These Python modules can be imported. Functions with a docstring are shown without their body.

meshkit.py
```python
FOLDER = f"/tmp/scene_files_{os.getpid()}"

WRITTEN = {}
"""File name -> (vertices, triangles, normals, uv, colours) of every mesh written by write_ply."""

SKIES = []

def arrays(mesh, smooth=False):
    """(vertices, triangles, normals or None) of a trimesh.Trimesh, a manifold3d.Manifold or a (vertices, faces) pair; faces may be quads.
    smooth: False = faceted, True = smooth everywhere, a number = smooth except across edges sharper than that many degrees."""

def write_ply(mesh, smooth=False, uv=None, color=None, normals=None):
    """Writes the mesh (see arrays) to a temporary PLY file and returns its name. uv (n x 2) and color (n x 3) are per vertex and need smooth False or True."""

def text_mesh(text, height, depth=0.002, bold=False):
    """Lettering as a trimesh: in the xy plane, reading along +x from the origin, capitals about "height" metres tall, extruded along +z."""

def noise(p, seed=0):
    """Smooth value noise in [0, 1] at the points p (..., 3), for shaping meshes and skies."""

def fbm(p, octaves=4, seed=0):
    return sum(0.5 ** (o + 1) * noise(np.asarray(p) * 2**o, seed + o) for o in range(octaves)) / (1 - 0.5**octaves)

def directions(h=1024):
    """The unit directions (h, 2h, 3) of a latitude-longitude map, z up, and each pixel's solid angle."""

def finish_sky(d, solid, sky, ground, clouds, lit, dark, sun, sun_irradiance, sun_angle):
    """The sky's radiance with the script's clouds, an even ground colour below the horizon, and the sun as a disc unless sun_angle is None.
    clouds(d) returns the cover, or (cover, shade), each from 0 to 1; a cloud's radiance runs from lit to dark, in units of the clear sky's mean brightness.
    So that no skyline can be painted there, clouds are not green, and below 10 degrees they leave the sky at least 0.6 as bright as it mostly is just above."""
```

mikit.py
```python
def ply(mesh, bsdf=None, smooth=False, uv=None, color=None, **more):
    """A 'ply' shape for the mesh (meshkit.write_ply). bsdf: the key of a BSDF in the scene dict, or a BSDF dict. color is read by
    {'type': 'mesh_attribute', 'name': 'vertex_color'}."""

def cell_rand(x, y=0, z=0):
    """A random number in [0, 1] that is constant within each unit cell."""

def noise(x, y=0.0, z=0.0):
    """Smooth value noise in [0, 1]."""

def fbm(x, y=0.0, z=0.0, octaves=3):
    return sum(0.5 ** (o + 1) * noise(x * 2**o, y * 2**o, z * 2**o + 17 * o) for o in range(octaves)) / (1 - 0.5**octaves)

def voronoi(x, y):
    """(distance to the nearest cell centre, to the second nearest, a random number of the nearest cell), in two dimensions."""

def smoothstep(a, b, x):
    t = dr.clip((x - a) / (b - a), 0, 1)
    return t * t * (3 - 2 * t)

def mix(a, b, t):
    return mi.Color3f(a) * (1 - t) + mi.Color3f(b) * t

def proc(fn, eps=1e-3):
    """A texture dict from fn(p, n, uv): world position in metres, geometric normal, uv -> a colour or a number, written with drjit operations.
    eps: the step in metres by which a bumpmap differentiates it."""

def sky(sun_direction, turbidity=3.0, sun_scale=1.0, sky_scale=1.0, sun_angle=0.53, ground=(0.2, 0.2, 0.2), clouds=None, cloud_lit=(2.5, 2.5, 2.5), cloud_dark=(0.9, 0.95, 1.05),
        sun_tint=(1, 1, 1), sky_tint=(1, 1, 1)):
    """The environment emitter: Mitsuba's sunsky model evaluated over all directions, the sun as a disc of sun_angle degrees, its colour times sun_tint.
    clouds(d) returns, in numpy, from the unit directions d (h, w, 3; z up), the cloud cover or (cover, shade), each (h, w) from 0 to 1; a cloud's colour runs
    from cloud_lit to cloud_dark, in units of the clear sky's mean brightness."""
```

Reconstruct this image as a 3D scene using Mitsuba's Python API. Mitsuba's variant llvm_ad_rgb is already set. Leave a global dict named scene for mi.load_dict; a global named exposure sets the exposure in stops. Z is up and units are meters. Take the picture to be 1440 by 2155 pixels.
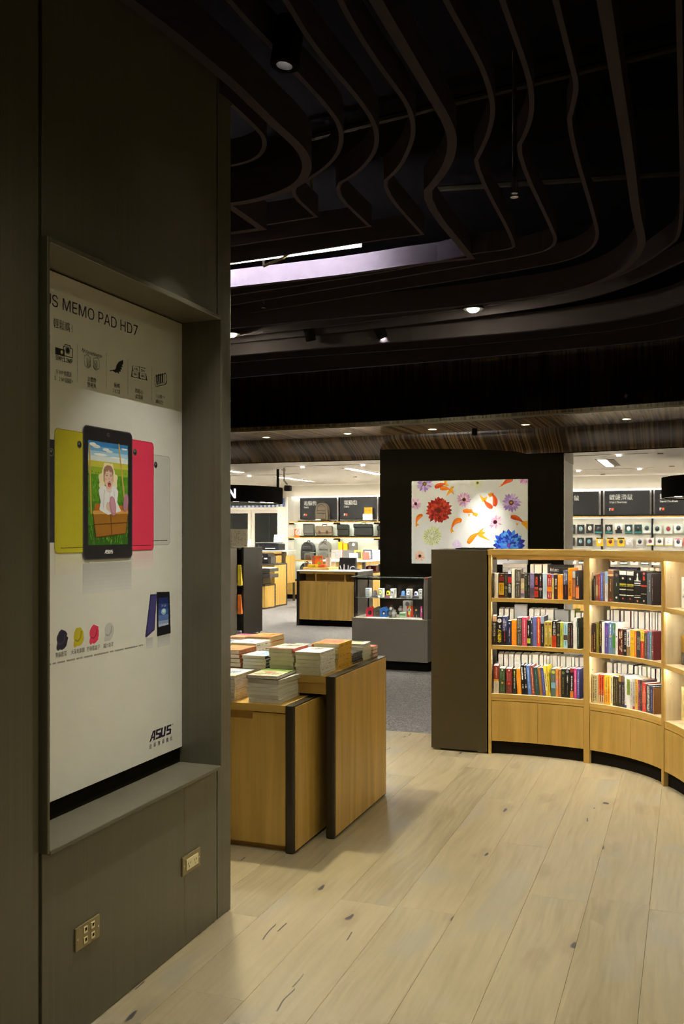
import math, random
import numpy as np, trimesh, drjit as dr, mitsuba as mi
import mikit, meshkit
from mikit import noise, fbm, voronoi, cell_rand, smoothstep, mix
from shapely.geometry import Polygon, MultiPolygon, LineString, Point, box as sbox
from shapely import affinity
from shapely.ops import unary_union

T = mi.ScalarTransform4f
scene, labels = {}, {}
R = random.Random(7)

# ------------------------------------------------------------------ camera, light levels, exposure
# x runs across the shop, y along the dark feature wall on the left, z up; the eye stands at (0, 0, 1.5)
exposure = 4.0
LEVEL = 1 / 16                     # every source below is written at exposure 0 and scaled by this
YAW = math.radians(20.361)
scene['camera'] = {'type': 'perspective', 'fov': 2 * math.degrees(math.atan(720 / 1967)), 'fov_axis': 'x', 'near_clip': 0.05, 'far_clip': 100.0,
                   'principal_point_offset_y': -40.5 / 2155,
                   'to_world': T().look_at(origin=[0, 0, 1.5], target=[-math.sin(YAW), math.cos(YAW), 1.5], up=[0, 0, 1])}
HALLS = ((.8, 1.9), (.8, 4.2), (2.2, 3.1), (1.7, 5.4), (-.3, .5), (.9, -.3), (-2.45, 4.6))
HALL = (535, 492, 296)          # warm recessed downlights of the hall
TABLEHALL = (3000, 2800, 1980)     # the one over the book tables
ACCENT = (120, 114, 96)          # lens of the spot above the poster niche
ACCENT_BEAM = (13.5, 13, 11.3)
PICSPOT = (11.5, 11.4, 11)            # spot on the goldfish picture
CASELED = (230, 230, 210)
CANOPY = (430, 385, 270)
TUBE = (300, 290, 295)
LED = (55, 54, 48)                 # strips under the bookcase shelves
STORE = (150, 143, 124)           # ceiling strips of the electronics shop
SHELFLED = (13, 13.4, 12.2)

# ------------------------------------------------------------------ helpers
def lin(c):
    return [((v / 255) / 12.92 if v / 255 <= .04045 else ((v / 255 + .055) / 1.055) ** 2.4) for v in c]

def box(x0, x1, y0, y1, z0, z1):
    m = trimesh.creation.box(extents=(x1 - x0, y1 - y0, z1 - z0))
    m.apply_translation(((x0 + x1) / 2, (y0 + y1) / 2, (z0 + z1) / 2))
    return m

def cbox(x0, x1, y0, y1, z0, z1, c=.004):
    """A box with chamfered edges."""
    e = np.array([x1 - x0, y1 - y0, z1 - z0]) / 2
    c = min(c, e.min() * .45)
    p = []
    for sx in (-1, 1):
        for sy in (-1, 1):
            for sz in (-1, 1):
                for k in range(3):
                    q = e.copy(); q -= c; q[k] = e[k]
                    p.append(q * (sx, sy, sz))
    m = trimesh.convex.convex_hull(np.array(p))
    m.apply_translation(((x0 + x1) / 2, (y0 + y1) / 2, (z0 + z1) / 2))
    return m

def cyl(r, z0, z1, x=0, y=0, n=24, r2=None):
    a = np.arange(n) * 2 * math.pi / n
    r2 = r if r2 is None else r2
    v = np.vstack([np.stack([r * np.cos(a), r * np.sin(a), a * 0 + z0], 1), np.stack([r2 * np.cos(a), r2 * np.sin(a), a * 0 + z1], 1), [[0, 0, z0], [0, 0, z1]]])
    i = np.arange(n); j = (i + 1) % n
    f = np.vstack([np.stack([i, j, j + n], 1), np.stack([i, j + n, i + n], 1), np.stack([j, i, i * 0 + 2 * n], 1), np.stack([i + n, j + n, i * 0 + 2 * n + 1], 1)])
    m = trimesh.Trimesh(v, f, process=False); m.apply_translation((x, y, 0))
    return m

def lathe(prof, n=32, cap=False):
    """Turns (r, z) points about z."""
    a = np.arange(n) * 2 * math.pi / n
    v = np.vstack([np.stack([r * np.cos(a), r * np.sin(a), a * 0 + z], 1) for r, z in prof])
    f = []
    for k in range(len(prof) - 1):
        i = np.arange(n) + k * n; j = (np.arange(n) + 1) % n + k * n
        f += [np.stack([i, j, j + n], 1), np.stack([i, j + n, i + n], 1)]
    return trimesh.Trimesh(v, np.vstack(f), process=False)

def ext(poly, h, z=0.0):
    """Extrudes a shapely shape by h along +z."""
    gs = [g for g in getattr(poly, 'geoms', [poly]) if g.area > 1e-12 and g.geom_type == 'Polygon']
    m = trimesh.util.concatenate([trimesh.creation.extrude_polygon(g, h, engine='earcut') for g in gs])
    m.apply_translation((0, 0, z))
    return m

def frame(m, o, u, v, n):
    """Moves a mesh from local axes to origin o and axes u, v, n."""
    M = np.eye(4); M[:3, 0], M[:3, 1], M[:3, 2], M[:3, 3] = u, v, n, o
    m = m.copy(); m.apply_transform(M)
    return m

def rot(m, deg, axis=(0, 0, 1), at=(0, 0, 0)):
    m = m.copy(); m.apply_transform(trimesh.transformations.rotation_matrix(math.radians(deg), axis, at))
    return m

def mv(m, x=0, y=0, z=0):
    m = m.copy(); m.apply_translation((x, y, z))
    return m

def cat(*ms):
    return trimesh.util.concatenate([m for m in ms])

def tube(path, r, n=8):
    """A tube along 3-D points."""
    path = np.asarray(path, float); t = np.gradient(path, axis=0); t /= np.linalg.norm(t, axis=1, keepdims=True)
    up = np.array([.03, .05, 1.0]) if np.abs(t[:, 2]).max() < .9 else np.array([.1, 1.0, .05])
    v = []; a = np.arange(n) * 2 * math.pi / n
    for p, d in zip(path, t):
        s = np.cross(d, up); s = s / np.linalg.norm(s) if np.linalg.norm(s) > 1e-4 else np.cross(d, (0, 1.0, .1)) / np.linalg.norm(np.cross(d, (0, 1.0, .1))); w = np.cross(s, d)
        v.append(p + r * (np.cos(a)[:, None] * s + np.sin(a)[:, None] * w))
    v = np.vstack(v); k = len(path); f = []
    for q in range(k - 1):
        i = np.arange(n) + q * n; j = (np.arange(n) + 1) % n + q * n
        f += [np.stack([i, i + n, j], 1), np.stack([j, i + n, j + n], 1)]
    f += [np.stack([i * 0, np.roll(i, -1), i], 1) for i in [np.arange(1, n - 1)]]
    e = np.arange(1, n - 1)
    f = f[:-1] + [np.stack([e * 0, e, e + 1], 1), np.stack([e * 0 + (k - 1) * n, e + 1 + (k - 1) * n, e + (k - 1) * n], 1)]
    m = trimesh.Trimesh(v, np.vstack(f), process=False); m.fix_normals()
    return m

def ribbon(path, t):
    """Plan outline of a strip of thickness t along a 2-D path."""
    return LineString(path).buffer(t / 2, cap_style=2, join_style=2)

class Ink:
    """Pieces of one mesh, each with its own plain colour."""
    def __init__(self): self.v, self.f, self.c, self.n = [], [], [], 0
    def add(self, m, col):
        c = np.asarray(col, float)
        self.v.append(np.asarray(m.vertices)); self.f.append(np.asarray(m.faces) + self.n); self.n += len(m.vertices)
        self.c.append(np.broadcast_to(np.array(lin(c)) if c.ndim == 1 else np.array([lin(k) for k in c]), (len(m.vertices), 3)))
        return self
    def build(self): return (np.vstack(self.v), np.vstack(self.f)), np.vstack(self.c)

def key_of(name):
    k, i = name, 0
    while k in scene or k in labels or k in roots:
        i += 1; k = f'{name}_{i:03d}'
    return k
roots = set()

def thing(name, label, cat_=None, group=None, kind=None):
    k = key_of(name); roots.add(k)
    labels[k] = {'label': label}
    if cat_: labels[k]['category'] = cat_
    if group: labels[k]['group'] = group
    if kind: labels[k]['kind'] = kind
    return k

def put(parent, name, mesh, bsdf, color=None, emit=None, smooth=False, uv=None, label=None, weight=1.0):
    """One entry of the scene: a part of parent, or parent itself when name is None. color: one sRGB colour, or mesh is an Ink."""
    if name is None: k = parent
    else:
        k = f'{parent}__{name}'; i = 0
        while k in scene: i += 1; k = f'{parent}__{name}_{i:03d}'
    if isinstance(mesh, Ink): mesh, col = mesh.build()
    else:
        if smooth not in (False, True) and bsdf in VC:
            mesh = trimesh.graph.smooth_shade(mesh, angle=math.radians(smooth), facet_minarea=None); smooth = True
        nv = len(mesh.vertices)
        col = np.tile(lin(color or (128, 128, 128)), (nv, 1)) if bsdf in VC else None
    more = {'emitter': {'type': 'area', 'radiance': {'type': 'rgb', 'value': [LEVEL * e for e in emit]}, 'sampling_weight': weight}} if emit is not None else {}
    scene[k] = mikit.ply(mesh, bsdf, smooth=smooth, uv=uv, color=col, **more)
    if label: labels[k] = {'label': label}
    return k

TEXTS = {}
def text(s, h, depth=.0004, bold=False):
    k = (s, bold)
    if k not in TEXTS: TEXTS[k] = meshkit.text_mesh(s, 1.0, .01, bold)
    m = TEXTS[k].copy(); m.apply_scale((h, h, depth / .01))
    return m

def fit(m, w):
    m = m.copy(); b = m.bounds; m.apply_scale((w / (b[1][0] - b[0][0]), 1, 1)); m.apply_translation((-m.bounds[0][0], 0, 0))
    return m

GLYPHS = ''.join(dict.fromkeys("輕鬆購後鏡頭前立體聲雙喇叭極克四核心處理器小時續航力追尋無與倫比英藍莓大溪地萊姆巴黎覆盆子瑞士香草電腦包鍵盤滑鼠"))
GLYPH_ROWS = [[65536,200700,200702,2088960,1042020,197836,2092248,1780120,1649048,1780952,2090188,1648228,1647204,2091004,200702,196800,2093248,2089152,196800,200702,204798,65536],
 [0,522296,393696,522624,393240,522480,393604,2096140,405624,1047488,854016,99120,98832,2094616,232588,252294,516480,893744,1672728,1150968,102284,65536],
 [512,560,1033776,581630,574000,843772,1033776,574000,589822,573632,1032384,839676,575692,575692,839676,1034444,3276,851966,837644,1599500,1575036,0],
 [65536,230144,198144,396336,1841248,1687488,112560,198168,465944,491516,1015558,2033158,1773056,204792,212016,222256,215008,197568,198624,212604,225310,131072],
 [65664,196800,233470,442896,815640,1581840,2089776,516094,65536,69628,2092044,1043468,69628,601100,618492,869168,869168,66352,259634,2084402,1587262,0],
 [0,2095102,2097150,192,192,2044,1041932,534020,534020,534524,1041924,1540,280572,812548,280068,312836,444412,61440,1045272,1967900,7174,0],
 [32,98400,49248,49344,2097150,2097150,0,8,1046920,792968,792968,792968,1046920,792968,792968,1046920,792968,792584,792584,792584,848120,278640],
 [2048,2048,3072,3072,0,1048572,1048572,0,98400,98400,49376,49344,49344,49344,24960,24960,24960,25344,768,2097150,2097150,0],
 [288,1040800,815100,814500,1011108,880636,880036,880036,2097148,1585152,1040384,815102,811008,1042428,812044,812044,1042428,811800,811792,811824,913406,262144],
 [0,98800,2095888,99088,1048094,1046520,889240,889072,1044720,526270,1573892,2097150,196656,196656,262128,196656,262128,196656,262142,2093104,48,32],
 [131072,442784,410416,523262,837424,1853232,2097148,279344,521212,279344,279344,523262,0,1048560,114800,49376,29120,16256,16256,261116,2080892,524288],
 [2048,3076,986116,1015716,605988,592932,592932,622372,617764,617764,617764,617764,622372,592932,990756,999204,540036,551940,52228,52228,3132,2072],
 [0,0,1033760,1033760,575008,575008,575024,575024,574512,576560,576560,576560,576528,576536,1034264,1038360,530456,530444,12300,12294,8198,0],
 [131072,409592,409592,393264,393312,2064832,2064640,425340,486660,486668,1043820,978232,945432,1994008,1998140,1466732,1442788,397056,393216,458750,425982,131072],
 [3072,3072,3072,2097150,1048572,3072,3072,262128,262128,196656,196656,196656,262128,262128,25344,25344,58112,49926,115462,492294,2032126,524540],
 [0,0,1048572,1048572,795404,795404,795404,811788,811788,811788,811788,811788,836508,901628,1015820,786444,786444,1048572,1048572,786444,786444,0],
 [196736,196800,196800,204798,204798,2081152,1032960,197392,460336,495216,516064,475328,999820,721692,1773080,1776688,1245408,197104,198556,204302,210950,196608],
 [0,8192,12288,7168,3584,1792,768,49152,49176,442392,311320,835596,835596,835588,835590,1622054,1622118,573536,49248,32736,32704,0],
 [2048,3072,4088,3072,3072,524286,265228,266220,392192,265220,266236,278528,311296,850416,887056,1038608,1039122,815894,554524,1637376,1806334,131132],
 [0,8188,2088956,2087044,137348,137348,139260,137676,2070660,2087044,139260,139260,131200,131200,139260,253950,508032,2031744,1835136,32766,32766,0],
 [0,516600,521208,275208,275208,275208,521208,522744,6336,12384,2097150,2097150,114880,229488,1040892,2094078,275208,275208,275208,521208,521208,262152],
 [0,3072,3072,3072,3072,3072,199712,199728,199728,199704,396312,396300,920588,789510,1838086,1575942,3078,3072,3072,3072,64512,30720],
 [0,192,1032384,1040380,577532,573632,573632,581630,1048574,1032208,573456,573456,589822,581630,573456,1035280,1033744,525072,524816,16,496,224],
 [128,197056,147454,393344,319484,835584,638974,2044710,2044710,442366,442368,843772,2086924,1597436,38924,696316,710668,1794044,1787440,1777212,1062926,0],
 [65664,65920,196800,1040576,815102,798718,860160,860160,893944,795640,811544,2089496,795160,992792,861720,894488,828952,796186,533530,1600538,1701918,1081344],
 [4096,6144,6144,6144,6144,1048572,1048572,6156,6156,12300,12300,12300,12300,24588,24584,49176,49176,98328,196632,917560,1836016,524768],
 [256,384,787200,401400,204792,4120,4120,6168,1974264,2035712,200704,204796,202764,200716,200716,200716,204796,196608,1015808,1900542,1589246,0],
 [0,524272,48,48,262128,48,48,524272,0,1046524,99852,99852,129020,2064480,96,2097150,2097150,114784,57440,24640,1984,768],
 [0,98304,196608,262140,524284,996144,1782576,209712,1048572,1048572,209712,209712,209712,209712,2097150,2097148,0,402200,402188,799116,1585542,0],
 [0,118904,463096,270088,269832,397320,512120,499576,394008,398104,512792,496632,398104,398104,2097150,2097150,128,57792,245872,983100,1835020,0],
 [0,98688,99200,198592,200288,138288,407580,983038,970726,1966080,1982456,425980,419404,419404,419404,425980,425980,419404,419404,419404,419420,139280],
 [512,393984,393984,393984,393984,393996,394012,521080,521184,394176,393984,393984,393984,393984,393988,393990,393990,406278,520964,1033212,918520,0],
 [49344,49344,1048572,2097148,49344,52416,52416,3072,524280,524280,396312,396312,396312,1048574,2097150,7680,15104,29568,123328,491640,2031678,524292],
 [16512,49344,2097150,1048572,49344,1046912,835968,836092,1047296,793408,1048160,837152,835632,1046576,0,524280,406296,406296,406296,406296,2097150,0],
 [16576,49344,2097150,1048572,114880,196608,262142,393216,786432,1966064,591888,69136,66064,2097150,202808,203824,198192,197168,262140,48,992,0],
 [3072,3072,3072,3072,3072,3072,3072,2097150,2097150,7680,7680,6912,13056,13184,24960,25024,49376,98416,196664,917534,1835022,0],
 [0,787448,491488,197400,12568,4496,4400,1574400,1969376,408000,147248,3608,8188,229356,197376,394112,458750,394944,790112,801848,585758,0],
 [128,131264,133312,137408,137412,137436,2087164,2087908,139204,146628,161996,137420,137420,153804,252156,1022144,1972354,1054722,6150,4094,4092,0],
 [16512,49344,1048574,2097150,49344,52416,3072,2097150,1048572,68640,199776,199792,494840,450524,819084,28544,60864,117984,461944,1969182,1575942,3072],
 [131072,395260,397308,396300,396684,2084044,2083948,314444,838668,851966,843774,559372,625036,1935564,1022060,464908,237564,516094,442392,1851416,1573112,64],
 [0,0,524280,524280,396312,396312,396312,396312,396312,396312,524280,524280,393240,393216,393216,393216,393222,393222,393228,524284,262136,0],
 [0,258432,2064640,99326,99326,2096740,246980,254148,504204,1937164,1678904,29568,123360,494716,2002030,52416,24448,32704,249072,461880,15360,0],
 [0,2097150,25472,24832,1048572,811276,1048572,71680,202752,409596,946176,1703928,221176,397336,925688,1705472,139256,162864,149472,139248,163838,30720],
 [16512,24768,49376,98416,458808,2097134,1638374,12384,12384,24672,114880,493504,393216,262128,524280,406296,406296,406296,406296,2097150,2097150,0],
 [0,0,524280,524280,112,448,896,3584,3072,3072,3072,2097150,2097150,3072,3072,3072,3072,3072,3072,3072,64512,63488],
 [128,128,2068612,2068612,397444,401404,401404,393216,999422,2080766,393600,393600,401404,409598,406374,406374,521062,2077542,1848166,13158,13166,4104],
 [2048,3072,3072,3072,3072,3072,3072,3072,2097150,2097150,3072,3072,3072,3072,3072,3072,3072,3072,524284,1048572,0,0],
 [0,496,262112,523264,3072,1048572,2097150,16128,28032,52448,232560,461884,1966110,786416,196656,196656,262128,196656,196656,196656,262128,65584],
 [16512,49344,2097150,1048572,49344,16512,262128,196656,131120,262128,196656,131120,196656,262128,3072,3072,2097150,1048572,3072,3072,3072,2048],
 [0,0,524280,3072,1048572,527364,527364,781812,527364,257520,3072,0,524280,396312,524280,396312,396312,524282,396290,134150,4094,0],
 [0,494796,1034380,842136,840464,842136,1034444,1035460,836806,835968,835968,843774,1038342,1039158,580070,579782,580582,581430,1628166,1630206,1300494,196608],
 [16384,49152,114688,131064,262136,458776,393240,2096664,1834520,197144,197144,197144,197144,261656,261656,196848,196832,196614,196614,131070,131068,0],
 [0,131168,475132,375916,838756,1591404,1580030,1020004,145516,146940,2081888,1016928,142844,719968,702560,695294,759904,187488,523872,2044800,1073662,16396],
 [32768,99312,521008,267024,365328,300574,267264,2095096,791320,889264,823792,791520,1589240,1605150,524272,471856,406288,406288,406288,471864,2097150,0],
 [0,925688,464920,102424,8088,4504,4504,539032,1900542,442374,180230,8184,4120,69656,204792,200728,135192,401400,921624,790552,528632,0],
 [0,126976,508920,393240,393240,521208,393240,393240,393240,524280,2048,396336,445872,421104,396336,429360,454032,404624,396506,524250,466446,4]]
_bits = np.array([[[(r >> (21 - i)) & 1 for i in range(22)] for r in g] for g in GLYPH_ROWS])
_han = {}
def han(s, h, depth=.0004):
    """Chinese lettering, h tall, as a mesh in the xy plane."""
    out = []
    for i, ch in enumerate(s):
        if ch == ' ': continue
        if ch not in GLYPHS:
            out.append(mv(text(ch, h * .72, depth), i * h + h * .15, h * .1)); continue
        if ch not in _han:
            on = np.pad(_bits[GLYPHS.index(ch)], ((0, 0), (1, 1))).astype(np.int8)
            r, a = np.nonzero(np.diff(on, axis=1) == 1); _, b = np.nonzero(np.diff(on, axis=1) == -1)
            sh = unary_union([sbox(p, 21 - q, w, 22 - q) for p, q, w in zip(a, r, b)]).buffer(.25, join_style=2).buffer(-.25, join_style=2).simplify(.35)
            _han[ch] = ext(affinity.scale(sh, 1 / 22, 1 / 22, origin=(0, 0)), .01)
        m = _han[ch].copy(); m.apply_scale((h, h, depth / .01)); out.append(mv(m, i * h))
    return cat(*out)

def ordinal(i):
    w = 'first second third fourth fifth sixth seventh eighth ninth tenth eleventh twelfth thirteenth fourteenth fifteenth sixteenth seventeenth eighteenth nineteenth twentieth'.split()
    return w[i] if i < 20 else 'twenty-' + w[i - 20]

# ------------------------------------------------------------------ materials
VC = {'print', 'gloss', 'matte', 'metalpaint'}
vcol = {'type': 'mesh_attribute', 'name': 'vertex_color'}
def two(b): return {'type': 'twosided', 'bsdf': b}
scene['matte'] = two({'type': 'diffuse', 'reflectance': vcol})
scene['print'] = two({'type': 'principled', 'base_color': vcol, 'roughness': .45, 'specular': .4})
scene['gloss'] = two({'type': 'principled', 'base_color': vcol, 'roughness': .18, 'specular': .5})
scene['metalpaint'] = two({'type': 'principled', 'base_color': vcol, 'roughness': .38, 'specular': .5, 'metallic': .25})
scene['steel'] = two({'type': 'roughconductor', 'material': 'Al', 'alpha': .22})
scene['glass'] = {'type': 'thindielectric', 'int_ior': 1.5}

def oak(p, along):
    """Oak grain; along is the coordinate the grain runs with, p the two across it."""
    a, b = p
    w = fbm(a * 9, b * 9, along * .9, 3)
    fine = fbm(a * 160 + w * 6, b * 160, along * 3.5, 3)
    broad = fbm(a * 26 + w * 3, b * 26, along * 1.1, 2)
    c = mix((.47, .285, .062), (.60, .378, .100), smoothstep(.22, .78, .72 * broad + .28 * fine))
    return c * (.92 + .16 * w)
scene['oak_upright'] = two({'type': 'principled', 'base_color': mikit.proc(lambda p, n, uv: oak((p.x, p.y), p.z)), 'roughness': .42, 'specular': .4})
scene['oak_level'] = two({'type': 'principled', 'base_color': mikit.proc(lambda p, n, uv: oak((p.z, p.y * .25), p.x)), 'roughness': .4, 'specular': .4})
scene['oak_board'] = two({'type': 'principled', 'base_color': mikit.proc(lambda p, n, uv: oak((uv.y, p.z), uv.x) * 1.12), 'roughness': .4, 'specular': .4})

scene['oak_pale'] = two({'type': 'principled', 'base_color': mikit.proc(lambda p, n, uv: mix((.52, .405, .225), (.62, .495, .29), smoothstep(.25, .75, fbm(p.x * 30, p.y * 30, p.z * 2.2, 3)))), 'roughness': .42, 'specular': .4})

def floor_oak(p, n, uv):
    """Whitewashed wide oak board: uv.x across the board (m), uv.y along it (m) plus a board number times 50."""
    k = dr.floor((uv.y + 1) / 50)
    t = cell_rand(k, 3, 1); warm = cell_rand(k, 8, 2)
    x, y = uv.x, uv.y
    w = fbm(x * 7, y * 1.3, k * 3.1, 3)
    g = fbm(x * 85 + w * 9, y * 4.5, k, 3)
    streak = fbm(x * 22 + w * 5, y * 1.2, k + 40, 2)
    c = mix((.225, .182, .104), (.40, .328, .205), .30 * t + .40 * g + .32 * streak)
    c = mix(c, mi.Color3f(.40, .31, .175), .35 * warm)
    grey = smoothstep(.58, .75, fbm(x * 6 + 9, y * 2.6, k * 1.7, 3))
    c = mix(c, mi.Color3f(.29, .265, .21), .5 * grey)
    d1, d2, r = voronoi(x * 3.6 + w * .5 + k * 7, y * 1.35 + k * 3)
    d = dr.sqrt(dr.square(d1)) + .10 * (noise(x * 60, y * 22, k) - .5)
    knot = smoothstep(.040, .012, d) * dr.select(r > .70, 1.0, 0.0)
    ring = smoothstep(.22, .05, d) * dr.select(r > .45, 1.0, 0.0)
    crack = smoothstep(.0045, .001, dr.abs(x - .118 + .06 * (fbm(y * 3.2, k, 5, 3) - .5) - .05 * (r - .5))) * smoothstep(.82, .88, noise(y * 9, k * 5, 2)) * dr.select(t > .7, 1.0, 0.0)
    c = mix(c, mi.Color3f(.22, .165, .10), .32 * ring)
    return mix(c, mi.Color3f(.045, .04, .05), dr.maximum(knot * .9, crack * .8))
scene['floor_oak'] = two({'type': 'principled', 'base_color': mikit.proc(floor_oak), 'roughness': .38, 'specular': .35})

def carpet(p, n, uv):
    s = noise(p.x * 210, p.y * 210) * .6 + noise(p.x * 90, p.y * 90) * .4
    return mix((.125, .117, .116), (.31, .295, .285), smoothstep(.25, .8, s))
scene['carpet'] = two({'type': 'diffuse', 'reflectance': mikit.proc(carpet)})

def bronze(p, n, uv):
    """Brown-grey brushed sheet: fine upright brushing and a few smears."""
    s = fbm(p.x * 240, p.y * 240, p.z * 1.2, 2)
    m = fbm(p.x * 3, p.y * 3, p.z * 1.4, 3)
    return mi.Color3f(.110, .102, .072) * (.84 + .2 * s + .14 * m)
scene['bronze'] = two({'type': 'principled', 'base_color': mikit.proc(bronze), 'roughness': .36, 'specular': .5})

def zebra(p, n, uv):
    """Dark striped veneer, grain upright."""
    s = fbm(p.x * 75, 3, p.z * .8, 3)
    return mix((.030, .017, .007), (.125, .072, .026), smoothstep(.36, .66, s))
scene['zebra_flat'] = two({'type': 'principled', 'base_color': mikit.proc(lambda p, n, uv: mix((.030, .017, .007), (.125, .072, .026), smoothstep(.36, .66, fbm(p.x * 75, p.y * .8, 3, 3)))), 'roughness': .3, 'specular': .4})
scene['zebra'] = two({'type': 'principled', 'base_color': mikit.proc(zebra), 'roughness': .3, 'specular': .4})

# ------------------------------------------------------------------ the setting: floors
BOARD_W = .237
fl = thing('floor', 'whitewashed wide oak plank floor of the hall with dark knots', kind='structure', cat_='floor')
put(fl, 'subfloor', box(-6, 4.5, -3, 6.72, -.05, -.013), 'matte', (92, 76, 52))
rr = random.Random(3); num = 0
for i in range(-12, 9):
    x0 = -.147 + i * BOARD_W
    y = -1.6 - rr.random() * 1.9 if i < 4 else -1
    while y < 6.72:
        ln = rr.uniform(1.5, 2.3); y1 = 6.72 if y + ln > 6.5 else y + ln
        if y1 - y > .12 and y1 > .4 and x0 > -3.0:
            m = cbox(x0 + .0003, x0 + BOARD_W - .0003, y + .0003, y1 - .0003, -.013, rr.uniform(-.0003, .0003), .0007)
            v = np.asarray(m.vertices); num += 1
            uv = np.stack([v[:, 0] - x0, v[:, 1] - y + 50 * num], 1)
            put(fl, 'plank', m, 'floor_oak', uv=uv)
        y = y1
put(fl, 'far_planks', cat(box(-6, -.147 - 12 * BOARD_W, -3, 6.72, -.013, 0), box(-.147 + 9 * BOARD_W, 4.5, -3, 6.72, -.013, 0)), 'floor_oak', uv=np.zeros((16, 2)) + .1)
cp = thing('carpet_floor', 'grey speckled carpet of the electronics shop', kind='structure', cat_='floor')
put(cp, None, box(-12.5, 5, 6.72, 21, -.03, .001), 'carpet')

# left feature wall: brown-grey sheets with open joints
WX, WE = -1.707, 3.342
wl = thing('wall_left', 'brown grey metal sheet feature wall holding the poster niche', kind='structure', cat_='wall')
put(wl, 'core', cat(box(WX - .55, WX - .02, -2, 2.175, 0, 3.3), box(WX - .55, WX - .02, 3.222, WE - .02, 0, 3.3), box(WX - .55, WX - .02, 2.175, 3.222, 0, .595), box(WX - .55, WX - .02, 2.175, 3.222, 2.325, 3.3), box(WX - .55, WX - .2, 2.175, 3.222, .595, 2.325)), 'matte', (12, 11, 9))
def sheet(y0, y1, z0, z1): put(wl, 'panel', cbox(WX - .02, WX, y0, y1, z0, z1, .0015), 'bronze')
sheet(-2.0, -.3, 0, 3.3); sheet(-.292, .9, 0, 3.3); sheet(.908, 2.158, 0, 3.3)
sheet(2.172, 2.9628, .002, .592); sheet(2.9652, 3.211, .002, .592); sheet(2.172, 3.211, 2.330, 3.3)
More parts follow.
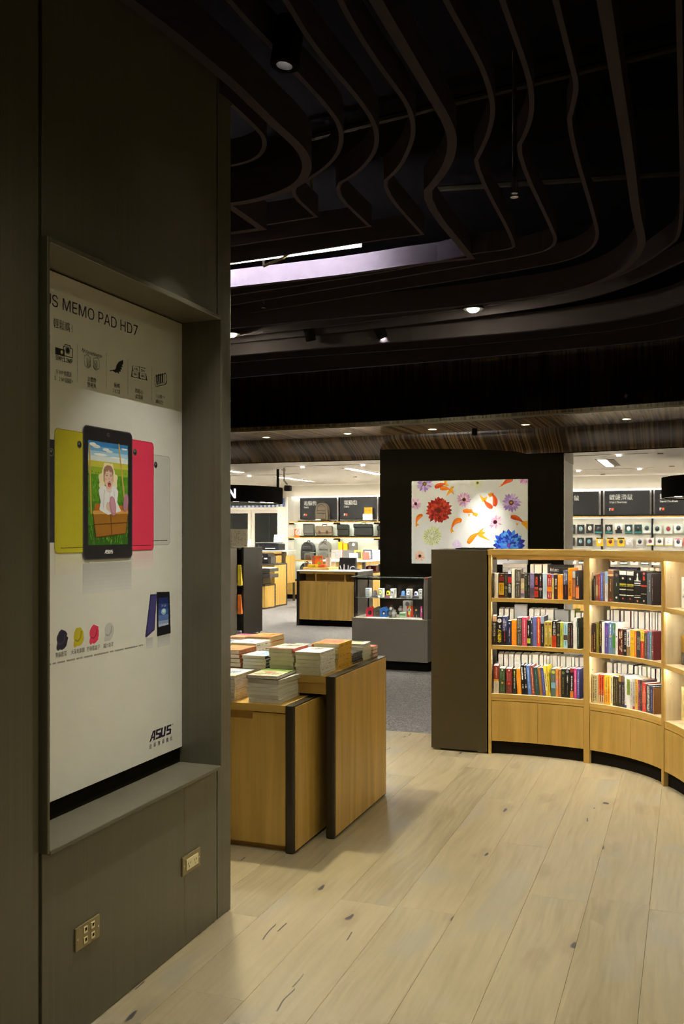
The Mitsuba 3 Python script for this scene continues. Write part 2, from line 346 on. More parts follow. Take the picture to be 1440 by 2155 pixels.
# the last sheet wraps the wall's end with a rounded corner
pts = [(WX - .02, 3.217), (WX, 3.217), (WX, WE - .02)] + [(WX - .02 + .02 * math.cos(a), WE - .02 + .02 * math.sin(a)) for a in np.linspace(.2, math.pi / 2, 7)] + [(WX - .56, WE), (WX - .56, WE - .02), (WX - .02, WE - .02)]
put(wl, 'panel', ext(Polygon(pts), 3.3), 'bronze', smooth=30)
put(wl, 'joint_filler', box(WX - .012, WX - .0004, 2.9628, 2.9652, .004, .59), 'matte', (150, 138, 108))
# niche: a shallow box frame standing 2 cm out of the wall
nf = thing('niche_frame', 'deep dark metal frame around the tablet poster', 'frame')
NX = WX + .022
for nm, m in dict(side=cbox(WX - .16, NX, 2.168, 2.180, .592, 2.33, .002), side_=cbox(WX - .16, NX, 3.204, 3.221, .592, 2.33, .002), sill=cbox(WX - .16, NX, 2.181, 3.204, .586, .600, .002), head=cbox(WX - .16, NX, 2.181, 3.204, 2.313, 2.33, .002), back=box(WX - .185, WX - .16, 2.18, 3.215, .6, 2.32)).items():
    put(nf, nm.strip('_'), m, 'bronze' if nm != 'back' else 'matte', (30, 27, 20))

# socket plates low on the wall
def plate(y0, y1, z0, z1, name, lab):
    k = thing(name, lab, 'wall socket')
    put(k, 'plate', cbox(WX + .0002, WX + .006, y0, y1, z0, z1, .002), 'metalpaint', (140, 126, 92))
    for y in (y0 + .009, y1 - .009): put(k, 'screw', frame(cyl(.003, 0, .0012, n=10), (WX + .006, y, (z0 + z1) / 2), (0, 1, 0), (0, 0, 1), (1, 0, 0)), 'steel')
    return k
k = plate(2.319, 2.440, .252, .322, 'data_socket', 'brushed metal wall plate with four small data ports, nearest the floor corner')
for y in (2.365, 2.402):
    for z in (.272, .303):
        q = put(k, 'port', cbox(WX + .006, WX + .0085, y - .009, y + .009, z - .010, z + .010, .001), 'gloss', (226, 214, 170))
        put(q, 'opening', box(WX + .0085, WX + .0088, y - .004, y + .005, z - .003, z + .006), 'matte', (50, 44, 30))
k = plate(2.943, 3.072, .260, .328, 'power_socket', 'metal wall plate with a cream double power outlet below the niche corner')
q = put(k, 'outlet', cbox(WX + .006, WX + .009, 2.966, 3.052, .274, .314, .0015), 'gloss', (232, 222, 180))
for y in (2.985, 3.03):
    for dy, dz in ((-.008, .003), (.008, .003), (0, -.01)): put(q, 'slot', box(WX + .009, WX + .0093, y + dy - .0015, y + dy + .0015, .294 + dz - .004, .294 + dz + .004), 'matte', (60, 52, 36))

# ------------------------------------------------------------------ the hall's ceiling
ce = thing('ceiling', 'black slab high above the hanging fins', kind='structure', cat_='ceiling')
put(ce, None, box(-9, 5, -3, 11.2, 3.95, 4.0), 'matte', (13, 12, 13))
for nm, m in dict(wall_right=box(4.5, 4.6, -3, 9.6, 0, 4), wall_behind=box(-6, 4.6, -3.1, -3, 0, 4)).items():
    put(thing(nm, 'plain dark wall of the hall outside the view, ' + nm[5:], kind='structure', cat_='wall'), None, m, 'matte', (70, 62, 48))
FINS = [(0,[(-1.72,3.18),(-1.71,3.31),(-1.71,3.44),(-1.71,3.6),(-1.73,3.7),(-1.78,3.79),(-1.85,3.86),(-1.93,3.89),(-2.02,3.9),(-2.11,3.9)]),(1,[(-1.63,2.2),(-1.57,2.51),(-1.53,2.97),(-1.53,3.17),(-1.53,3.36),(-1.52,3.56),(-1.54,3.71),(-1.59,3.84),(-1.67,3.95),(-1.76,4.02),(-1.88,4.07),(-2.01,4.1),(-2.12,4.1),(-2.25,4.09)]),(1,[(-2.14,3.88),(-2.12,4.11),(-2.12,4.49),(-2.32,4.5),(-2.48,4.5)]),(0,[(-1.39,2.53),(-1.38,2.69),(-1.38,2.82),(-1.37,2.97),(-1.37,3.15),(-1.36,3.35),(-1.36,3.53),(-1.37,3.66),(-1.41,3.8),(-1.48,3.94),(-1.59,4.07),(-1.73,4.18),(-1.88,4.29),(-1.89,4.69),(-2.22,4.72),(-2.61,4.74)]),(0,[(-1.21,2.6),(-1.21,2.76),(-1.23,2.96),(-1.23,3.18),(-1.22,3.39),(-1.22,3.6),(-1.24,3.76),(-1.29,3.92),(-1.36,4.04),(-1.47,4.18),(-1.67,4.33),(-1.67,4.94),(-2.1,4.96),(-2.58,5.0),(-2.77,5.03)]),(0,[(-1.03,2.68),(-1.05,2.82),(-1.06,3.03),(-1.06,3.28),(-1.05,3.52),(-1.06,3.67),(-1.1,3.85),(-1.18,4.03),(-1.28,4.21),(-1.43,4.38),(-1.43,5.18),(-1.79,5.2),(-2.29,5.27),(-2.74,5.31),(-2.94,5.34)]),(1,[(-0.94,2.73),(-0.94,2.84),(-0.94,3.02),(-0.94,3.3),(-0.94,3.56),(-0.94,3.79),(-0.96,3.97),(-1.02,4.17),(-1.12,4.37),(-1.28,4.61),(-1.27,5.74),(-1.62,5.75),(-2.07,5.82),(-2.54,5.84),(-3.02,5.85),(-3.23,5.87)]),(0,[(-0.73,2.81),(-0.73,2.93),(-0.72,3.13),(-0.71,3.39),(-0.72,3.59),(-0.74,3.76),(-0.8,3.96),(-0.87,4.13),(-0.94,4.29),(-0.96,5.57),(-1.02,5.64),(-1.23,5.64),(-1.63,5.79),(-2.1,5.89),(-3.12,6.05),(-3.35,6.08)]),(0,[(-0.56,2.87),(-0.56,2.99),(-0.56,3.22),(-0.56,3.45),(-0.57,3.65),(-0.6,3.84),(-0.65,4.01),(-0.73,4.2),(-0.72,5.41),(-0.73,5.57),(-0.78,5.71),(-0.91,5.8),(-1.28,5.88),(-2.16,6.08),(-3.26,6.31),(-3.5,6.36)]),(0,[(-0.4,2.93),(-0.4,3.05),(-0.4,3.27),(-0.4,3.5),(-0.4,3.65),(-0.43,3.81),(-0.48,4.01),(-0.48,5.41),(-0.5,5.62),(-0.55,5.8),(-0.66,5.96),(-0.86,6.06),(-1.3,6.17),(-2.27,6.37),(-3.42,6.63),(-3.68,6.68)]),(1,[(-0.24,2.81),(-0.24,2.91),(-0.24,3.12),(-0.24,3.57),(-0.24,4.19),(-0.25,4.96),(-0.24,5.34),(-0.25,5.52),(-0.31,5.8),(-0.42,6.05),(-0.59,6.26),(-0.81,6.4),(-1.14,6.48),(-1.61,6.55),(-2.6,6.58),(-3.42,6.61),(-3.64,6.62)]),(0,[(-0.03,3.07),(-0.03,3.49),(-0.03,4.18),(-0.03,4.96),(-0.04,5.46),(-0.06,5.78),(-0.12,5.92),(-0.29,6.28),(-0.51,6.57),(-0.74,6.77),(-1.1,6.93),(-2.0,7.1),(-2.85,7.24),(-3.79,7.34),(-4.05,7.36)]),(0,[(0.24,5.68),(0.12,6.01),(-0.03,6.27),(-0.31,6.68),(-0.66,7.03),(-1.15,7.23),(-2.08,7.4),(-2.96,7.5),(-3.92,7.6),(-4.19,7.61)]),(1,[(0.27,6.34),(-0.03,7.03),(-0.46,7.36),(-1.07,7.53),(-1.86,7.57),(-2.99,7.59),(-3.95,7.66),(-4.22,7.67)]),(0,[(0.32,7.43),(-0.04,7.95),(-0.51,8.21),(-1.19,8.34),(-2.07,8.43),(-3.32,8.41),(-4.36,8.44),(-4.65,8.45)]),(1,[(0.33,7.79),(-0.04,8.21),(-0.52,8.33),(-1.2,8.43),(-2.1,8.56),(-3.42,8.66),(-4.53,8.77),(-4.85,8.8)])]
def chaikin(p, keep):
    """Rounds a path except at its sharp corners."""
    for _ in range(2):
        q, kp = [p[0]], [True]
        for i in range(len(p) - 1):
            a, b = p[i], p[i + 1]
            if keep[i] and i > 0: q.append(a); kp.append(True)
            q += [a * .75 + b * .25, a * .25 + b * .75]; kp += [False, False]
        q.append(p[-1]); kp.append(True); p, keep = q, kp
    return p
for n_, (thick, path) in enumerate(FINS):
    p = [np.array(q) for q in path]
    if n_ < 12 and path[0][1] < 3.2: p = [np.array([path[0][0], .8])] + p
    e = p[-1] - p[-2]; p.append(p[-1] + e / np.linalg.norm(e) * 1.6)
    keep = [False] * len(p)
    for i in range(1, len(p) - 1):
        a, b = p[i] - p[i - 1], p[i + 1] - p[i]
        keep[i] = np.dot(a, b) / np.linalg.norm(a) / np.linalg.norm(b) < .35
    p = chaikin(p, keep)
    out = ribbon([tuple(q) for q in p], .042 if thick else .02)
    if n_ < 3: out = out.difference(sbox(WX - .6, -2.5, WX + .001, WE + .001))
    low = thick and n_ != 6
    m = ext(out, .15 if low else .12, 3.1 if low else 3.2)
    k = thing('ceiling_fin', f'{"thick" if thick else "thin"} dark curved ceiling fin, {ordinal(n_)} counted from the feature wall', 'ceiling fin', 'curved fins under the black ceiling')
    put(k, None, m, 'matte', (62, 57, 64))

def aim(m, o, d):
    """Points a mesh's -z axis along d and moves it to o."""
    d = np.asarray(d, float); d /= np.linalg.norm(d); n = -d
    u = np.cross((0, 1, 0) if abs(n[1]) < .9 else (1, 0, 0), n); u /= np.linalg.norm(u)
    return frame(m, o, u, np.cross(n, u), n)
def downlight(o, d=(0, 0, -1), r=.045, L=HALL, lab='', deep=.085, body=.07, tall=.2, group=None, lit=True, name='ceiling_downlight'):
    k = thing(name, lab, 'downlight', group)
    sh = lathe([(r * 1.02, deep), (r * 1.02, 0), (body, 0), (body, tall), (r * .3, tall), (.001, tall)], 28)
    put(k, 'housing', aim(sh, o, d), 'matte', (20, 19, 20), smooth=40)
    a = np.arange(20) * 2 * math.pi / 20
    v = np.vstack([np.stack([r * np.cos(a), r * np.sin(a), a * 0 + deep], 1), [[0, 0, deep]]])
    i = np.arange(20)
    put(k, 'lamp', aim(trimesh.Trimesh(v, np.stack([(i + 1) % 20, i, i * 0 + 20], 1), process=False), o, d), 'matte', (200, 200, 200), emit=L if lit else None, weight=1.6 if L in (HALL, TABLEHALL) else .03)
    return k
downlight((-1.32, 2.98, 3.12), (-.13, -.06, -1), .028, ACCENT, 'small round spotlight nearest the camera, aimed at the poster', .05, .05, .16)
scene['poster_beam'] = {'type': 'spot', 'to_world': T().look_at(origin=[-1.29, 2.88, 3.13], target=[-1.295, 2.88, 0], up=[0, 1, 0]), 'intensity': {'type': 'rgb', 'value': [LEVEL * e for e in ACCENT_BEAM]}, 'sampling_weight': 1.5, 'cutoff_angle': 29.5, 'beam_width': 14}
def dome_light(x, y, z, lab):
    k = thing('ceiling_downlight', lab, 'downlight')
    put(k, 'housing', mv(lathe([(.048, .0), (.05, -.004), (.078, -.004), (.08, .0), (.08, .14), (.02, .14)], 28), x, y, z), 'matte', (24, 23, 24), smooth=40)
    a = np.linspace(0, math.pi / 2, 6)
    put(k, 'lamp', mv(lathe([(max(.046 * math.sin(t), .0005), -.034 * math.cos(t) + .002) for t in a], 20), x, y, z), 'matte', (220, 220, 220), emit=HALL, weight=1.2)
dome_light(-1.536, 7.0, 3.19, 'bright round downlight above the display case, under the fins')
dome_light(-3.672, 7.17, 3.19, 'bright round downlight beside the edge of the feature wall')
downlight((-2.438, 7.567, 3.15), (.25, .5, -.8), .022, (900, 860, 760), 'little dark swivel spotlight between the two bright downlights', .02, .045, .12)
downlight((-3.068, 7.498, 3.15), (.1, .3, -.9), .03, HALL, 'unlit black swivel spotlight left of the little lit one', .03, .045, .12, lit=False)
for i_, (x, y) in enumerate(HALLS): downlight((x, y, 3.15), (0, 0, -1), .05, TABLEHALL if x < -2 else HALL, f'round hall downlight outside the view, {ordinal(i_)} of the unseen ones', .018, .075, group='hall downlights beyond the frame')
k = thing('sprinkler', 'small metal sprinkler head hanging between dark fins', 'sprinkler')
put(k, 'pipe', cyl(.011, 3.3, 3.95, -.832, 4.765, 12), 'metalpaint', (60, 56, 50)); put(k, 'head', cat(cyl(.016, 3.22, 3.3, -.832, 4.765, 12), cyl(.02, 3.2, 3.206, -.832, 4.765, 14)), 'steel')
k = thing('sprinkler', 'tiny sprinkler head beneath the fluorescent tube', 'sprinkler')
put(k, 'pipe', cyl(.01, 3.28, 3.95, -3.035, 6.462, 12), 'metalpaint', (60, 56, 50)); put(k, 'head', cat(cyl(.014, 3.22, 3.28, -3.035, 6.462, 12), cyl(.018, 3.2, 3.206, -3.035, 6.462, 14)), 'steel')
k = thing('fluorescent_tube', 'white fluorescent batten behind the dark fins', 'ceiling light')
put(k, 'tube', rot(frame(cyl(.016, -1.075, 1.075, n=12), (0, 0, 0), (0, 1, 0), (0, 0, 1), (1, 0, 0)), -3.5).apply_translation((-3.0, 5.60, 3.298)), 'matte', (230, 230, 230), emit=TUBE, weight=.5)
put(k, 'batten', rot(cbox(-1.12, 1.12, -.03, .03, .03, .075), -3.5).apply_translation((-3.0, 5.60, 3.298)), 'matte', (60, 58, 56))
k = thing('loose_cable', 'loose grey cable dangling beside the fluorescent tube', 'cable')
put(k, None, tube([(-2.26, 5.56, 3.9), (-2.28, 5.55, 3.55), (-2.32, 5.54, 3.40), (-2.37, 5.53, 3.32), (-2.46, 5.53, 3.265), (-2.57, 5.53, 3.235), (-2.60, 5.54, 3.23)], .010), 'matte', (96, 90, 62))
for i, (a, b) in enumerate((((-2.2, 5.2, 3.86), (2.5, 4.4, 3.86)), ((-1.6, 6.1, 3.8), (1.2, 6.6, 3.8)))):
    put(thing('conduit_pipe', ('straight' if i else 'longer') + ' dim conduit running across the black ceiling void', 'pipe'), None, tube([a, b], .022), 'matte', (40, 37, 30))

# ------------------------------------------------------------------ canopy over the shop's entrance
fr = np.array([(-9.5, 9.49), (-4.877, 9.488), (-3.088, 9.47), (-1.123, 9.136), (-.04, 8.92), (1.2, 8.6), (4.4, 7.6)])
bk = np.array([(-9.5, 10.45), (-5.4, 10.45), (-3.48, 10.42), (-1.27, 10.22), (-.05, 9.98), (1.2, 9.65), (4.4, 8.65)])
lo = np.array([(-9.5, 10.85), (-5.573, 10.85), (-3.551, 10.87), (-1.307, 10.637), (-.046, 10.355), (1.2, 10.02), (4.4, 9.0)])
def smoothpath(p, n=60):
    from scipy.interpolate import PchipInterpolator
    s = np.linspace(p[0, 0], p[-1, 0], n); return np.stack([s, PchipInterpolator(p[:, 0], p[:, 1])(s)], 1)
fr, bk, lo = smoothpath(fr), smoothpath(bk), smoothpath(lo)
def loft(curves):
    v = np.vstack([np.c_[c[:, :2], np.full(len(c), z)] for c, z in curves]); n = len(curves[0][0]); f = []
    for k in range(len(curves) - 1):
        i = np.arange(n - 1) + k * n
        f += [np.stack([i, i + 1, i + n + 1], 1), np.stack([i, i + n + 1, i + n], 1)]
    return trimesh.Trimesh(v, np.vstack(f), process=False)
ca = thing('canopy', 'long dark striped wood canopy over the shop entrance', kind='structure', cat_='canopy')
put(ca, 'soffit', ext(Polygon(np.vstack([fr, bk[::-1]])), .05, 2.62), 'zebra_flat')
prof = [(bk * (1 - t) + lo * t, 2.62 - .24 * (1 - (1 - t) ** 2) ** .5 if False else 2.62 - .24 * math.sin(t * math.pi / 2)) for t in np.linspace(0, 1, 9)]
prof = [(bk * (1 - math.sin(a) ** 2) + lo * math.sin(a) ** 2, 2.62 - .24 * (a / (math.pi / 2))) for a in np.linspace(0, math.pi / 2, 9)]
put(ca, 'cove', loft(prof), 'zebra', smooth=True)
put(ca, 'lower_edge', loft([(lo, 2.38), (lo + [0, .12], 2.38), (lo + [0, .12], 2.75)]), 'matte', (16, 14, 11))
put(ca, 'front_lip', loft([(fr + [0, .03], 2.618), (fr - [0, .012], 2.618), (fr - [0, .012], 2.635), (fr + [0, .05], 2.64)]), 'metalpaint', (96, 86, 64))
put(ca, 'upper_fascia', loft([(bk + [0, .30], 2.67), (bk + [0, .30], 3.95)]), 'zebra')
for i, (x, y) in enumerate(((-5.75, 10.12), (-4.714, 10.11), (-3.66, 10.045), (-2.632, 9.94), (-1.601, 9.84), (-.58, 9.69))):
    k = thing('canopy_downlight', f'small round downlight in the wooden canopy, {ordinal(i)} from the left' if i else 'small round canopy downlight hidden behind the feature wall', 'downlight', 'row of canopy downlights')
    put(k, 'trim', mv(lathe([(.036, .004), (.038, 0), (.05, 0), (.052, .006)], 24), x, y, 2.613), 'metalpaint', (190, 180, 150), smooth=40)
    a = np.arange(16) * 2 * math.pi / 16; v = np.vstack([np.stack([.036 * np.cos(a), .036 * np.sin(a), a * 0], 1), [[0, 0, 0]]]); j = np.arange(16)
    put(k, 'lamp', mv(trimesh.Trimesh(v, np.stack([(j + 1) % 16, j, j * 0 + 16], 1), process=False), x, y, 2.6165), 'matte', (220, 220, 220), emit=CANOPY, weight=.35)

# ------------------------------------------------------------------ tablet poster in the niche (faces +x; u runs along y, v along z)
PX0 = -1.855
ps = thing('tablet_poster', 'large white tablet advertisement poster set in the dark niche', 'poster')
put(ps, 'board', cbox(PX0 - .006, PX0, 2.1815, 3.2035, .66, 2.309, .001), 'print', (226, 224, 217))
def onp(m, lvl=1): return frame(m, (PX0 + .0003 * lvl, 0, 0), (0, 1, 0), (0, 0, 1), (1, 0, 0))
def pp(poly, lvl=1): return onp(ext(poly, .0003), lvl)
def tx(s, u, v, h, w=None, bold=False, cn=False):
    m = han(s, h, .0003) if cn else text(s, h, .0003, bold)
    if w: m = fit(m, w)
    return onp(mv(m, u, v), 1)
INK = (38, 32, 58); GREY = (92, 88, 92)
m = text('S MEMO PAD HD7', .037, .0003); m = fit(m, .481)
put(ps, 'title', cat(onp(mv(m, 2.408, 2.2), 1), tx('ASU', 2.280, 2.2, .037, .123)), 'print', INK)
put(ps, 'subtitle', tx('輕鬆購!', 2.415, 2.135, .031, .095, cn=True), 'print', GREY)
put(ps, 'dotted_rules', cat(*[pp(sbox(u - .0011, v, u + .0011, v + .003)) for u in (2.398, 2.536, 2.697, 2.826, 2.983) for v in np.arange(1.982, 2.104, .006)]), 'print', (120, 118, 114))
# camera icon
ring = lambda u, v, r, w: Point(u, v).buffer(r).difference(Point(u, v).buffer(r - w))
b = sbox(2.466, 2.058, 2.509, 2.083).union(sbox(2.474, 2.08, 2.497, 2.091)).buffer(.003)
k = put(ps, 'camera_icon', cat(pp(b.difference(b.buffer(-.0025)).union(Point(2.486, 2.076).buffer(.0085))), pp(sbox(2.424, 2.053, 2.470, 2.075).difference(Point(2.456, 2.065).buffer(.005))), pp(ring(2.486, 2.076, .012, .0018))), 'print', (26, 24, 26))
put(ps, 'camera_icon__lens', pp(ring(2.456, 2.065, .0065, .0022), 2), 'print', (196, 190, 60))
put(ps, 'caption', tx('5MP/1.2MP', 2.426, 2.037, .0135, .085, bold=True), 'print', (40, 38, 40))
put(ps, 'caption', cat(tx('5MP後鏡頭', 2.430, 1.992, .017, .076, cn=True), tx('1.2MP前鏡頭*', 2.421, 1.971, .017, .092, cn=True)), 'print', GREY)
put(ps, 'caption', cat(tx('SonicMaster', 2.583, 2.083, .0115, .089, bold=False), pp(LineString([(2.56, 2.087), (2.566, 2.097), (2.570, 2.085), (2.575, 2.095), (2.58, 2.087)]).buffer(.001))), 'print', (50, 48, 50))
g = []
for u, s in ((2.591, 1), (2.640, -1)):
    o = Polygon([(u - .017, 2.075), (u - .005 * s, 2.081), (u + .017, 2.074), (u + .017, 2.045), (u + .004 * s, 2.036), (u - .017, 2.043)])
    g += [o.difference(o.buffer(-.0016)), LineString([(u - .003 * s, 2.07), (u - .003 * s, 2.038)]).buffer(.0008), ring(u + .007 * s, 2.063, .006, .0014), ring(u + .007 * s, 2.048, .008, .0016), ring(u + .007 * s, 2.048, .004, .0014)]
put(ps, 'speaker_icon', pp(unary_union(g)), 'print', (58, 56, 58))
put(ps, 'caption', cat(tx('立體聲', 2.590, 1.994, .0165, .049, cn=True), tx('雙喇叭', 2.590, 1.975, .0165, .049, cn=True)), 'print', (56, 54, 58))
fe = [(2.731, 2.052), (2.752, 2.058), (2.757, 2.073), (2.772, 2.088), (2.797, 2.098), (2.796, 2.083), (2.788, 2.081), (2.794, 2.074), (2.784, 2.072), (2.789, 2.065), (2.779, 2.063), (2.782, 2.055), (2.770, 2.055), (2.772, 2.047), (2.758, 2.051), (2.752, 2.047)]
put(ps, 'feather_icon', pp(Polygon(fe).buffer(.0006).union(LineString([(2.718, 2.048), (2.735, 2.052)]).buffer(.0014))), 'print', (30, 28, 30))
put(ps, 'caption', cat(tx('極輕', 2.743, 1.996, .0165, .034, cn=True), tx('302克', 2.736, 1.976, .0165, .042, cn=True)), 'print', GREY)
o = Polygon([(2.858, 2.090), (2.938, 2.094), (2.953, 2.05), (2.846, 2.048)])
hole = unary_union([sbox(a, c, a + .036, c + .015).buffer(.002) for a, c in ((2.862, 2.073), (2.905, 2.074), (2.857, 2.053), (2.905, 2.054))])
put(ps, 'processor_icon', cat(pp(o.difference(hole)), *[tx('CPU', a, c, .008, .024, bold=True) for a, c in ((2.868, 2.0765), (2.911, 2.0775), (2.863, 2.0565), (2.911, 2.0575))]), 'print', (42, 40, 42))
put(ps, 'caption', cat(tx('四核心', 2.874, 1.995, .0168, .05, cn=True), tx('處理器', 2.874, 1.975, .0168, .05, cn=True)), 'print', (56, 54, 58))
o = Polygon([(3.003, 2.070), (3.012, 2.077), (3.066, 2.093), (3.078, 2.1), (3.090, 2.088), (3.090, 2.062), (3.078, 2.053), (3.013, 2.036), (3.004, 2.044)])
bars = [LineString([(a, 2.076 + (a - 3.01) * .3), (a + .002, 2.046 + (a - 3.01) * .3)]).buffer(.0042) for a in (3.018, 3.031, 3.044, 3.057)]
put(ps, 'battery_icon', pp(o.difference(o.buffer(-.0022)).union(unary_union(bars)).union(affinity.scale(ring(3.079, 2.077, .021, .003), .5, 1))), 'print', (36, 34, 36))
put(ps, 'caption', cat(tx('10小時**', 3.012, 1.995, .0165, .062, cn=True), tx('續航力', 3.012, 1.975, .0165, .048, cn=True)), 'print', (70, 68, 70))
# the printed tablets
def rr_(u0, u1, v0, v1, r): return sbox(u0 + r, v0 + r, u1 - r, v1 - r).buffer(r, 8)
def tablet(name, u0, u1, v0, v1, col, edge, lens, slot, dark):
    k = put(ps, name, Ink().add(pp(rr_(u0, u1, v0, v1, .016), 1 + slot), edge).add(pp(rr_(u0 + .003, u1 - .003, v0 + .003, v1 - .003, .014), 2 + slot), col).add(pp(sbox(u0 + .03, v0 + .016, u1 - .02, v0 + .0185), 3 + slot), dark), 'print')
    if lens: put(k, 'lens', Ink().add(pp(Point(lens).buffer(.0125), 3 + slot), (110, 110, 104)).add(pp(Point(lens).buffer(.0095), 4 + slot), (34, 34, 36)).add(pp(Point(lens[0] - .002, lens[1] + .003).buffer(.004), 5 + slot), (120, 120, 122)), 'print')
tablet('navy_tablet', 2.2, 2.52, 1.465, 1.785, (36, 38, 56), (52, 54, 72), (2.404, 1.745), 0, (24, 24, 38))
tablet('silver_tablet', 2.84, 3.112, 1.448, 1.784, (206, 205, 200), (178, 177, 172), (3.009, 1.746), 0, (90, 90, 92))
tablet('yellow_tablet', 2.419, 2.70, 1.430, 1.823, (204, 194, 38), (178, 168, 34), (2.545, 1.781), 3, (120, 112, 20))
tablet('pink_tablet', 2.72, 2.995, 1.431, 1.827, (236, 62, 96), (206, 44, 80), (2.869, 1.782), 3, (130, 24, 46))
k = put(ps, 'black_tablet', Ink().add(pp(rr_(2.563, 2.851, 1.405, 1.8485, .02), 9), (84, 82, 88)).add(pp(rr_(2.5665, 2.848, 1.408, 1.8455, .018), 10), (32, 31, 38)).add(pp(Point(2.704, 1.828).buffer(.0065), 11), (96, 94, 96)).add(pp(Point(2.704, 1.828).buffer(.0035), 12), (20, 20, 24)), 'print')
def stroke(*p): return LineString(p).buffer(.095, cap_style=2, join_style=2)
LOGO = [Polygon([(0, 0), (.17, 0), (.56, 1), (.40, 1)]), Polygon([(.52, 1), (.70, 1), (.63, 0), (.45, 0)]), Polygon([(.27, .26), (.5, .26), (.5, .42), (.33, .42)]),
        stroke((1.30, .905), (.86, .905), (.82, .52), (1.22, .48), (1.18, .095), (.72, .095)), stroke((1.47, 1.0), (1.38, .095), (1.76, .095), (1.86, 1.0)), stroke((2.60, .905), (2.14, .905), (2.10, .52), (2.50, .48), (2.46, .095), (2.0, .095))]
def logo(u, v, w, h, lvl): return cat(*[pp(affinity.translate(affinity.scale(q, w / 2.68, h, origin=(0, 0)), u, v), lvl) for q in LOGO])
put(k, 'logo', logo(2.682, 1.424, .051, .0125, 11), 'print', (226, 226, 226))
scr = sbox(2.590, 1.454, 2.822, 1.8005)
pic = Ink()
for i, (v0, v1, c) in enumerate(((1.735, 1.752, (226, 236, 236)), (1.752, 1.768, (176, 214, 236)), (1.768, 1.784, (112, 178, 224)), (1.784, 1.8005, (58, 132, 200)))): pic.add(pp(sbox(2.590, v0, 2.822, v1), 11), c)
for u, v, w, h in ((2.615, 1.789, .03, .006), (2.635, 1.783, .035, .006), (2.69, 1.776, .03, .005), (2.71, 1.771, .03, .004), (2.80, 1.786, .03, .003), (2.66, 1.757, .06, .004), (2.76, 1.752, .07, .003)): pic.add(pp(affinity.scale(Point(u, v).buffer(1), w / 2 * 1.3, h).intersection(scr), 12), (244, 248, 250))
for v0, v1, c in ((1.715, 1.735, (206, 202, 72)), (1.69, 1.715, (156, 186, 52)), (1.60, 1.69, (96, 156, 40)), (1.52, 1.60, (72, 134, 30)), (1.454, 1.52, (48, 104, 22))): pic.add(pp(sbox(2.590, v0, 2.822, v1), 11), c)
rg = random.Random(5)
for i in range(420):
    u, v = rg.uniform(2.592, 2.82), rg.uniform(1.455, 1.70) ; a = rg.uniform(-.004, .004); h = .006 + .012 * (1.70 - v) / .25
    c = rg.choice(((120, 178, 50), (58, 118, 26), (84, 150, 36), (38, 88, 18), (150, 196, 70)))
    pic.add(pp(Polygon([(u - .0016, v), (u + .0016, v), (u + a, min(v + h, 1.71))]).intersection(scr), 12), c)
kp = put(k, 'screen_picture', pic, 'print')
def ell(u, v, a, b_, deg=0): return affinity.rotate(affinity.scale(Point(u, v).buffer(1, 10), a, b_), deg)
def limb(pts, w): return unary_union([LineString(pts[i:i + 2]).buffer(w[i], 6) for i in range(len(pts) - 1)])
g = Ink()
g.add(pp(limb([(2.596, 1.785), (2.606, 1.56)], [.0035]), 13), (206, 172, 92)).add(pp(limb([(2.766, 1.80), (2.798, 1.62)], [.0035]), 13), (206, 172, 92))
g.add(pp(Polygon([(2.62, 1.565), (2.822, 1.56), (2.822, 1.588), (2.63, 1.592)]), 13), (196, 106, 40)).add(pp(Polygon([(2.614, 1.556), (2.822, 1.562), (2.822, 1.574), (2.614, 1.568)]), 14), (222, 168, 84))
g.add(pp(Polygon([(2.616, 1.556), (2.822, 1.562), (2.808, 1.492), (2.632, 1.478)]), 14), (170, 112, 36))
for p_ in ([(2.716, 1.557), (2.722, 1.486)], [(2.622, 1.522), (2.814, 1.530)], [(2.632, 1.479), (2.808, 1.493)], [(2.616, 1.556), (2.632, 1.479)], [(2.820, 1.556), (2.808, 1.493)]): g.add(pp(LineString(p_).buffer(.0018), 15), (104, 62, 18))
put(kp, 'swing', g, 'print')
g = Ink(); skin, sk2 = (236, 196, 172), (208, 152, 130)
g.add(pp(unary_union([ell(2.703, 1.706, .033, .026), ell(2.668, 1.672, .017, .024, 12), ell(2.738, 1.672, .017, .024, -12), ell(2.658, 1.655, .009, .01), ell(2.747, 1.657, .009, .01), ell(2.676, 1.70, .010, .012), ell(2.732, 1.70, .010, .012), ell(2.655, 1.682, .009, .01), ell(2.750, 1.684, .009, .01), ell(2.672, 1.648, .01, .009), ell(2.735, 1.648, .01, .009), ell(2.685, 1.722, .01, .01), ell(2.722, 1.722, .01, .01)]), 13), (246, 234, 190))
g.add(pp(limb([(2.655, 1.63), (2.642, 1.592), (2.603, 1.635)], [.0125, .0085]), 10), skin).add(pp(limb([(2.752, 1.63), (2.776, 1.598), (2.795, 1.648)], [.0125, .0085]), 10), skin)
g.add(pp(ell(2.603, 1.640, .008, .011), 11), sk2).add(pp(ell(2.796, 1.65, .008, .011), 11), sk2)
g.add(pp(Polygon([(2.650, 1.636), (2.666, 1.652), (2.70, 1.645), (2.74, 1.652), (2.757, 1.636), (2.750, 1.60), (2.772, 1.572), (2.70, 1.560), (2.655, 1.574), (2.662, 1.60)]).buffer(.004), 15), (246, 244, 246))
for p_ in ([(2.68, 1.64), (2.672, 1.575)], [(2.71, 1.635), (2.712, 1.6)], [(2.735, 1.638), (2.742, 1.585)]): g.add(pp(LineString(p_).buffer(.0012), 16), (206, 206, 214))
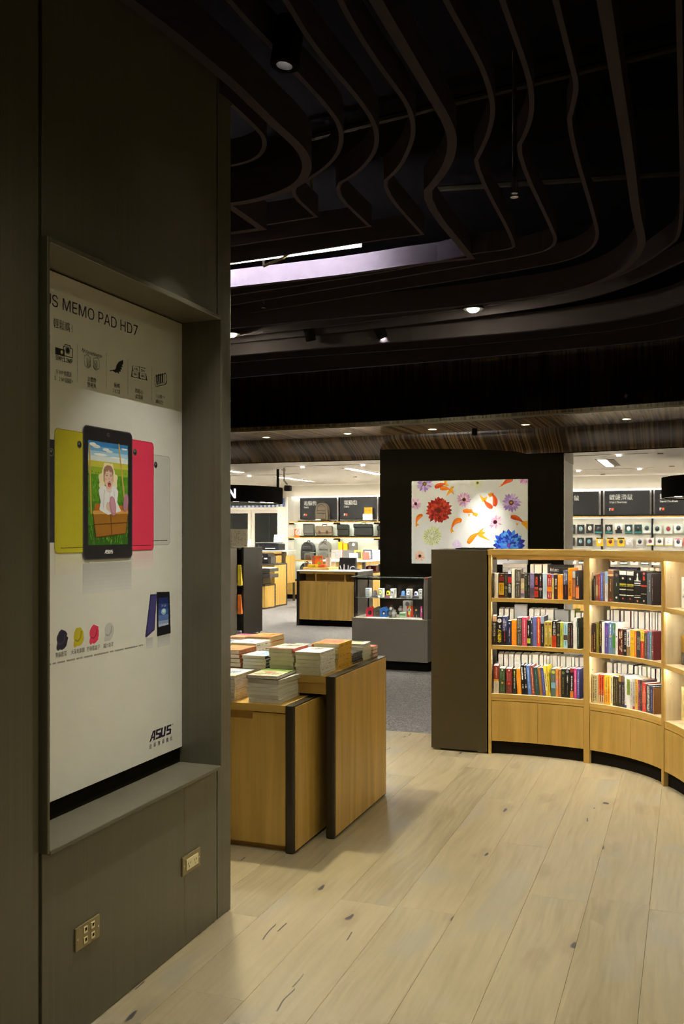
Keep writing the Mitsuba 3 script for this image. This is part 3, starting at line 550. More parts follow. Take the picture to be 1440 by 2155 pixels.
g.add(pp(sbox(2.693, 1.636, 2.718, 1.66).buffer(.003), 15), (226, 176, 156)).add(pp(ell(2.703, 1.702, .0285, .0225).union(sbox(2.6755, 1.668, 2.684, 1.70)).union(sbox(2.7225, 1.668, 2.7305, 1.70)), 16), (176, 134, 108)).add(pp(ell(2.704, 1.676, .0245, .0325), 17), (240, 204, 186))
g.add(pp(Polygon([(2.679, 1.70), (2.684, 1.716), (2.704, 1.722), (2.724, 1.716), (2.729, 1.70), (2.720, 1.705), (2.712, 1.699), (2.704, 1.709), (2.696, 1.700), (2.688, 1.706)]), 18), (170, 128, 104))
for s in (-1, 1): g.add(pp(ell(2.704 + s * .0125, 1.6885, .0048, .0017, s * 6), 18), (84, 64, 60)).add(pp(ell(2.704 + s * .0165, 1.676, .0055, .004), 18), (240, 180, 166)).add(pp(LineString([(2.704 + s * .007, 1.694), (2.704 + s * .0175, 1.6945)]).buffer(.0008), 18), (160, 120, 96))
g.add(pp(ell(2.706, 1.679, .0032, .0024), 18), (222, 168, 150)).add(pp(ell(2.707, 1.6595, .0092, .0095), 18), (150, 50, 56)).add(pp(ell(2.707, 1.655, .0062, .0044), 19), (216, 100, 110)).add(pp(sbox(2.7015, 1.664, 2.7125, 1.6658), 19), (246, 240, 232))
g.add(pp(limb([(2.702, 1.585), (2.728, 1.572)], [.014]), 17), (224, 200, 190)).add(pp(ell(2.727, 1.586, .0185, .034, 14), 18), (196, 138, 160)).add(pp(ell(2.728, 1.588, .013, .027, 14), 19), (212, 158, 178)).add(pp(ell(2.806, 1.60, .0155, .032, -10), 18), (190, 132, 156))
put(kp, 'child_on_swing', g, 'print')
# printed reflections below the tablets and the small tablet pair
refl = Ink()
for i in range(8):
    v = 1.395 - i * .0125; f_ = i / 8
    refl.add(pp(sbox(2.565, v - .0125, 2.849, v), 1), tuple(int(190 + (222 - 190) * f_) + d for d in (0, 0, -2)))
    if i < 5: refl.add(pp(sbox(2.855, v - .0125 + .03, 2.993, v + .03), 1), (232, 206 + 4 * i, 206 + 3 * i)).add(pp(sbox(2.421, v - .0125 + .03, 2.56, v + .03), 1), (226, 222, 192 + 5 * i))
put(ps, 'printed_reflection', refl, 'print')
s_ = Ink().add(pp(Polygon([(2.973, 1.268), (3.018, 1.266), (3.002, 1.135), (2.945, 1.112), (2.939, 1.116)]), 1), (52, 50, 104)).add(pp(Polygon([(2.978, 1.262), (3.012, 1.262), (2.998, 1.14), (2.95, 1.122)]), 2), (74, 70, 134))
s_.add(pp(Polygon([(3.018, 1.273), (3.106, 1.269), (3.115, 1.113), (3.021, 1.110)]).buffer(.001), 3), (26, 26, 34))
for i, c in enumerate(((36, 46, 110), (46, 66, 140), (62, 92, 170), (96, 124, 190), (150, 168, 208))): s_.add(pp(Polygon([(3.027, 1.252 - i * .022), (3.099, 1.25 - i * .021), (3.1, 1.23 - i * .021), (3.028, 1.23 - i * .022)]), 4), c)
s_.add(pp(ell(3.064, 1.198, .018, .012), 5), (150, 196, 226)).add(pp(ell(3.064, 1.2, .01, .006), 6), (226, 240, 244)).add(onp(mv(text('09:00', .009, .0003), 3.048, 1.216), 5), (190, 206, 230)).add(pp(unary_union([sbox(3.035 + i * .014, 1.146, 3.041 + i * .014, 1.152) for i in range(5)]), 5), (240, 240, 240))
for i in range(4): s_.add(pp(sbox(3.024, 1.098 - i * .01, 3.112, 1.108 - i * .01), 1), (196 + 6 * i,) * 3).add(pp(sbox(2.945, 1.100 - i * .01, 2.99, 1.11 - i * .01), 1), (198 + 6 * i,) * 3)
put(ps, 'small_tablet_picture', s_, 'print')
for i, (u, c, c2, s) in enumerate(((2.455, (34, 30, 58), (58, 52, 84), '英倫藍莓'), (2.541, (200, 186, 34), (150, 138, 24), '大溪地萊姆'), (2.626, (230, 56, 98), (186, 36, 70), '巴黎覆盆子'), (2.711, (198, 198, 196), (160, 160, 160), '瑞士香草'))):
    rg = random.Random(i + 2); v = 1.161 - .0
    a = np.arange(26) * 2 * math.pi / 26
    q = [(u + .026 * math.cos(t) * (1 + (.16 if math.cos(t) > .2 else .06) * rg.uniform(-1, 1)) + .003, v + .027 * math.sin(t) * (1 + .07 * rg.uniform(-1, 1)) - (.006 if t > 4 else 0)) for t in a]
    put(ps, 'colour_splash', Ink().add(pp(Polygon(q).buffer(.0006).union(ell(u - .014, v - .022, .010, .014, -20)), 1), c).add(pp(LineString([(u - .016, v - .012), (u - .002, v - .017), (u + .012, v - .006), (u + .016, v + .012)]).buffer(.0022), 2), c2), 'print')
    w = {0: .056, 1: .072, 2: .072, 3: .058}[i]
    put(ps, 'caption', tx(s, u - w / 2 - .002, 1.104, .0165, w, cn=True), 'print', (128, 124, 122))
put(ps, 'colour_splash', pp(unary_union([ell(2.385, 1.14, .01, .016), ell(2.392, 1.125, .006, .004), ell(2.393, 1.15, .006, .004)]), 1), 'print', (214, 60, 62))
rg = random.Random(9); fp, u = [], 2.30
while u < 2.934:
    w = rg.uniform(.004, .016); fp.append(sbox(u, 1.0855, min(u + w, 2.934), 1.0905)); u += w + rg.choice((.0012, .0012, .0025, .008))
put(ps, 'fine_print', pp(unary_union(fp), 1), 'print', (150, 147, 142))
put(ps, 'brand_logo', cat(logo(2.968, .727, .158, .036, 1), tx('®', 3.129, .757, .006, .006)), 'print', INK)
put(ps, 'slogan', cat(*[onp(mv(han(ch, .0185, .0003), 2.965 + i * .0296, .700), 1) for i, ch in enumerate('追尋無與倫比')]), 'print', (84, 78, 96))

# ------------------------------------------------------------------ curved bookcase
def arc(p0, h, Rr, s, off=0.0):
    """Points at arc lengths s of a front edge that starts at p0 with heading h (degrees) and turns right with radius Rr, moved outward by off."""
    h = math.radians(h); cx, cy = p0[0] + Rr * math.sin(h), p0[1] - Rr * math.cos(h)
    t = h + math.pi / 2 - np.asarray(s, float) / Rr
    return np.stack([cx + (Rr + off) * np.cos(t), cy + (Rr + off) * np.sin(t)], -1)
def along(b, s, off=0.0):
    """(point, heading) at arc length s of bay b."""
    p0, h, Rr, L = BAYS[b]
    return arc(p0, h, Rr, s, off), math.radians(h) - s / Rr
BAYS = [((-1.268, 6.25), 9.5, 1.5, .655), ((-.622, 6.215), -15.5, .78, .632), ((-.150, 5.83), -57, 1.2, .70)]
LEVELS = [(.405, .731, 1.05), (.39, .716, 1.05), (.385, .716, 1.05)]
DEPTH = .36
def sector(b, s0, s1, o0, o1, z0, z1, n=22):
    p0, h, Rr, L = BAYS[b]; s = np.linspace(s0, s1, n)
    a, c = arc(p0, h, Rr, s, o0), arc(p0, h, Rr, s, o1)
    v = np.vstack([np.c_[a, np.full(n, z0)], np.c_[c, np.full(n, z0)], np.c_[c, np.full(n, z1)], np.c_[a, np.full(n, z1)]])
    f = []
    i = np.arange(n - 1)
    for k in range(4):
        x, y = i + k * n, i + ((k + 1) % 4) * n
        f += [np.stack([x, x + 1, y + 1], 1), np.stack([x, y + 1, y], 1)]
    e = n - 1
    f += [np.array([[0, n, 2 * n], [0, 2 * n, 3 * n], [e, 2 * n + e, n + e], [e, 3 * n + e, 2 * n + e]])]
    m = trimesh.Trimesh(v, np.vstack(f), process=False); m.fix_normals()
    uv = np.tile(np.stack([s, s * 0], 1), (4, 1)); uv[n:3 * n, 1] = o1 - o0
    uv[:, 0] += b * 3.1 + z0 * 7
    return m, uv
def sput(parent, name, b, *a, bsdf='oak_board', color=None, emit=None, n=22, weight=1.0):
    m, uv = sector(b, *a, n=n)
    return put(parent, name, m, bsdf, color, emit, uv=uv if bsdf == 'oak_board' else None, weight=weight)
BAYWORD = ['left', 'middle', 'right']
TH = .022
for b, (p0, h, Rr, L) in enumerate(BAYS):
    k = thing('bookcase', f'curved oak bookcase bay with lit shelves, {("leftmost, next to the dark end cabinet", "middle of the three", "rightmost, cut by the frame edge")[b]}', 'bookcase', 'curved bookcase bays')
    for s0 in (0, L - TH):
        z0 = 0
        sput(k, 'side_panel', b, s0 + .0008, s0 + TH - .0008, .012, DEPTH, z0, 1.3398, n=3, bsdf='oak_pale')
        sput(k, 'side_edging', b, s0 + .0008, s0 + TH - .0008, 0, .0118, z0, 1.3398, n=3, bsdf='oak_upright')
    for z in LEVELS[b]:
        sput(k, 'shelf', b, TH + .0005, L - TH - .0005, .0062, DEPTH - .01, z - .026, z, bsdf='oak_pale')
        sput(k, 'shelf_edging', b, TH + .0005, L - TH - .0005, .004, .006, z - .026, z)
    sput(k, 'front_rail', b, TH + .0005, L - TH - .0005, .006, .024, LEVELS[b][0] - .044, LEVELS[b][0] - .027)
    sput(k, 'top_rail', b, TH + .0005, L - TH - .0005, DEPTH - .035, DEPTH - .01, 1.30, 1.338)
    dz = LEVELS[b][0] - .048
    for s0, s1 in ((TH + .002, L / 2 - .001), (L / 2 + .001, L - TH - .002)): sput(k, 'door', b, s0, s1, .004, .022, .088, dz, bsdf='oak_upright', n=12)
    sput(k, 'plinth', b, TH + .001, L - TH - .001, .03, .045, .0, .086, bsdf='matte', color=(34, 31, 26))
    sput(k, 'back_panel', b, TH + .001, L - TH - .001, DEPTH - .03, DEPTH - .012, .0, LEVELS[b][0] - .03, bsdf='oak_upright')
    sput(k, 'lamp_lip', b, TH + .0005, L - TH - .0005, -.001, .004, 1.325, 1.3399)
    for i, z in enumerate((*[q - .026 for q in LEVELS[b][1:]], 1.340)):
        q = sput(k, 'light_strip', b, TH + .004, L - TH - .004, .0065, .0205, z - .00012, z + .003, bsdf='matte', color=(230, 228, 220), emit=LED, n=14)
    for s0, sg in ((TH, 1), (L - TH, -1)):
        for z in (1.23, .60):
            P, hd = along(b, s0, .05)
            put(k, 'shelf_pin', frame(cyl(.004, 0, .004, n=8), (P[0], P[1], z), (-math.sin(hd), math.cos(hd), 0), (0, 0, 1), (sg * math.cos(hd), sg * math.sin(hd), 0)), 'steel')
k = thing('worktop', 'continuous curved oak top board over the three bookcase bays', 'counter top')
for b, (p0, h, Rr, L) in enumerate(BAYS): sput(k, 'board', b, 0 if b else -.004, L, -.006, DEPTH + .004, 1.340, 1.375)
k = thing('end_cabinet', 'plain dark brown metal cabinet closing the left end of the bookcase', 'cabinet')
put(k, 'body', cbox(-1.662, -1.276, 6.245, 6.60, .012, 1.374, .002), 'metalpaint', (78, 68, 47))
[put(k, 'foot', box(x, x + .05, y, y + .05, 0, .012), 'metalpaint', (150, 148, 140)) for x in (-1.65, -1.34) for y in (6.26, 6.53)]
k = thing('black_folder', 'thin black folder lying on the dark end cabinet and oak top', 'folder')
put(k, None, rot(cbox(-1.52, -1.29, 6.36, 6.56, 1.3755, 1.384, .003), 0), 'print', (26, 26, 34))

# ------------------------------------------------------------------ books
def upright_book(w, d, h, cover, pages=(238, 234, 224), prints=(), board=.0013, inset=.002):
    """A book standing at x 0..w with its spine on y = 0 and its depth along +y: [(name, Ink)]."""
    c = Ink()
    for m in (cbox(0, w, 0, .0016, 0, h, .0006), box(0, board, .0016, d, 0, h), box(w - board, w, .0016, d, 0, h)): c.add(m, cover)
    pg = Ink().add(box(board, w - board, .0016, d - inset, .001, h - .0022), pages)
    pr = Ink(); k = 0
    for p in prints:
        k += 1; y = -.0002 - .00012 * k
        if p[0] == 'band': pr.add(box(.0006, w - .0006, y, 0, h * p[1], h * p[2]), p[3])
        elif p[0] == 'disc': pr.add(frame(cyl(min(w * .42, p[2]), 0, .0003, n=14), (w / 2, 0, h * p[1]), (1, 0, 0), (0, 0, 1), (0, -1, 0)), p[3])
        elif p[0] == 'word':
            _, s, z1, z0, col, lo, hi = p
            t = text(s, 1, .01, True); t = t.copy(); bb = t.bounds
            t.apply_translation(-bb[0]); e = bb[1] - bb[0]
            t.apply_scale((h * (z1 - z0) / e[0], w * (hi - lo) / e[1], .03))
            pr.add(frame(t, (w * lo, y + .0003, h * z1), (0, 0, -1), (1, 0, 0), (0, -1, 0)), col)
        elif p[0] == 'lines':     # small lettering too fine to read: rows of short strokes along the spine
            _, z1, z0, col, xs, th, seed = p
            rg = random.Random(seed)
            for x in xs:
                z = h * z1
                while z > h * z0 + .004:
                    L_ = rg.uniform(.003, .009); pr.add(box(w * x - th, w * x + th, y, 0, max(z - L_, h * z0), z), col); z -= L_ + rg.choice((.0012, .0012, .004))
    return [('cover', c), ('pages', pg)] + ([('spine_print', pr)] if prints else [])
def move_ink(ink, M):
    out = Ink(); out.f, out.c, out.n = ink.f, ink.c, ink.n
    out.v = [v @ M[:3, :3].T + M[:3, 3] for v in ink.v]
    return out
W, K, G_, Y, RD = (240, 238, 232), (30, 28, 28), (180, 174, 160), (240, 214, 40), (214, 48, 44)
def L1(col, seed, a=.88, b_=.12, x=(.5,), th=.0022): return ('lines', a, b_, col, x, th * .62, seed)
def shelf_row(b, lev, off, data, group, where, depth=.115):
    lv = LEVELS[b][lev]; p0, h0, Rr, Ln = BAYS[b]
    prev = None
    for i, (s, w, h, desc, cover, *pr) in enumerate(data):
        s, w, h = s / 1000, w / 1000 - .0006, h / 1000
        tilt = 0
        if pr and isinstance(pr[0], (int, float)): tilt = pr[0]; pr = pr[1:]
        k = thing('paperback', f'{desc}, {ordinal(i)} on the {where}', 'book', group)
        P, hd = along(b, s + w / 2 * Rr / (Rr + off), off)
        M = np.eye(4); t = np.array([math.cos(hd), math.sin(hd)]); nrm = np.array([-math.sin(hd), math.cos(hd)])
        M[:2, 0], M[:2, 1], M[2, 2] = t, nrm, 1
        if tilt:
            A = trimesh.transformations.rotation_matrix(-math.radians(tilt), (0, 1, 0)); A[:3, 3] = 0
            if tilt < 0: A = trimesh.transformations.rotation_matrix(-math.radians(tilt), (0, 1, 0), (w, 0, 0))
            M2 = M.copy(); M2[:3, 3] = (P[0] - t[0] * w / 2, P[1] - t[1] * w / 2, lv + .0008)
            M = M2 @ A
            zmin = min((M[2, 0] * x + M[2, 2] * z + M[2, 3]) for x in (0, w) for z in (0, h)); M[2, 3] += lv + .0008 - zmin
        else: M[:3, 3] = (P[0] - t[0] * w / 2, P[1] - t[1] * w / 2, lv + .0008)
        d = depth + (h - .17) * .5
        pages = (232, 226, 205) if h < .175 else (240, 238, 230)
        for n_, ink in upright_book(w, d, h, cover, pages, pr): put(k, n_, move_ink(ink, M), 'print' if n_ != 'pages' else 'matte')
shelf_row(0, 2, 0.03, [
    (26.8, 12.5, 166, 'thin dark brown paperback', (62, 46, 42), L1(G_, 1)),
    (39.5, 26.4, 166, 'blank white book block', (236, 232, 222)),
    (67.5, 36.8, 164, 'thick paperback, dark above and yellow below', (66, 42, 40), ('band', .12, .62, (206, 156, 32)), ('band', .0, .1, (90, 30, 26)), ('band', .68, .86, (128, 40, 40)), L1(K, 2, .55, .2, (.35, .65)), ('disc', .92, .004, (230, 130, 40))),
    (104.0, 23.6, 164, 'dark paperback with a greenish medallion', (56, 52, 44), ('disc', .42, .010, (150, 150, 110)), ('disc', .42, .006, (70, 66, 50)), L1((170, 170, 130), 3, .95, .56), L1((170, 170, 130), 4, .30, .06)),
    (127.6, 24.8, 192, 'navy and black paperback with white author lettering', (40, 42, 66), ('band', .0, .52, (24, 24, 26)), ('band', .84, .98, (220, 226, 236)), ('word', 'JO NESBO', .50, .18, W, .2, .85), ('band', .52, .74, (190, 46, 48))),
    (152.3, 20.9, 196, 'plain cream book block', (240, 236, 218)),
    (173.2, 39.6, 193, 'wide taupe paperback with silver lettering', (84, 78, 70), ('word', 'MARTIN', .92, .60, (170, 166, 150), .48, .86), L1((170, 166, 150), 5, .96, .60, (.28,)), ('lines', .52, .48, (210, 206, 190), (.3, .5, .7), .0022, 6), L1((170, 166, 150), 7, .42, .06, (.3, .62))),
    (213.0, 23.5, 167, 'beige paperback with a painted spine', (196, 176, 148), ('band', .8, 1, (70, 66, 56)), ('band', .4, .62, (222, 206, 160)), ('band', .06, .2, (110, 110, 150)), ('band', .2, .28, (210, 160, 150))),
    (236.5, 20.4, 167, 'green-black paperback with pale lettering', (50, 52, 42), ('disc', .93, .004, W), L1((170, 176, 140), 8, .84, .3)),
    (257.1, 15.1, 167, 'narrow black paperback with white lettering', (38, 38, 36), L1(W, 9, .92, .5), L1((150, 170, 140), 10, .44, .1)),
    (272.3, 28.5, 167, 'violet-grey paperback', (124, 112, 160), ('band', .0, .42, (96, 80, 100)), L1((200, 190, 226), 11, .92, .5)),
    (300.8, 27.1, 167, 'black paperback with bold red title', (30, 26, 26), ('word', 'POWER', .86, .54, (232, 84, 44), .2, .82), ('band', .36, .46, (226, 84, 60)), ('band', .06, .32, (196, 60, 36)), L1(K, 12, .3, .08)),
    (328.3, 27.9, 166, 'black paperback with white and red lettering', (34, 30, 34), L1(W, 13, .92, .72, (.5,), .005), L1((200, 50, 54), 14, .68, .5, (.5,), .004), ('disc', .38, .011, (168, 160, 150)), L1(G_, 15, .3, .06)),
    (356.4, 28.3, 168, 'pale blue paperback', (190, 210, 226), L1((150, 176, 200), 16, .8, .3)),
    (384.6, 30.5, 163, 'red paperback with an orange square and white title', (170, 38, 46), ('band', .30, .50, (240, 140, 30)), L1(W, 17, .84, .54, (.35, .7), .0036), L1(W, 18, .26, .06, (.35, .7), .003), ('disc', .93, .004, Y)),
    (415.3, 12.8, 165, 'narrow cream and yellow paperback', (232, 214, 130), ('band', .84, 1, (130, 120, 190)), L1((150, 110, 60), 19, .8, .2)),
    (428.3, 25.5, 161, 'maroon-black paperback', (58, 38, 44), L1(W, 20, .84, .56, (.4, .65), .003), ('disc', .46, .008, (180, 140, 60)), L1((150, 60, 50), 21, .38, .1)),
    (453.8, 35.0, 163, 'broad orange paperback with pale lettering', (246, 152, 26), L1((255, 206, 130), 22, .62, .1), ('disc', .92, .004, (255, 214, 120))),
    (488.6, 32.9, 192, 'slate-blue and black paperback with white title', (80, 86, 122), ('band', 0, .52, (40, 32, 40)), ('word', 'Let the', .88, .66, W, .55, .85), ('word', 'Right One In', .92, .52, W, .18, .48), L1((200, 60, 60), 23, .46, .12)),
    (521.4, 26.9, 207, 'tall orange paperback with dark title', (246, 150, 20), ('word', 'PUBLIC ENEMIES', .60, .12, (70, 40, 20), .2, .72), L1((120, 70, 20), 24, .94, .66)),
    (549.2, 21.2, 191, 'brown and orange paperback', (120, 80, 64), ('band', .1, .7, (196, 120, 80)), ('band', .75, .98, (196, 190, 180)), L1(K, 25, .7, .2)),
    (570.8, 24.3, 190, 'dark paperback with an orange lower half', (56, 52, 60), ('band', .05, .46, (240, 150, 90)), ('band', .42, .47, (226, 90, 30)), L1(W, 26, .8, .5)),
], 'paperbacks on the top shelf of the left bay', 'left bay top shelf')
shelf_row(0, 1, 0.03, [
    (27.7, 28.5, 197, 'black paperback with a face and large pale title', (46, 38, 34), ('band', .80, 1, (212, 176, 140)), ('disc', .88, .010, (176, 116, 96)), ('word', 'DUCHESS', .74, .30, (226, 220, 206), .22, .7), L1((150, 140, 60), 31, .26, .1)),
    (56.7, 33.9, 190, 'black paperback with huge yellow author name', (26, 26, 32), ('disc', .86, .014, (224, 224, 224)), ('disc', .88, .006, (70, 70, 80)), ('word', 'JO NESBO', .56, .10, Y, .16, .86), L1(W, 32, .70, .60, (.55,), .008)),
    (90.9, 33.6, 192, 'navy paperback with white and red lettering', (62, 66, 112), ('band', 0, .5, (32, 28, 36)), ('word', 'Let the', .86, .66, W, .55, .85), ('word', 'Right One In', .92, .5, W, .2, .48), L1((196, 50, 56), 33, .48, .1, (.5,), .004)),
    (124.7, 28.1, 164, 'dark blue paperback with handwritten title', (42, 46, 76), L1((200, 180, 200), 34, .72, .36, (.5,), .004), L1((120, 130, 160), 35, .3, .08), ('disc', .9, .005, (170, 176, 200))),
    (152.7, 32.9, 170, 'bright orange paperback', (250, 150, 20), L1((255, 214, 150), 36, .6, .1), ('disc', .92, .004, (255, 200, 110))),
    (185.5, 34.1, 189, 'wide taupe paperback with silver lettering', (80, 74, 66), ('word', 'MARTIN', .96, .62, (176, 172, 156), .2, .5), L1((176, 172, 156), 37, .96, .6, (.7,)), ('lines', .54, .5, (210, 206, 190), (.3, .5, .7), .0022, 38), L1((176, 172, 156), 39, .42, .06, (.35, .68))),
    (219.8, 33.6, 191, 'raspberry pink paperback with pink lettering', (206, 72, 98), L1((255, 190, 196), 40, .92, .3, (.5,), .004), L1((255, 190, 196), 41, .26, .06)),
    (253.7, 22.5, 172, 'black paperback with yellow-green marks', (28, 28, 28), L1((226, 226, 220), 42, .8, .4, (.4,), .004), ('band', .1, .3, (196, 200, 60)), L1(K, 43, .3, .1)),
    (276.3, 14.4, 190, 'thin slate paperback', (62, 68, 90), L1(W, 44, .9, .8, (.5,), .004), ('disc', .46, .004, W)),
    (290.9, 27.1, 195, 'violet-blue paperback', (106, 106, 168), L1((160, 160, 210), 45, .7, .14)),
    (318.0, 23.5, 196, 'red-orange paperback with tall yellow letters', (222, 74, 48), L1((250, 206, 110), 46, .94, .1, (.5,), .0052), ('disc', .52, .006, (240, 190, 120))),
    (342.0, 23.5, 201, 'dark paperback with a portrait at the top', (44, 42, 50), ('band', .76, 1, (150, 160, 186)), ('disc', .88, .008, (214, 200, 190)), L1((226, 226, 226), 47, .66, .12)),
    (366.0, 25.5, 168, 'ochre paperback with pale title', (188, 162, 66), ('word', 'LIFE OF PI', .74, .38, (244, 234, 196), .3, .7), ('disc', .90, .007, (140, 80, 70)), ('disc', .06, .006, (80, 60, 50))),
    (391.7, 25.3, 168, 'ochre paperback with pale title', (190, 164, 68), ('word', 'LIFE OF PI', .74, .38, (244, 234, 196), .3, .7), ('disc', .90, .007, (140, 80, 70)), ('disc', .06, .006, (80, 60, 50))),
    (417.0, 28.4, 174, 'black and red paperback with big white name', (28, 24, 28), ('word', 'LEE CHILD', .86, .46, W, .2, .8), ('band', 0, .44, (206, 66, 30)), ('disc', .38, .009, (250, 180, 40)), ('disc', .93, .004, W), L1((60, 20, 10), 48, .28, .06)),
    (445.3, 24.7, 165, 'dark olive paperback with a medallion', (56, 52, 42), ('disc', .50, .009, (150, 146, 110)), ('disc', .5, .005, (60, 56, 44)), L1((150, 140, 100), 49, .94, .64), L1((150, 140, 100), 50, .4, .06)),
    (470.0, 21.4, 165, 'yellow-green paperback', (186, 190, 72), L1((120, 124, 40), 51, .8, .5), L1((226, 226, 130), 52, .44, .08)),
    (491.5, 27.8, 164, 'pale aqua paperback with a small photograph', (164, 208, 218), ('band', .32, .52, (88, 70, 66)), ('disc', .44, .007, (220, 190, 170)), L1((70, 130, 160), 53, .9, .6), L1((70, 130, 160), 54, .28, .08)),
    (519.2, 17.7, 166, 'thin brown-black paperback', (52, 42, 40), L1((196, 160, 110), 55, .9, .1)),
    (537.0, 17.5, 166, 'thin plum-black paperback', (50, 40, 50), L1((190, 150, 130), 56, .9, .1)),
    (555.1, 26.0, 200, 'tall white paperback', (240, 240, 238), ('lines', .9, .68, (60, 80, 70), (.8,), .003, 57)),
    (581.0, 14.9, 199, 'narrow black-green hardback', (40, 48, 46), L1((170, 180, 170), 58, .7, .1)),
], 'paperbacks on the middle shelf of the left bay', 'left bay middle shelf')
shelf_row(0, 0, 0.03, [
    (35.0, 34.6, 185, 'red-brown over cream paperback', (140, 52, 44), ('band', 0, .44, (226, 212, 190)), ('band', .44, .51, (206, 150, 40)), L1((226, 160, 120), 61, .94, .56, (.5,), .006), L1((120, 100, 90), 62, .4, .06, (.3, .55, .75))),
    (71.3, 41.5, 169, 'thick dark green paperback', (62, 78, 52), ('disc', .42, .008, (196, 150, 60)), ('disc', .93, .005, W), L1((130, 150, 110), 63, .84, .5, (.3, .65), .004), L1((130, 150, 110), 64, .34, .06, (.35, .65))),
    (115.4, 41.5, 168, 'thick dark red paperback', (142, 44, 48), ('disc', .40, .008, (226, 90, 40)), ('disc', .93, .005, W), L1((206, 130, 120), 65, .84, .5, (.3, .65), .004), ('band', 0, .34, (110, 50, 46)), L1((190, 120, 110), 66, .3, .06, (.35, .65))),
    (159.1, 26.9, 168, 'black-green paperback with yellow title', (40, 46, 36), L1((226, 214, 60), 67, .92, .7, (.5,), .004), L1(W, 68, .64, .2, (.5,), .004)),
    (189.9, 28.5, 170, 'leaning orange paperback', (248, 152, 28), 3, L1((255, 220, 150), 69, .62, .1)),
    (220.8, 18.5, 195, 'leaning black paperback with white lettering', (28, 27, 29), 3.6, L1(W, 70, .94, .5, (.5,), .006), L1(W, 71, .34, .2, (.5,), .005)),
    (240.1, 19.4, 195, 'leaning black paperback with white lettering', (30, 28, 30), 3.6, L1(W, 72, .94, .5, (.5,), .006), L1(W, 73, .34, .2, (.5,), .005)),
    (260.6, 23.0, 195, 'leaning sky-blue paperback', (88, 128, 204), 4.1, L1((190, 216, 250), 74, .9, .2, (.5,), .004)),
    (284.6, 23.0, 195, 'leaning red-brown paperback', (142, 70, 62), 4.5, L1((236, 190, 160), 75, .92, .16, (.5,), .004), ('disc', .1, .005, (240, 120, 60))),
    (309.1, 26.6, 185, 'leaning dark teal paperback', (50, 78, 78), 4.9, L1((140, 180, 170), 76, .9, .2)),
    (337.1, 20.1, 185, 'leaning ochre-brown paperback', (156, 104, 42), 5.3, L1((226, 180, 100), 77, .9, .2)),
    (358.2, 18.5, 184, 'leaning indigo paperback', (76, 82, 152), 5.7, L1((170, 180, 230), 78, .9, .1)),
    (378.2, 16.5, 198, 'leaning white and yellow paperback', (242, 230, 150), 6.1, ('band', .8, 1, (240, 214, 50)), L1((120, 110, 60), 79, .76, .3, (.5,), .005), ('band', 0, .18, (240, 206, 50))),
    (396.4, 13.0, 198, 'leaning yellow paperback', (226, 200, 48), 6.4, L1((170, 90, 40), 80, .9, .1, (.5,), .003)),
    (409.7, 30.5, 184, 'grey-teal paperback with a pale blue shape', (92, 104, 100), ('disc', .88, .012, (196, 186, 60)), ('band', .1, .5, (130, 180, 200)), ('band', .1, .3, (84, 110, 112)), L1((200, 190, 120), 81, .74, .5)),
    (440.1, 16.9, 188, 'tan-orange paperback', (216, 142, 62), ('band', .4, .6, (226, 130, 150)), L1(W, 82, .56, .3)),
    (457.1, 19.2, 183, 'brown-orange paperback', (178, 102, 58), L1((240, 200, 160), 83, .9, .1)),
    (476.4, 26.0, 187, 'black paperback with a green emblem', (40, 40, 34), ('disc', .86, .010, (110, 116, 60)), L1((170, 170, 90), 84, .7, .1)),
    (502.3, 31.5, 187, 'black paperback with white title', (30, 28, 30), ('disc', .92, .009, (150, 150, 160)), L1((226, 222, 210), 85, .78, .5, (.5,), .005), L1((120, 120, 110), 86, .44, .1)),
    (533.6, 25.0, 196, 'black paperback with an orange lower band', (34, 26, 30), ('band', 0, .24, (206, 130, 50)), L1(W, 87, .74, .24, (.5,), .006), ('band', .86, 1, (150, 50, 46))),
    (558.6, 20.4, 195, 'magenta paperback', (206, 60, 124), L1((255, 200, 226), 88, .92, .1, (.5,), .003), ('disc', .58, .005, (255, 226, 190))),
    (579.1, 18.5, 195, 'blue-violet paperback', (82, 86, 168), L1((210, 216, 250), 89, .92, .1, (.5,), .003), ('disc', .58, .005, (255, 226, 190))),
], 'paperbacks on the bottom shelf of the left bay', 'left bay bottom shelf')
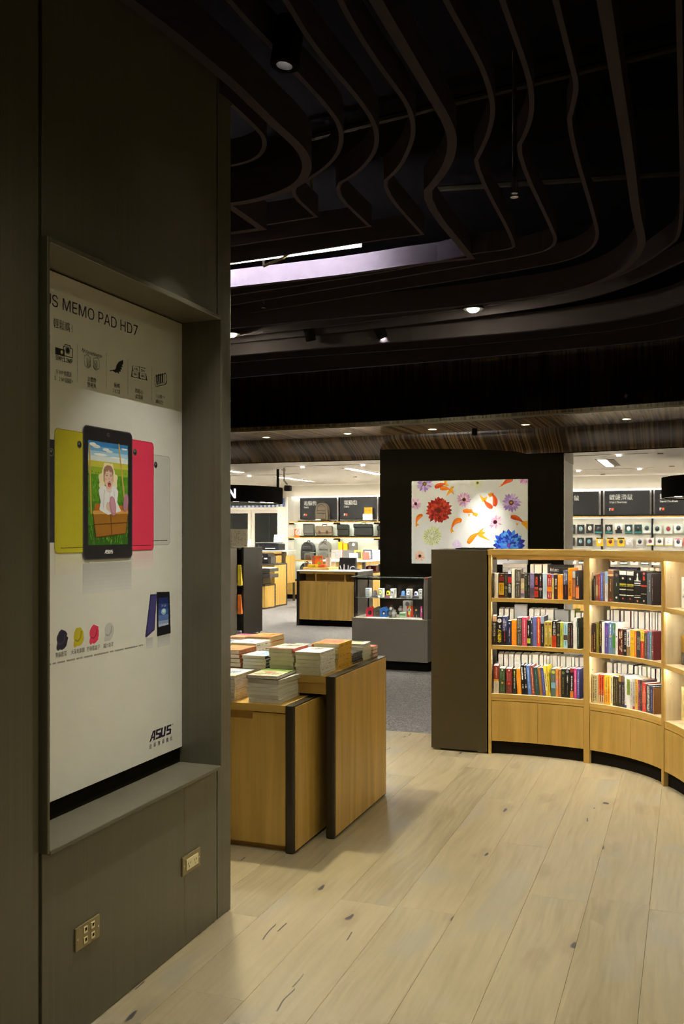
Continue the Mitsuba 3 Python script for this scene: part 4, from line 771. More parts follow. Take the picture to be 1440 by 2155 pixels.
shelf_row(1, 2, 0.03, [
    (38.5, 11.4, 161, 'thin dark paperback', (60, 52, 50), L1(G_, 101)),
    (49.9, 18.2, 170, 'thin red-brown paperback', (156, 92, 74), ('band', .2, .6, (200, 170, 130)), L1((230, 200, 170), 102)),
    (67.9, 13.3, 174, 'thin red paperback', (184, 60, 46), L1((250, 190, 150), 103)),
    (81.1, 21.2, 183, 'blue paperback', (92, 106, 182), L1((200, 210, 250), 104, .9, .1, (.5,), .003)),
    (101.8, 10.2, 180, 'thin brown paperback', (130, 96, 70), L1((210, 180, 150), 105)),
    (112.1, 20.5, 191, 'white and light blue paperback', (232, 230, 226), ('band', .6, 1, (150, 186, 220)), L1((150, 110, 70), 106, .55, .1)),
    (132.3, 40.5, 204, 'thick brown paperback with a photographed scene', (96, 70, 52), ('band', .8, 1, (222, 190, 140)), ('band', .86, .98, (160, 110, 80)), L1((206, 160, 90), 107, .7, .3, (.5,), .004), ('disc', .06, .006, (206, 60, 40))),
    (172.3, 40.5, 199, 'thick black-green paperback', (48, 52, 44), ('disc', .86, .010, (120, 84, 90)), L1((170, 170, 160), 108, .62, .5, (.5,), .003), ('disc', .14, .007, W)),
    (213.2, 51.3, 200, 'thick black paperback with pale faces and yellow title', (28, 28, 26), ('band', .87, 1, (214, 212, 204)), ('disc', .93, .012, (60, 56, 54)), ('disc', .76, .007, (226, 222, 214)), ('band', .55, .60, (206, 190, 60)), ('band', .51, .53, (190, 176, 70)), ('band', .40, .43, W), ('band', .22, .25, W), ('disc', .13, .006, (190, 60, 60))),
    (265.3, 55.6, 198, 'thick black paperback with pale faces and yellow title', (32, 31, 28), ('band', .87, 1, (206, 204, 196)), ('disc', .93, .012, (64, 60, 58)), ('disc', .76, .007, (216, 212, 204)), ('band', .55, .60, (190, 170, 60)), ('band', .51, .53, (170, 160, 70)), ('band', .40, .43, G_), ('band', .22, .25, W), ('disc', .13, .006, (190, 60, 60))),
    (321.5, 54.6, 203, 'thick black paperback with a white chess piece', (34, 33, 32), ('band', .68, .71, W), ('disc', .74, .008, W), ('disc', .79, .006, W), ('disc', .84, .004, W), ('disc', .88, .006, W), ('disc', .92, .003, W), ('band', .60, .64, (200, 200, 196)), ('band', .55, .57, (170, 170, 166)), ('band', .24, .26, G_), ('band', .18, .2, W), ('disc', .08, .006, (210, 110, 60))),
    (375.3, 51.4, 202, 'thick black paperback with a red ribbon', (34, 32, 32), ('disc', .93, .008, (214, 90, 90)), ('disc', .82, .007, (206, 60, 40)), ('disc', .76, .009, (206, 60, 40)), ('band', .53, .58, (206, 70, 44)), ('band', .30, .32, G_), ('disc', .1, .006, (200, 190, 180))),
    (426.0, 38.9, 191, 'slate-grey paperback', (90, 98, 104), L1((206, 210, 206), 109, .8, .4, (.6,), .005)),
    (464.8, 18.6, 190, 'narrow dark paperback', (54, 48, 56), L1((200, 130, 120), 110)),
], 'paperbacks on the top shelf of the middle bay', 'middle bay top shelf')
shelf_row(1, 1, 0.03, [
    (26.5, 8.0, 188, 'brown paperback, orange below', (92, 70, 90), ('band', 0, .6, (200, 120, 40)), L1(K, 111)),
    (34.6, 19.4, 188, 'dark brown paperback', (72, 52, 48), L1((206, 180, 140), 112, .7, .1, (.5,), .003)),
    (54.2, 18.6, 197, 'olive paperback', (142, 128, 44), L1((200, 190, 110), 113, .8, .2)),
    (73.1, 17.6, 206, 'dark paperback with yellow lettering', (54, 44, 50), L1((206, 170, 40), 114, .9, .2, (.5,), .004)),
    (91.1, 19.9, 201, 'white block, pages outward', (238, 236, 228)),
    (110.7, 25.4, 196, 'violet paperback with a pink title', (98, 84, 170), ('band', .52, .9, (110, 96, 180)), L1((196, 90, 190), 115, .88, .62, (.5,), .005), L1(W, 116, .5, .2)),
    (136.1, 29.4, 200, 'blue-grey paperback with white title', (112, 138, 178), L1((226, 236, 250), 117, .94, .6, (.5,), .005), ('disc', .56, .009, (206, 190, 150)), L1((200, 220, 240), 118, .46, .2)),
    (164.9, 19.6, 197, 'green and grey paperback', (110, 140, 150), ('band', .2, .62, (80, 150, 60)), ('band', .8, 1, (70, 140, 90)), L1(W, 119, .94, .66)),
    (184.7, 17.7, 203, 'tall white paperback', (238, 238, 236), ('disc', .56, .004, (80, 80, 110)), L1((170, 170, 170), 120, .4, .1)),
    (202.2, 40.2, 166, 'wide maroon paperback with cream author name and title', (90, 36, 38), ('word', 'DENNIS', .94, .66, (236, 216, 170), .56, .82), ('word', 'LEHANE', .90, .62, (236, 216, 170), .22, .5), ('word', 'THE GIVEN', .60, .14, (236, 216, 170), .56, .82), ('word', 'DAY', .34, .2, (236, 216, 170), .22, .5)),
    (241.8, 22.6, 161, 'black paperback with a white figure', (34, 32, 34), L1(W, 121, .9, .4, (.6,), .004), ('disc', .2, .008, (150, 150, 150))),
    (264.3, 28.4, 165, 'white paperback with black title and brown foot', (232, 230, 226), ('band', 0, .36, (150, 120, 80)), L1(K, 122, .9, .4, (.5,), .006)),
    (292.2, 32.7, 166, 'wide yellow-orange paperback', (238, 186, 32), ('disc', .68, .009, (206, 160, 80)), ('band', .48, .5, (206, 150, 30)), L1((190, 140, 30), 123, .9, .76)),
    (324.2, 15.5, 163, 'thin orange-red paperback', (238, 126, 60), L1((255, 206, 140), 124)),
    (339.6, 33.0, 163, 'charcoal paperback', (60, 60, 62), L1((206, 200, 170), 125, .8, .3, (.4, .7), .003)),
    (372.3, 32.2, 169, 'red paperback with a yellow head', (196, 64, 42), ('band', .62, 1, (236, 206, 70)), L1((120, 100, 40), 126, .94, .7, (.4, .65), .003), L1((250, 190, 150), 127, .56, .1)),
    (403.8, 23.9, 159, 'dark olive paperback', (86, 82, 62), L1((190, 190, 150), 128)),
    (427.3, 20.6, 169, 'violet-grey paperback', (112, 102, 162), L1((206, 200, 236), 129)),
    (447.6, 20.9, 169, 'teal paperback', (98, 152, 158), L1((206, 236, 236), 130)),
    (468.6, 16.0, 173, 'dark red paperback by the post', (120, 50, 60), ('disc', .3, .005, (240, 206, 190)), L1((220, 160, 150), 131)),
], 'paperbacks on the middle shelf of the middle bay', 'middle bay middle shelf')
shelf_row(1, 0, 0.03, [
    (26.5, 43.5, 184, 'wide beige paperback with black title', (208, 192, 144), L1((90, 80, 66), 141, .94, .06, (.3, .62), .0045)),
    (68.9, 41.2, 187, 'wide red-orange paperback fading to beige', (222, 82, 42), ('band', 0, .36, (216, 180, 130)), ('band', .3, .5, (226, 120, 70)), L1((90, 40, 30), 142, .94, .06, (.35, .68), .0045)),
    (109.0, 41.2, 189, 'wide yellow-orange paperback with bold title', (244, 206, 54), ('band', 0, .5, (246, 176, 50)), L1((226, 80, 40), 143, .94, .06, (.68,), .005), L1((60, 60, 60), 144, .92, .06, (.3,), .004)),
    (149.1, 18.3, 186, 'cream paperback with blue lettering', (240, 226, 160), L1((60, 64, 130), 145, .94, .06, (.5,), .004)),
    (167.2, 40.5, 185, 'wide dark brown paperback', (64, 54, 40), L1((130, 120, 70), 146, .9, .1, (.3, .65), .0035)),
    (206.7, 20.9, 198, 'dark brown paperback with a gold head', (66, 54, 48), ('band', .8, 1, (170, 130, 60)), L1((206, 200, 190), 147, .7, .1)),
    (227.7, 22.7, 197, 'near-black paperback with grey title', (52, 48, 50), ('band', .8, 1, (110, 90, 70)), L1((170, 166, 160), 148, .7, .1, (.5,), .004)),
    (250.0, 16.3, 197, 'thin white paperback', (236, 236, 232), ('band', 0, .08, (60, 64, 120)), L1((150, 150, 160), 149)),
    (266.2, 26.0, 196, 'white paperback with a green leaf', (232, 232, 228), ('band', .42, .92, (130, 150, 60)), L1((90, 110, 30), 150, .9, .45)),
    (291.7, 19.0, 191, 'pale grey paperback', (206, 202, 196), L1((120, 116, 116), 151)),
    (310.5, 18.3, 190, 'grey paperback', (190, 184, 172), L1((90, 86, 84), 152, .9, .2, (.5,), .003), ('band', 0, .1, (170, 60, 80))),
    (328.6, 23.2, 190, 'ochre paperback', (218, 170, 72), L1((150, 100, 40), 153, .9, .2, (.5,), .004)),
    (351.4, 16.4, 189, 'thin maroon paperback', (142, 62, 86), ('band', .4, .6, (90, 40, 60)), L1((226, 170, 180), 154)),
    (367.9, 18.0, 189, 'thin dark paperback', (70, 54, 52), L1((206, 160, 130), 155)),
    (385.7, 33.9, 175, 'red paperback', (204, 62, 50), ('band', .3, .7, (226, 100, 70)), L1((255, 206, 190), 156, .9, .1, (.5,), .004)),
    (418.8, 37.0, 170, 'dark paperback with large white lettering', (64, 62, 62), L1(W, 157, .95, .05, (.4, .7), .0045)),
    (455.2, 22.6, 164, 'narrow navy paperback', (58, 62, 110), L1((170, 180, 220), 158)),
    (477.4, 12.1, 159, 'narrow brown paperback by the post', (140, 100, 60), L1((220, 180, 130), 159)),
], 'paperbacks on the bottom shelf of the middle bay', 'middle bay bottom shelf')
shelf_row(2, 2, 0.1, [
    (45, 40, 181, 'white book', (234, 232, 228), ('disc', .36, .005, (90, 90, 110)), L1((170, 170, 176), 161, .9, .5)),
    (86, 30, 181, 'red and yellow paperback', (214, 70, 44), ('band', 0, .48, (240, 196, 30)), ('band', .86, 1, (236, 236, 240)), ('word', 'KING', .84, .52, (250, 226, 190), .2, .8), L1((120, 50, 30), 162, .42, .14)),
    (117, 26, 181, 'violet-grey paperback', (92, 80, 120), L1((206, 200, 220), 163)),
    (144, 28, 172, 'blue-grey paperback', (130, 146, 170), ('band', 0, .3, (90, 110, 110)), L1(W, 164)),
], 'paperbacks on the top shelf of the right bay', 'right bay top shelf')
shelf_row(2, 1, 0.1, [
    (45, 32, 172, 'ochre over grey paperback', (160, 118, 40), ('band', 0, .42, (84, 80, 80)), L1((206, 200, 190), 165, .38, .06)),
    (78, 26, 174, 'pale paperback', (200, 204, 216), ('band', 0, .4, (226, 220, 206)), L1((110, 110, 130), 166)),
    (105, 26, 172, 'blue-violet paperback', (122, 128, 180), L1((220, 224, 246), 167)),
    (132, 30, 170, 'mauve paperback', (150, 120, 140), L1((220, 200, 210), 168)),
], 'paperbacks on the middle shelf of the right bay', 'right bay middle shelf')
shelf_row(2, 0, 0.1, [
    (45, 26, 202, 'cream book', (234, 214, 150), L1((190, 170, 110), 169)),
    (72, 34, 198, 'red over brown paperback', (196, 82, 52), ('band', 0, .8, (160, 110, 60)), L1((90, 60, 40), 170, .76, .1, (.4, .65), .003)),
    (107, 26, 194, 'green paperback', (110, 150, 80), ('band', .6, 1, (170, 190, 140)), L1((230, 240, 210), 171)),
    (134, 28, 189, 'cream-yellow paperback', (240, 222, 150), L1((170, 140, 80), 172)),
    (163, 28, 185, 'dark red-brown paperback', (108, 56, 60), L1((220, 180, 170), 173)),
], 'paperbacks on the bottom shelf of the right bay', 'right bay bottom shelf')


# the far side of the bookcase: books whose backs and page edges look this way
def back_row(b, lev, data, group, where):
    lv = LEVELS[b][lev]; Rr = BAYS[b][2]
    s = data[0][0]
    for i, (s, w, h, desc, edge, *pr) in enumerate(data):
        k = thing('display_book', f'{desc}, {ordinal(i)} at the back of the {where}', 'book', group)
        off = .205
        P, hd = along(b, s + w / 2 * Rr / (Rr + off), off); t = np.array([math.cos(hd), math.sin(hd)])
        M = np.eye(4); M[:2, 0], M[:2, 1], M[2, 2] = t, (-math.sin(hd), math.cos(hd)), 1
        M[:3, 3] = (P[0] - t[0] * w / 2, P[1] - t[1] * w / 2, lv + .0008)
        d = .135; w -= .0003
        if pr and pr[0] == 'face':
            ink = Ink().add(cbox(0, w, 0, min(d, .05), 0, h, .002), edge)
            for q in pr[1:]:
                if q[0] == 'band': ink.add(box(.002, w - .002, -.0004, 0, h * q[1], h * q[2]), q[3])
                else: ink.add(frame(text(q[1], q[4], .0006), (q[2] * w, -.0004, q[3] * h), (1, 0, 0), (0, 0, 1), (0, -1, 0)), q[5])
            put(k, None, move_ink(ink, M), 'print')
        else:
            put(k, 'pages', move_ink(Ink().add(box(.0007, w - .0007, .0006, d - .002, .001, h - .0015), (238, 237, 232)), M), 'matte')
            put(k, 'cover', move_ink(Ink().add(box(0, .0006, 0, d, 0, h), edge).add(box(w - .0006, w, 0, d, 0, h), edge).add(box(.0015, w - .0015, d - .002, d, 0, h), edge), M), 'print')
GRY, WHT = (150, 150, 158), (222, 222, 224)
back_row(0, 2, [(.08, .165, .225, 'grey and navy boxed volume', (186, 186, 188), 'face', ('band', 0, .74, (44, 48, 96)), ('band', .86, .875, (130, 130, 136))), (.247, .024, .222, 'pale volume', WHT), (.272, .05, .222, 'broad grey volume', GRY), (.323, .03, .224, 'pale volume', WHT),
    (.355, .165, .222, 'black manual titled in white', (22, 21, 22), 'face', ('word', 'Mac', .07, .79, .022, (232, 232, 232)), ('word', 'OS X Lion', .07, .70, .012, (150, 140, 190)), ('band', .9, .915, (70, 70, 70))), (.523, .04, .222, 'pale volume', WHT), (.565, .04, .225, 'grey volume', GRY)], 'volumes at the back of the top left shelf', 'left bay top shelf')
back_row(0, 1, [(.06, .03, .232, 'pale volume', WHT), (.092, .03, .232, 'grey volume', GRY), (.124, .026, .232, 'yellow-edged volume', (206, 206, 120)), (.152, .085, .263, 'tall thick grey volume', (150, 150, 154), 'face', ('band', 0, .97, (178, 178, 182))), (.24, .03, .235, 'pale volume', WHT), (.272, .036, .235, 'cream volume', (224, 214, 200)), (.31, .03, .235, 'lilac volume', (206, 196, 222)), (.342, .05, .235, 'pale volume', WHT), (.394, .095, .235, 'broad grey volume', (150, 150, 152), 'face', ('band', .02, .98, (164, 164, 166))), (.491, .026, .238, 'lime green volume', (186, 200, 60)), (.52, .034, .222, 'grey volume', GRY), (.556, .03, .222, 'pale volume', WHT), (.588, .03, .222, 'grey volume', GRY)], 'volumes at the back of the middle left shelf', 'left bay middle shelf')
rb = random.Random(12); s, row = .055, []
while s < .582:
    w = rb.choice((.016, .02, .026, .034, .042)); row.append((s, w, .246 + rb.uniform(-.004, .004), rb.choice(('pale volume', 'pale grey volume', 'white volume')), rb.choice((GRY, WHT, WHT, WHT, (206, 206, 196), (120, 122, 140))))); s += w + .001
back_row(0, 0, row, 'volumes at the back of the bottom left shelf', 'left bay bottom shelf')
back_row(1, 2, [(.06, .20, .215, 'dark navy volume', (34, 32, 60), 'face', ('band', .92, .95, (80, 80, 110)))] + [(.262 + i * .035, .034, .218, 'pale grey volume', WHT) for i in range(9)], 'volumes at the back of the top middle shelf', 'middle bay top shelf')
s, row = .05, []
while s < .56:
    w = rb.choice((.014, .02, .026, .04)); row.append((s, w, .27 + rb.uniform(-.006, .004), rb.choice(('tall grey volume', 'tall pale volume')), rb.choice((GRY, WHT, WHT, WHT, (176, 130, 150), (110, 112, 130))))); s += w + .001
back_row(1, 1, row, 'volumes at the back of the middle shelf', 'middle bay middle shelf')
s, row = .05, []
while s < .56:
    w = rb.choice((.022, .03, .036)); row.append((s, w, .245 + rb.uniform(-.006, .004), 'white volume', rb.choice((GRY, WHT, WHT, (150, 180, 110), (70, 74, 90))))); s += w + .001
back_row(1, 0, row, 'volumes at the back of the bottom middle shelf', 'middle bay bottom shelf')

# ------------------------------------------------------------------ nested display tables with stacked books
def table(name, lab, xr, y0, y1, z, xl, notch):
    k = thing(name, lab, 'table')
    e = .045
    # end panel: dark slab with rounded upright front edge and an oak face let into its outer side
    pts = [(xr - e, y0 + .012)] + [(xr - e + .012 - .012 * math.cos(a), y0 + .012 - .012 * math.sin(a)) for a in np.linspace(0, math.pi / 2, 5)] + [(xr - .012 + .012 * math.sin(a), y0 + .012 - .012 * math.cos(a)) for a in np.linspace(0, math.pi / 2, 5)] + [(xr, y1), (xr - e, y1)]
    put(k, 'end_panel', ext(Polygon(pts), z - .006, .006), 'metalpaint', (54, 47, 36), smooth=30)
    put(k, 'end_facing', cbox(xr - .001, xr + .003, y0 + .018, y1 - .012, .012, z - .006, .001), 'oak_upright')
    put(k, 'top', cbox(xl, xr - e - .001, y0 + .006, y1, z - .036, z, .0015), 'oak_level')
    put(k, 'foot', box(xr - e + .004, xr - .01, y0 + .05, y1 - .05, 0, .006), 'matte', (18, 16, 13))
    return k
k = table('display_table', 'lower oak display table with dark edges in front of the taller one', -1.718, 3.984, 4.95, .687, -3.2, True)
put(k, 'door', cbox(-2.60, -1.766, 3.996, 4.016, .03, .640, .0015).difference(box(-2.15, -1.925, 3.9, 4.1, .618, .7)) if False else ext(sbox(-2.60, .03, -1.766, .646).difference(sbox(-2.22, .612, -1.935, .66)), .02).apply_transform(np.array([[1, 0, 0, 0], [0, 0, -1, 4.018], [0, 1, 0, 0], [0, 0, 0, 1.0]])), 'oak_upright')
put(k, 'finger_pull', box(-2.25, -1.92, 4.02, 4.03, .60, .65), 'oak_level')
put(k, 'carcass', box(-3.2, -1.766, 4.032, 4.93, .0, .648), 'oak_upright')
k = table('display_table', 'taller oak display table with dark rounded edge, stacked with books', -1.617, 4.247, 5.078, .790, -3.4, False)
put(k, 'apron', cbox(-3.4, -1.663, 4.262, 4.282, .700, .753, .0015), 'oak_level')
put(k, 'rear_panel', box(-3.4, -1.664, 5.05, 5.075, .05, .753), 'oak_upright')
put(k, 'recess', box(-3.4, -1.664, 5.02, 5.045, .06, .70), 'matte', (16, 14, 11))

def flat_book(parent, cx, cy, z0, dx, dy, t, spine, cover, page, deg=0, prints=(), spinecol=None, marks=None):
    """A closed book lying flat; spine is the side it faces: e, w, n or s."""
    hx, hy, b = dx / 2, dy / 2, .0012
    ck, pk = Ink(), Ink()
    ck.add(cbox(-hx, hx, -hy, hy, t - b, t, .0005), cover).add(cbox(-hx, hx, -hy, hy, 0, b, .0005), cover)
    sx = {'e': (hx - .002, hx, -hy, hy), 'w': (-hx, -hx + .002, -hy, hy), 'n': (-hx, hx, hy - .002, hy), 's': (-hx, hx, -hy, -hy + .002)}[spine]
    ck.add(box(*sx, b, t - b), spinecol or cover)
    i = {k_: .003 for k_ in 'ewns'}; i[spine] = .0022
    pk.add(box(-hx + i['w'], hx - i['e'], -hy + i['s'], hy - i['n'], b, t - b), page)
    pr = Ink()
    for q in prints:
        if q[0] == 'rect': pr.add(box(q[1] * hx, q[2] * hx, q[3] * hy, q[4] * hy, t, t + .0002 * (1 + len(pr.v))), q[5])
        elif q[0] == 'oval': pr.add(mv(ext(ell(0, 0, q[3] * hx, q[4] * hy), .0002 * (1 + len(pr.v))), q[1] * hx, q[2] * hy, t), q[5])
        elif q[0] == 'rows':
            rg = random.Random(q[6]); y = q[4]
            while y > q[3]:
                x = q[1]
                while x < q[2]:
                    w = rg.uniform(.06, .2); pr.add(box(x * hx, min(x + w, q[2]) * hx, y * hy - .0022, y * hy + .0012, t, t + .0014), q[5]); x += w + .05
                y -= .16
    if marks:
        rg = random.Random(marks[1]); y = -hy * .86
        xs = hx if spine == 'e' else -hx - .0004
        while y < hy * .86:
            L_ = rg.uniform(.003, .010)
            if spine in 'ew': pr.add(box(xs, xs + .0004, y, y + L_, t * .42, t * .58), marks[0])
            y += L_ + rg.choice((.003, .004, .03))
    M = trimesh.transformations.rotation_matrix(math.radians(deg), (0, 0, 1)); M[:3, 3] = (cx, cy, z0)
    put(parent, 'cover', move_ink(ck, M), 'print'); put(parent, 'pages', move_ink(pk, M), 'matte')
    if pr.v: put(parent, 'cover_print', move_ink(pr, M), 'print')
PAGE, IV = (226, 220, 190), (236, 234, 224)
def stack(where, cx, cy, z, dx, dy, t, n, spine, cover, page, desc, jit=.003, top=(), spinecol=None, marks=None, seed=0, twist=0, lid=None):
    """n books of one title lying in a pile; the topmost shows its cover print. lid replaces the top book."""
    rg = random.Random(seed + 77)
    for i in range(n):
        last = i == n - 1
        k = thing('stacked_book', f'{desc}, {("topmost" if last else ordinal(n - 1 - i) + " from top")} {where}', 'book', f'books {where}')
        a = dict(dx=dx, dy=dy, t=t, spine=spine, cover=cover, page=page, spinecol=spinecol, marks=marks)
        if last and lid: a.update(lid)
        flat_book(k, cx + rg.uniform(-jit, jit), cy + rg.uniform(-jit, jit), z + .0006, a['dx'], a['dy'], a['t'] - .0008, a['spine'], a['cover'], a['page'], rg.uniform(-1.2, 1.2) + (twist if last else 0), top if last else (), a['spinecol'], a['marks'] and (a['marks'], seed + i))
        z += a['t']
WHITE = (240, 238, 234)
ZT = .7902
stack('of the white pile by the front right corner', -1.762, 4.362, ZT, .138, .205, .019, 6, 'e', WHITE, PAGE, 'white paperback', top=(('oval', -.1, .35, .5, .28, (186, 186, 190)), ('rows', -.3, .6, .5, .7, (90, 90, 100), 4)), marks=(120, 118, 136), seed=1)
stack('of the yellow pile on the right', -1.752, 4.578, ZT, .142, .200, .0265, 5, 'e', (226, 176, 22), PAGE, 'yellow paperback', top=(('rect', -.92, .82, -.9, .9, (234, 120, 84)), ('oval', .1, .1, .14, .1, (120, 70, 70)), ('rows', -.6, .4, .4, .5, (250, 210, 180), 5)), spinecol=(224, 172, 14), marks=(160, 120, 20), seed=2)
stack('of the tall pile left of the white one', -1.902, 4.345, ZT, .132, .190, .0208, 6, 'n', (226, 222, 206), (222, 214, 188), 'thick paperback', twist=-2, top=(('rect', -.95, .95, -.1, .9, (206, 200, 176)), ('rect', -.95, .95, -.96, -.72, (206, 96, 96)), ('oval', -.3, .3, .4, .3, (160, 150, 128)), ('rows', -.2, .8, .1, .5, (140, 134, 120), 6)), lid=dict(t=.024, spine='e', spinecol=(206, 70, 70)), seed=3)
stack('of the pale blue pile', -2.047, 4.335, ZT, .134, .178, .0172, 5, 'e', (214, 216, 218), PAGE, 'white paperback', top=(('rect', -.2, .96, -.6, .95, (150, 180, 226)), ('oval', -.4, .2, .4, .5, (206, 214, 220)), ('rows', -.2, .5, -.5, -.2, (226, 200, 200), 7)), spinecol=(60, 60, 70), seed=4)
stack('of the brown pile against the wall edge', -2.198, 4.345, ZT, .140, .190, .0215, 5, 'e', (186, 116, 60), PAGE, 'orange-brown paperback', top=(('rect', -.96, .9, -.95, .95, (200, 134, 74)), ('oval', -.2, -.4, .16, .12, (120, 70, 40)), ('rows', -.6, .3, -.5, -.4, (140, 80, 50), 8)), spinecol=(170, 88, 26), marks=(96, 44, 20), seed=5)
stack('of the flat pink pile behind the white one', -1.912, 4.565, ZT, .140, .200, .0150, 4, 'e', (236, 196, 184), IV, 'pink-white book', top=(('rect', -.9, .9, -.9, .9, (240, 206, 192)), ('rows', -.5, .5, .1, .5, (206, 150, 150), 9)), seed=6)
stack('of the low black pile behind the yellow one', -1.742, 4.766, ZT, .130, .150, .0145, 4, 'e', (52, 50, 52), (206, 202, 196), 'thin black book', top=(('rect', -.8, .8, -.7, .7, (70, 68, 66)),), spinecol=(58, 55, 52), marks=(176, 170, 150), seed=7, lid=None)
stack('of the pale pile near the far end', -1.748, 4.915, ZT, .150, .130, .0180, 5, 'w', (232, 230, 216), (230, 226, 210), 'pale paperback', top=(('rect', -.6, .7, -.8, .3, (226, 222, 150)), ('rows', -.5, .6, .3, .7, (180, 180, 150), 10)), seed=8, twist=3)
stack('of the red pile at the far end', -1.722, 5.030, ZT, .120, .082, .0200, 3, 'w', (214, 74, 56), (234, 228, 212), 'red hardback', top=(('rect', -.9, .7, -.8, .8, (232, 130, 110)),), seed=9)
stack('of the orange-brown pair at the back', -1.888, 4.880, ZT + 0, .150, .170, .0285, 3, 'e', (206, 140, 70), (206, 130, 60), 'thick orange-brown book', top=(('rect', -.9, .8, -.9, .9, (226, 164, 90)), ('oval', -.1, .1, .5, .4, (240, 200, 140)), ('rows', -.3, .5, -.4, .2, (180, 110, 60), 11)), spinecol=(70, 34, 34), marks=(206, 190, 180), seed=10)
stack('of the grey pile beside the orange-brown pair', -2.052, 4.860, ZT, .140, .190, .0170, 4, 'e', (112, 110, 108), IV, 'dark grey book', top=(('rect', -.9, .9, .55, .8, (200, 204, 206)), ('rows', -.5, .6, -.5, .2, (150, 150, 150), 12)), seed=11)
stack('of the thin white pile by the pink one', -2.062, 4.560, ZT, .140, .200, .0150, 4, 'e', (226, 224, 220), IV, 'dark spined white book', top=(('rows', -.6, .6, -.3, .4, (180, 170, 170), 13),), spinecol=(58, 58, 76), seed=12)
stack('of the white pile behind the brown one', -2.232, 4.600, ZT, .150, .190, .0280, 4, 'e', (238, 238, 240), (232, 228, 214), 'white hardback', top=(('oval', .25, -.35, .28, .12, (110, 112, 140)), ('oval', -.3, .3, .3, .26, (214, 214, 220)), ('rows', -.2, .6, .5, .7, (190, 190, 196), 14)), spinecol=(228, 226, 220), marks=(60, 60, 70), seed=13)
stack('of the orange pile at the back left', -2.258, 4.832, ZT, .150, .200, .0300, 4, 'w', (232, 140, 74), (228, 216, 182), 'orange paperback', top=(('rect', -.95, .9, -.95, -.4, (236, 122, 74)), ('oval', -.1, .2, .6, .4, (250, 206, 140)), ('rows', -.4, .6, -.3, .5, (240, 160, 110), 15)), seed=14)
stack('of the low cream pile by the orange one', -2.105, 4.745 - .0, ZT + 0, .001 + .11, .03 + .0, .017, 3, 'e', (226, 220, 206), IV, 'small cream booklet', seed=15) if False else None
stack('of the magenta pile behind the wall edge', -2.42, 4.90, ZT, .130, .170, .0260, 4, 'e', (206, 70, 120), IV, 'magenta paperback', top=(('rect', -.9, .9, -.9, 0, (232, 150, 70)),), seed=16)
stack('of the light pile behind the wall edge', -2.43, 4.66, ZT, .140, .190, .0240, 4, 'e', (206, 214, 222), IV, 'pale blue book', top=(('rows', -.6, .6, -.5, .5, (150, 160, 170), 17),), seed=17)
ZL = .6872
stack('of the white pile under the green picture book', -1.893, 4.148, ZL, .165, .250, .0180, 5, 'n', (236, 234, 226), (232, 230, 222), 'thick white book', jit=.004, seed=18)
stack('lying loose on the thick white pile', -1.885, 4.146, ZL + .0905, .168, .248, .0200, 1, 'w', (214, 206, 196), (206, 200, 190), 'white book shifted to one side', seed=19, jit=.004, twist=-3)
stack('crowning the thick white pile', -1.900, 4.140, ZL + .1115, .160, .242, .0165, 1, 'w', (70, 62, 50), (236, 234, 226), 'picture book with a green cover', top=(('rect', -.97, .97, -.97, .97, (206, 196, 168)), ('rect', -.97, .97, .2, .97, (134, 158, 84)), ('rect', -.97, .97, -.1, .3, (186, 188, 140)), ('oval', -.1, .0, .4, .16, (186, 110, 80)), ('oval', -.5, -.5, .3, .2, (170, 150, 110)), ('rows', -.2, .8, -.6, -.3, (120, 100, 70), 20)), seed=20, jit=0, twist=2)
stack('of the beige pile at the left of the lower table', -2.118, 4.130, ZL, .160, .230, .0172, 7, 'e', (226, 216, 200), IV, 'beige paperback', top=(('rect', -.95, .95, -.2, .95, (206, 212, 226)), ('rect', -.95, .95, -.95, -.5, (232, 200, 170)), ('rows', -.6, .6, -.4, .2, (150, 160, 180), 21)), spinecol=(212, 200, 180), marks=(170, 150, 130), seed=21)

# ------------------------------------------------------------------ dark pier with the goldfish picture
pier = thing('wall_pier', 'dark pier between the shop openings, white on its right end', kind='structure', cat_='wall')
put(pier, 'front', box(-3.483, -1.318, 10.70, 10.72, 0, 2.52), 'matte', (26, 23, 17))
put(pier, 'core', box(-3.48, -1.322, 10.72, 11.48, 0, 2.52), 'matte', (60, 56, 50))
put(pier, 'end', cbox(-1.322, -1.306, 10.715, 11.5, 0, 2.3, .002), 'matte', (244, 240, 230))
put(pier, 'end_head', cbox(-1.322, -1.300, 10.715, 11.5, 2.3, 2.52, .002), 'matte', (206, 200, 186))
fp = thing('goldfish_picture', 'bright picture of goldfish and dahlias on the dark pier', 'picture')
FY = 10.672
put(fp, 'panel', cbox(-3.081, -1.713, FY, FY + .022, 1.118, 2.093, .001), 'print', (232, 231, 228))
put(fp, 'bracket', cbox(-3.045, -1.75, FY + .004, 10.7, 1.02, 1.117, .002), 'matte', (22, 19, 15))
SX = 1.3707 / 1300 
def fz(u, v): return (-3.127 + u * .001054, 2.167 - v * .001030 - (u * 0.0000))
def onf(m, lvl): return frame(m, (0, FY - .0004 * lvl, 0), (1, 0, 0), (0, 0, 1), (0, -1, 0))
SHEET = sbox(-3.079, 1.12, -1.715, 2.091)
def petal(cx, cz, a, r0, r1, w, tip=1.0):
    c, s = math.cos(a), math.sin(a); q = [(r0, 0), (r0 + (r1 - r0) * .35, w * .8), (r0 + (r1 - r0) * .68, w), (r1 - (r1 - r0) * .12, w * .55), (r1, 0)]
    pts = q + [(x, -y) for x, y in q[-2:0:-1]]
    return Polygon([(cx + x * c - y * s, cz + x * s + y * c) for x, y in pts])
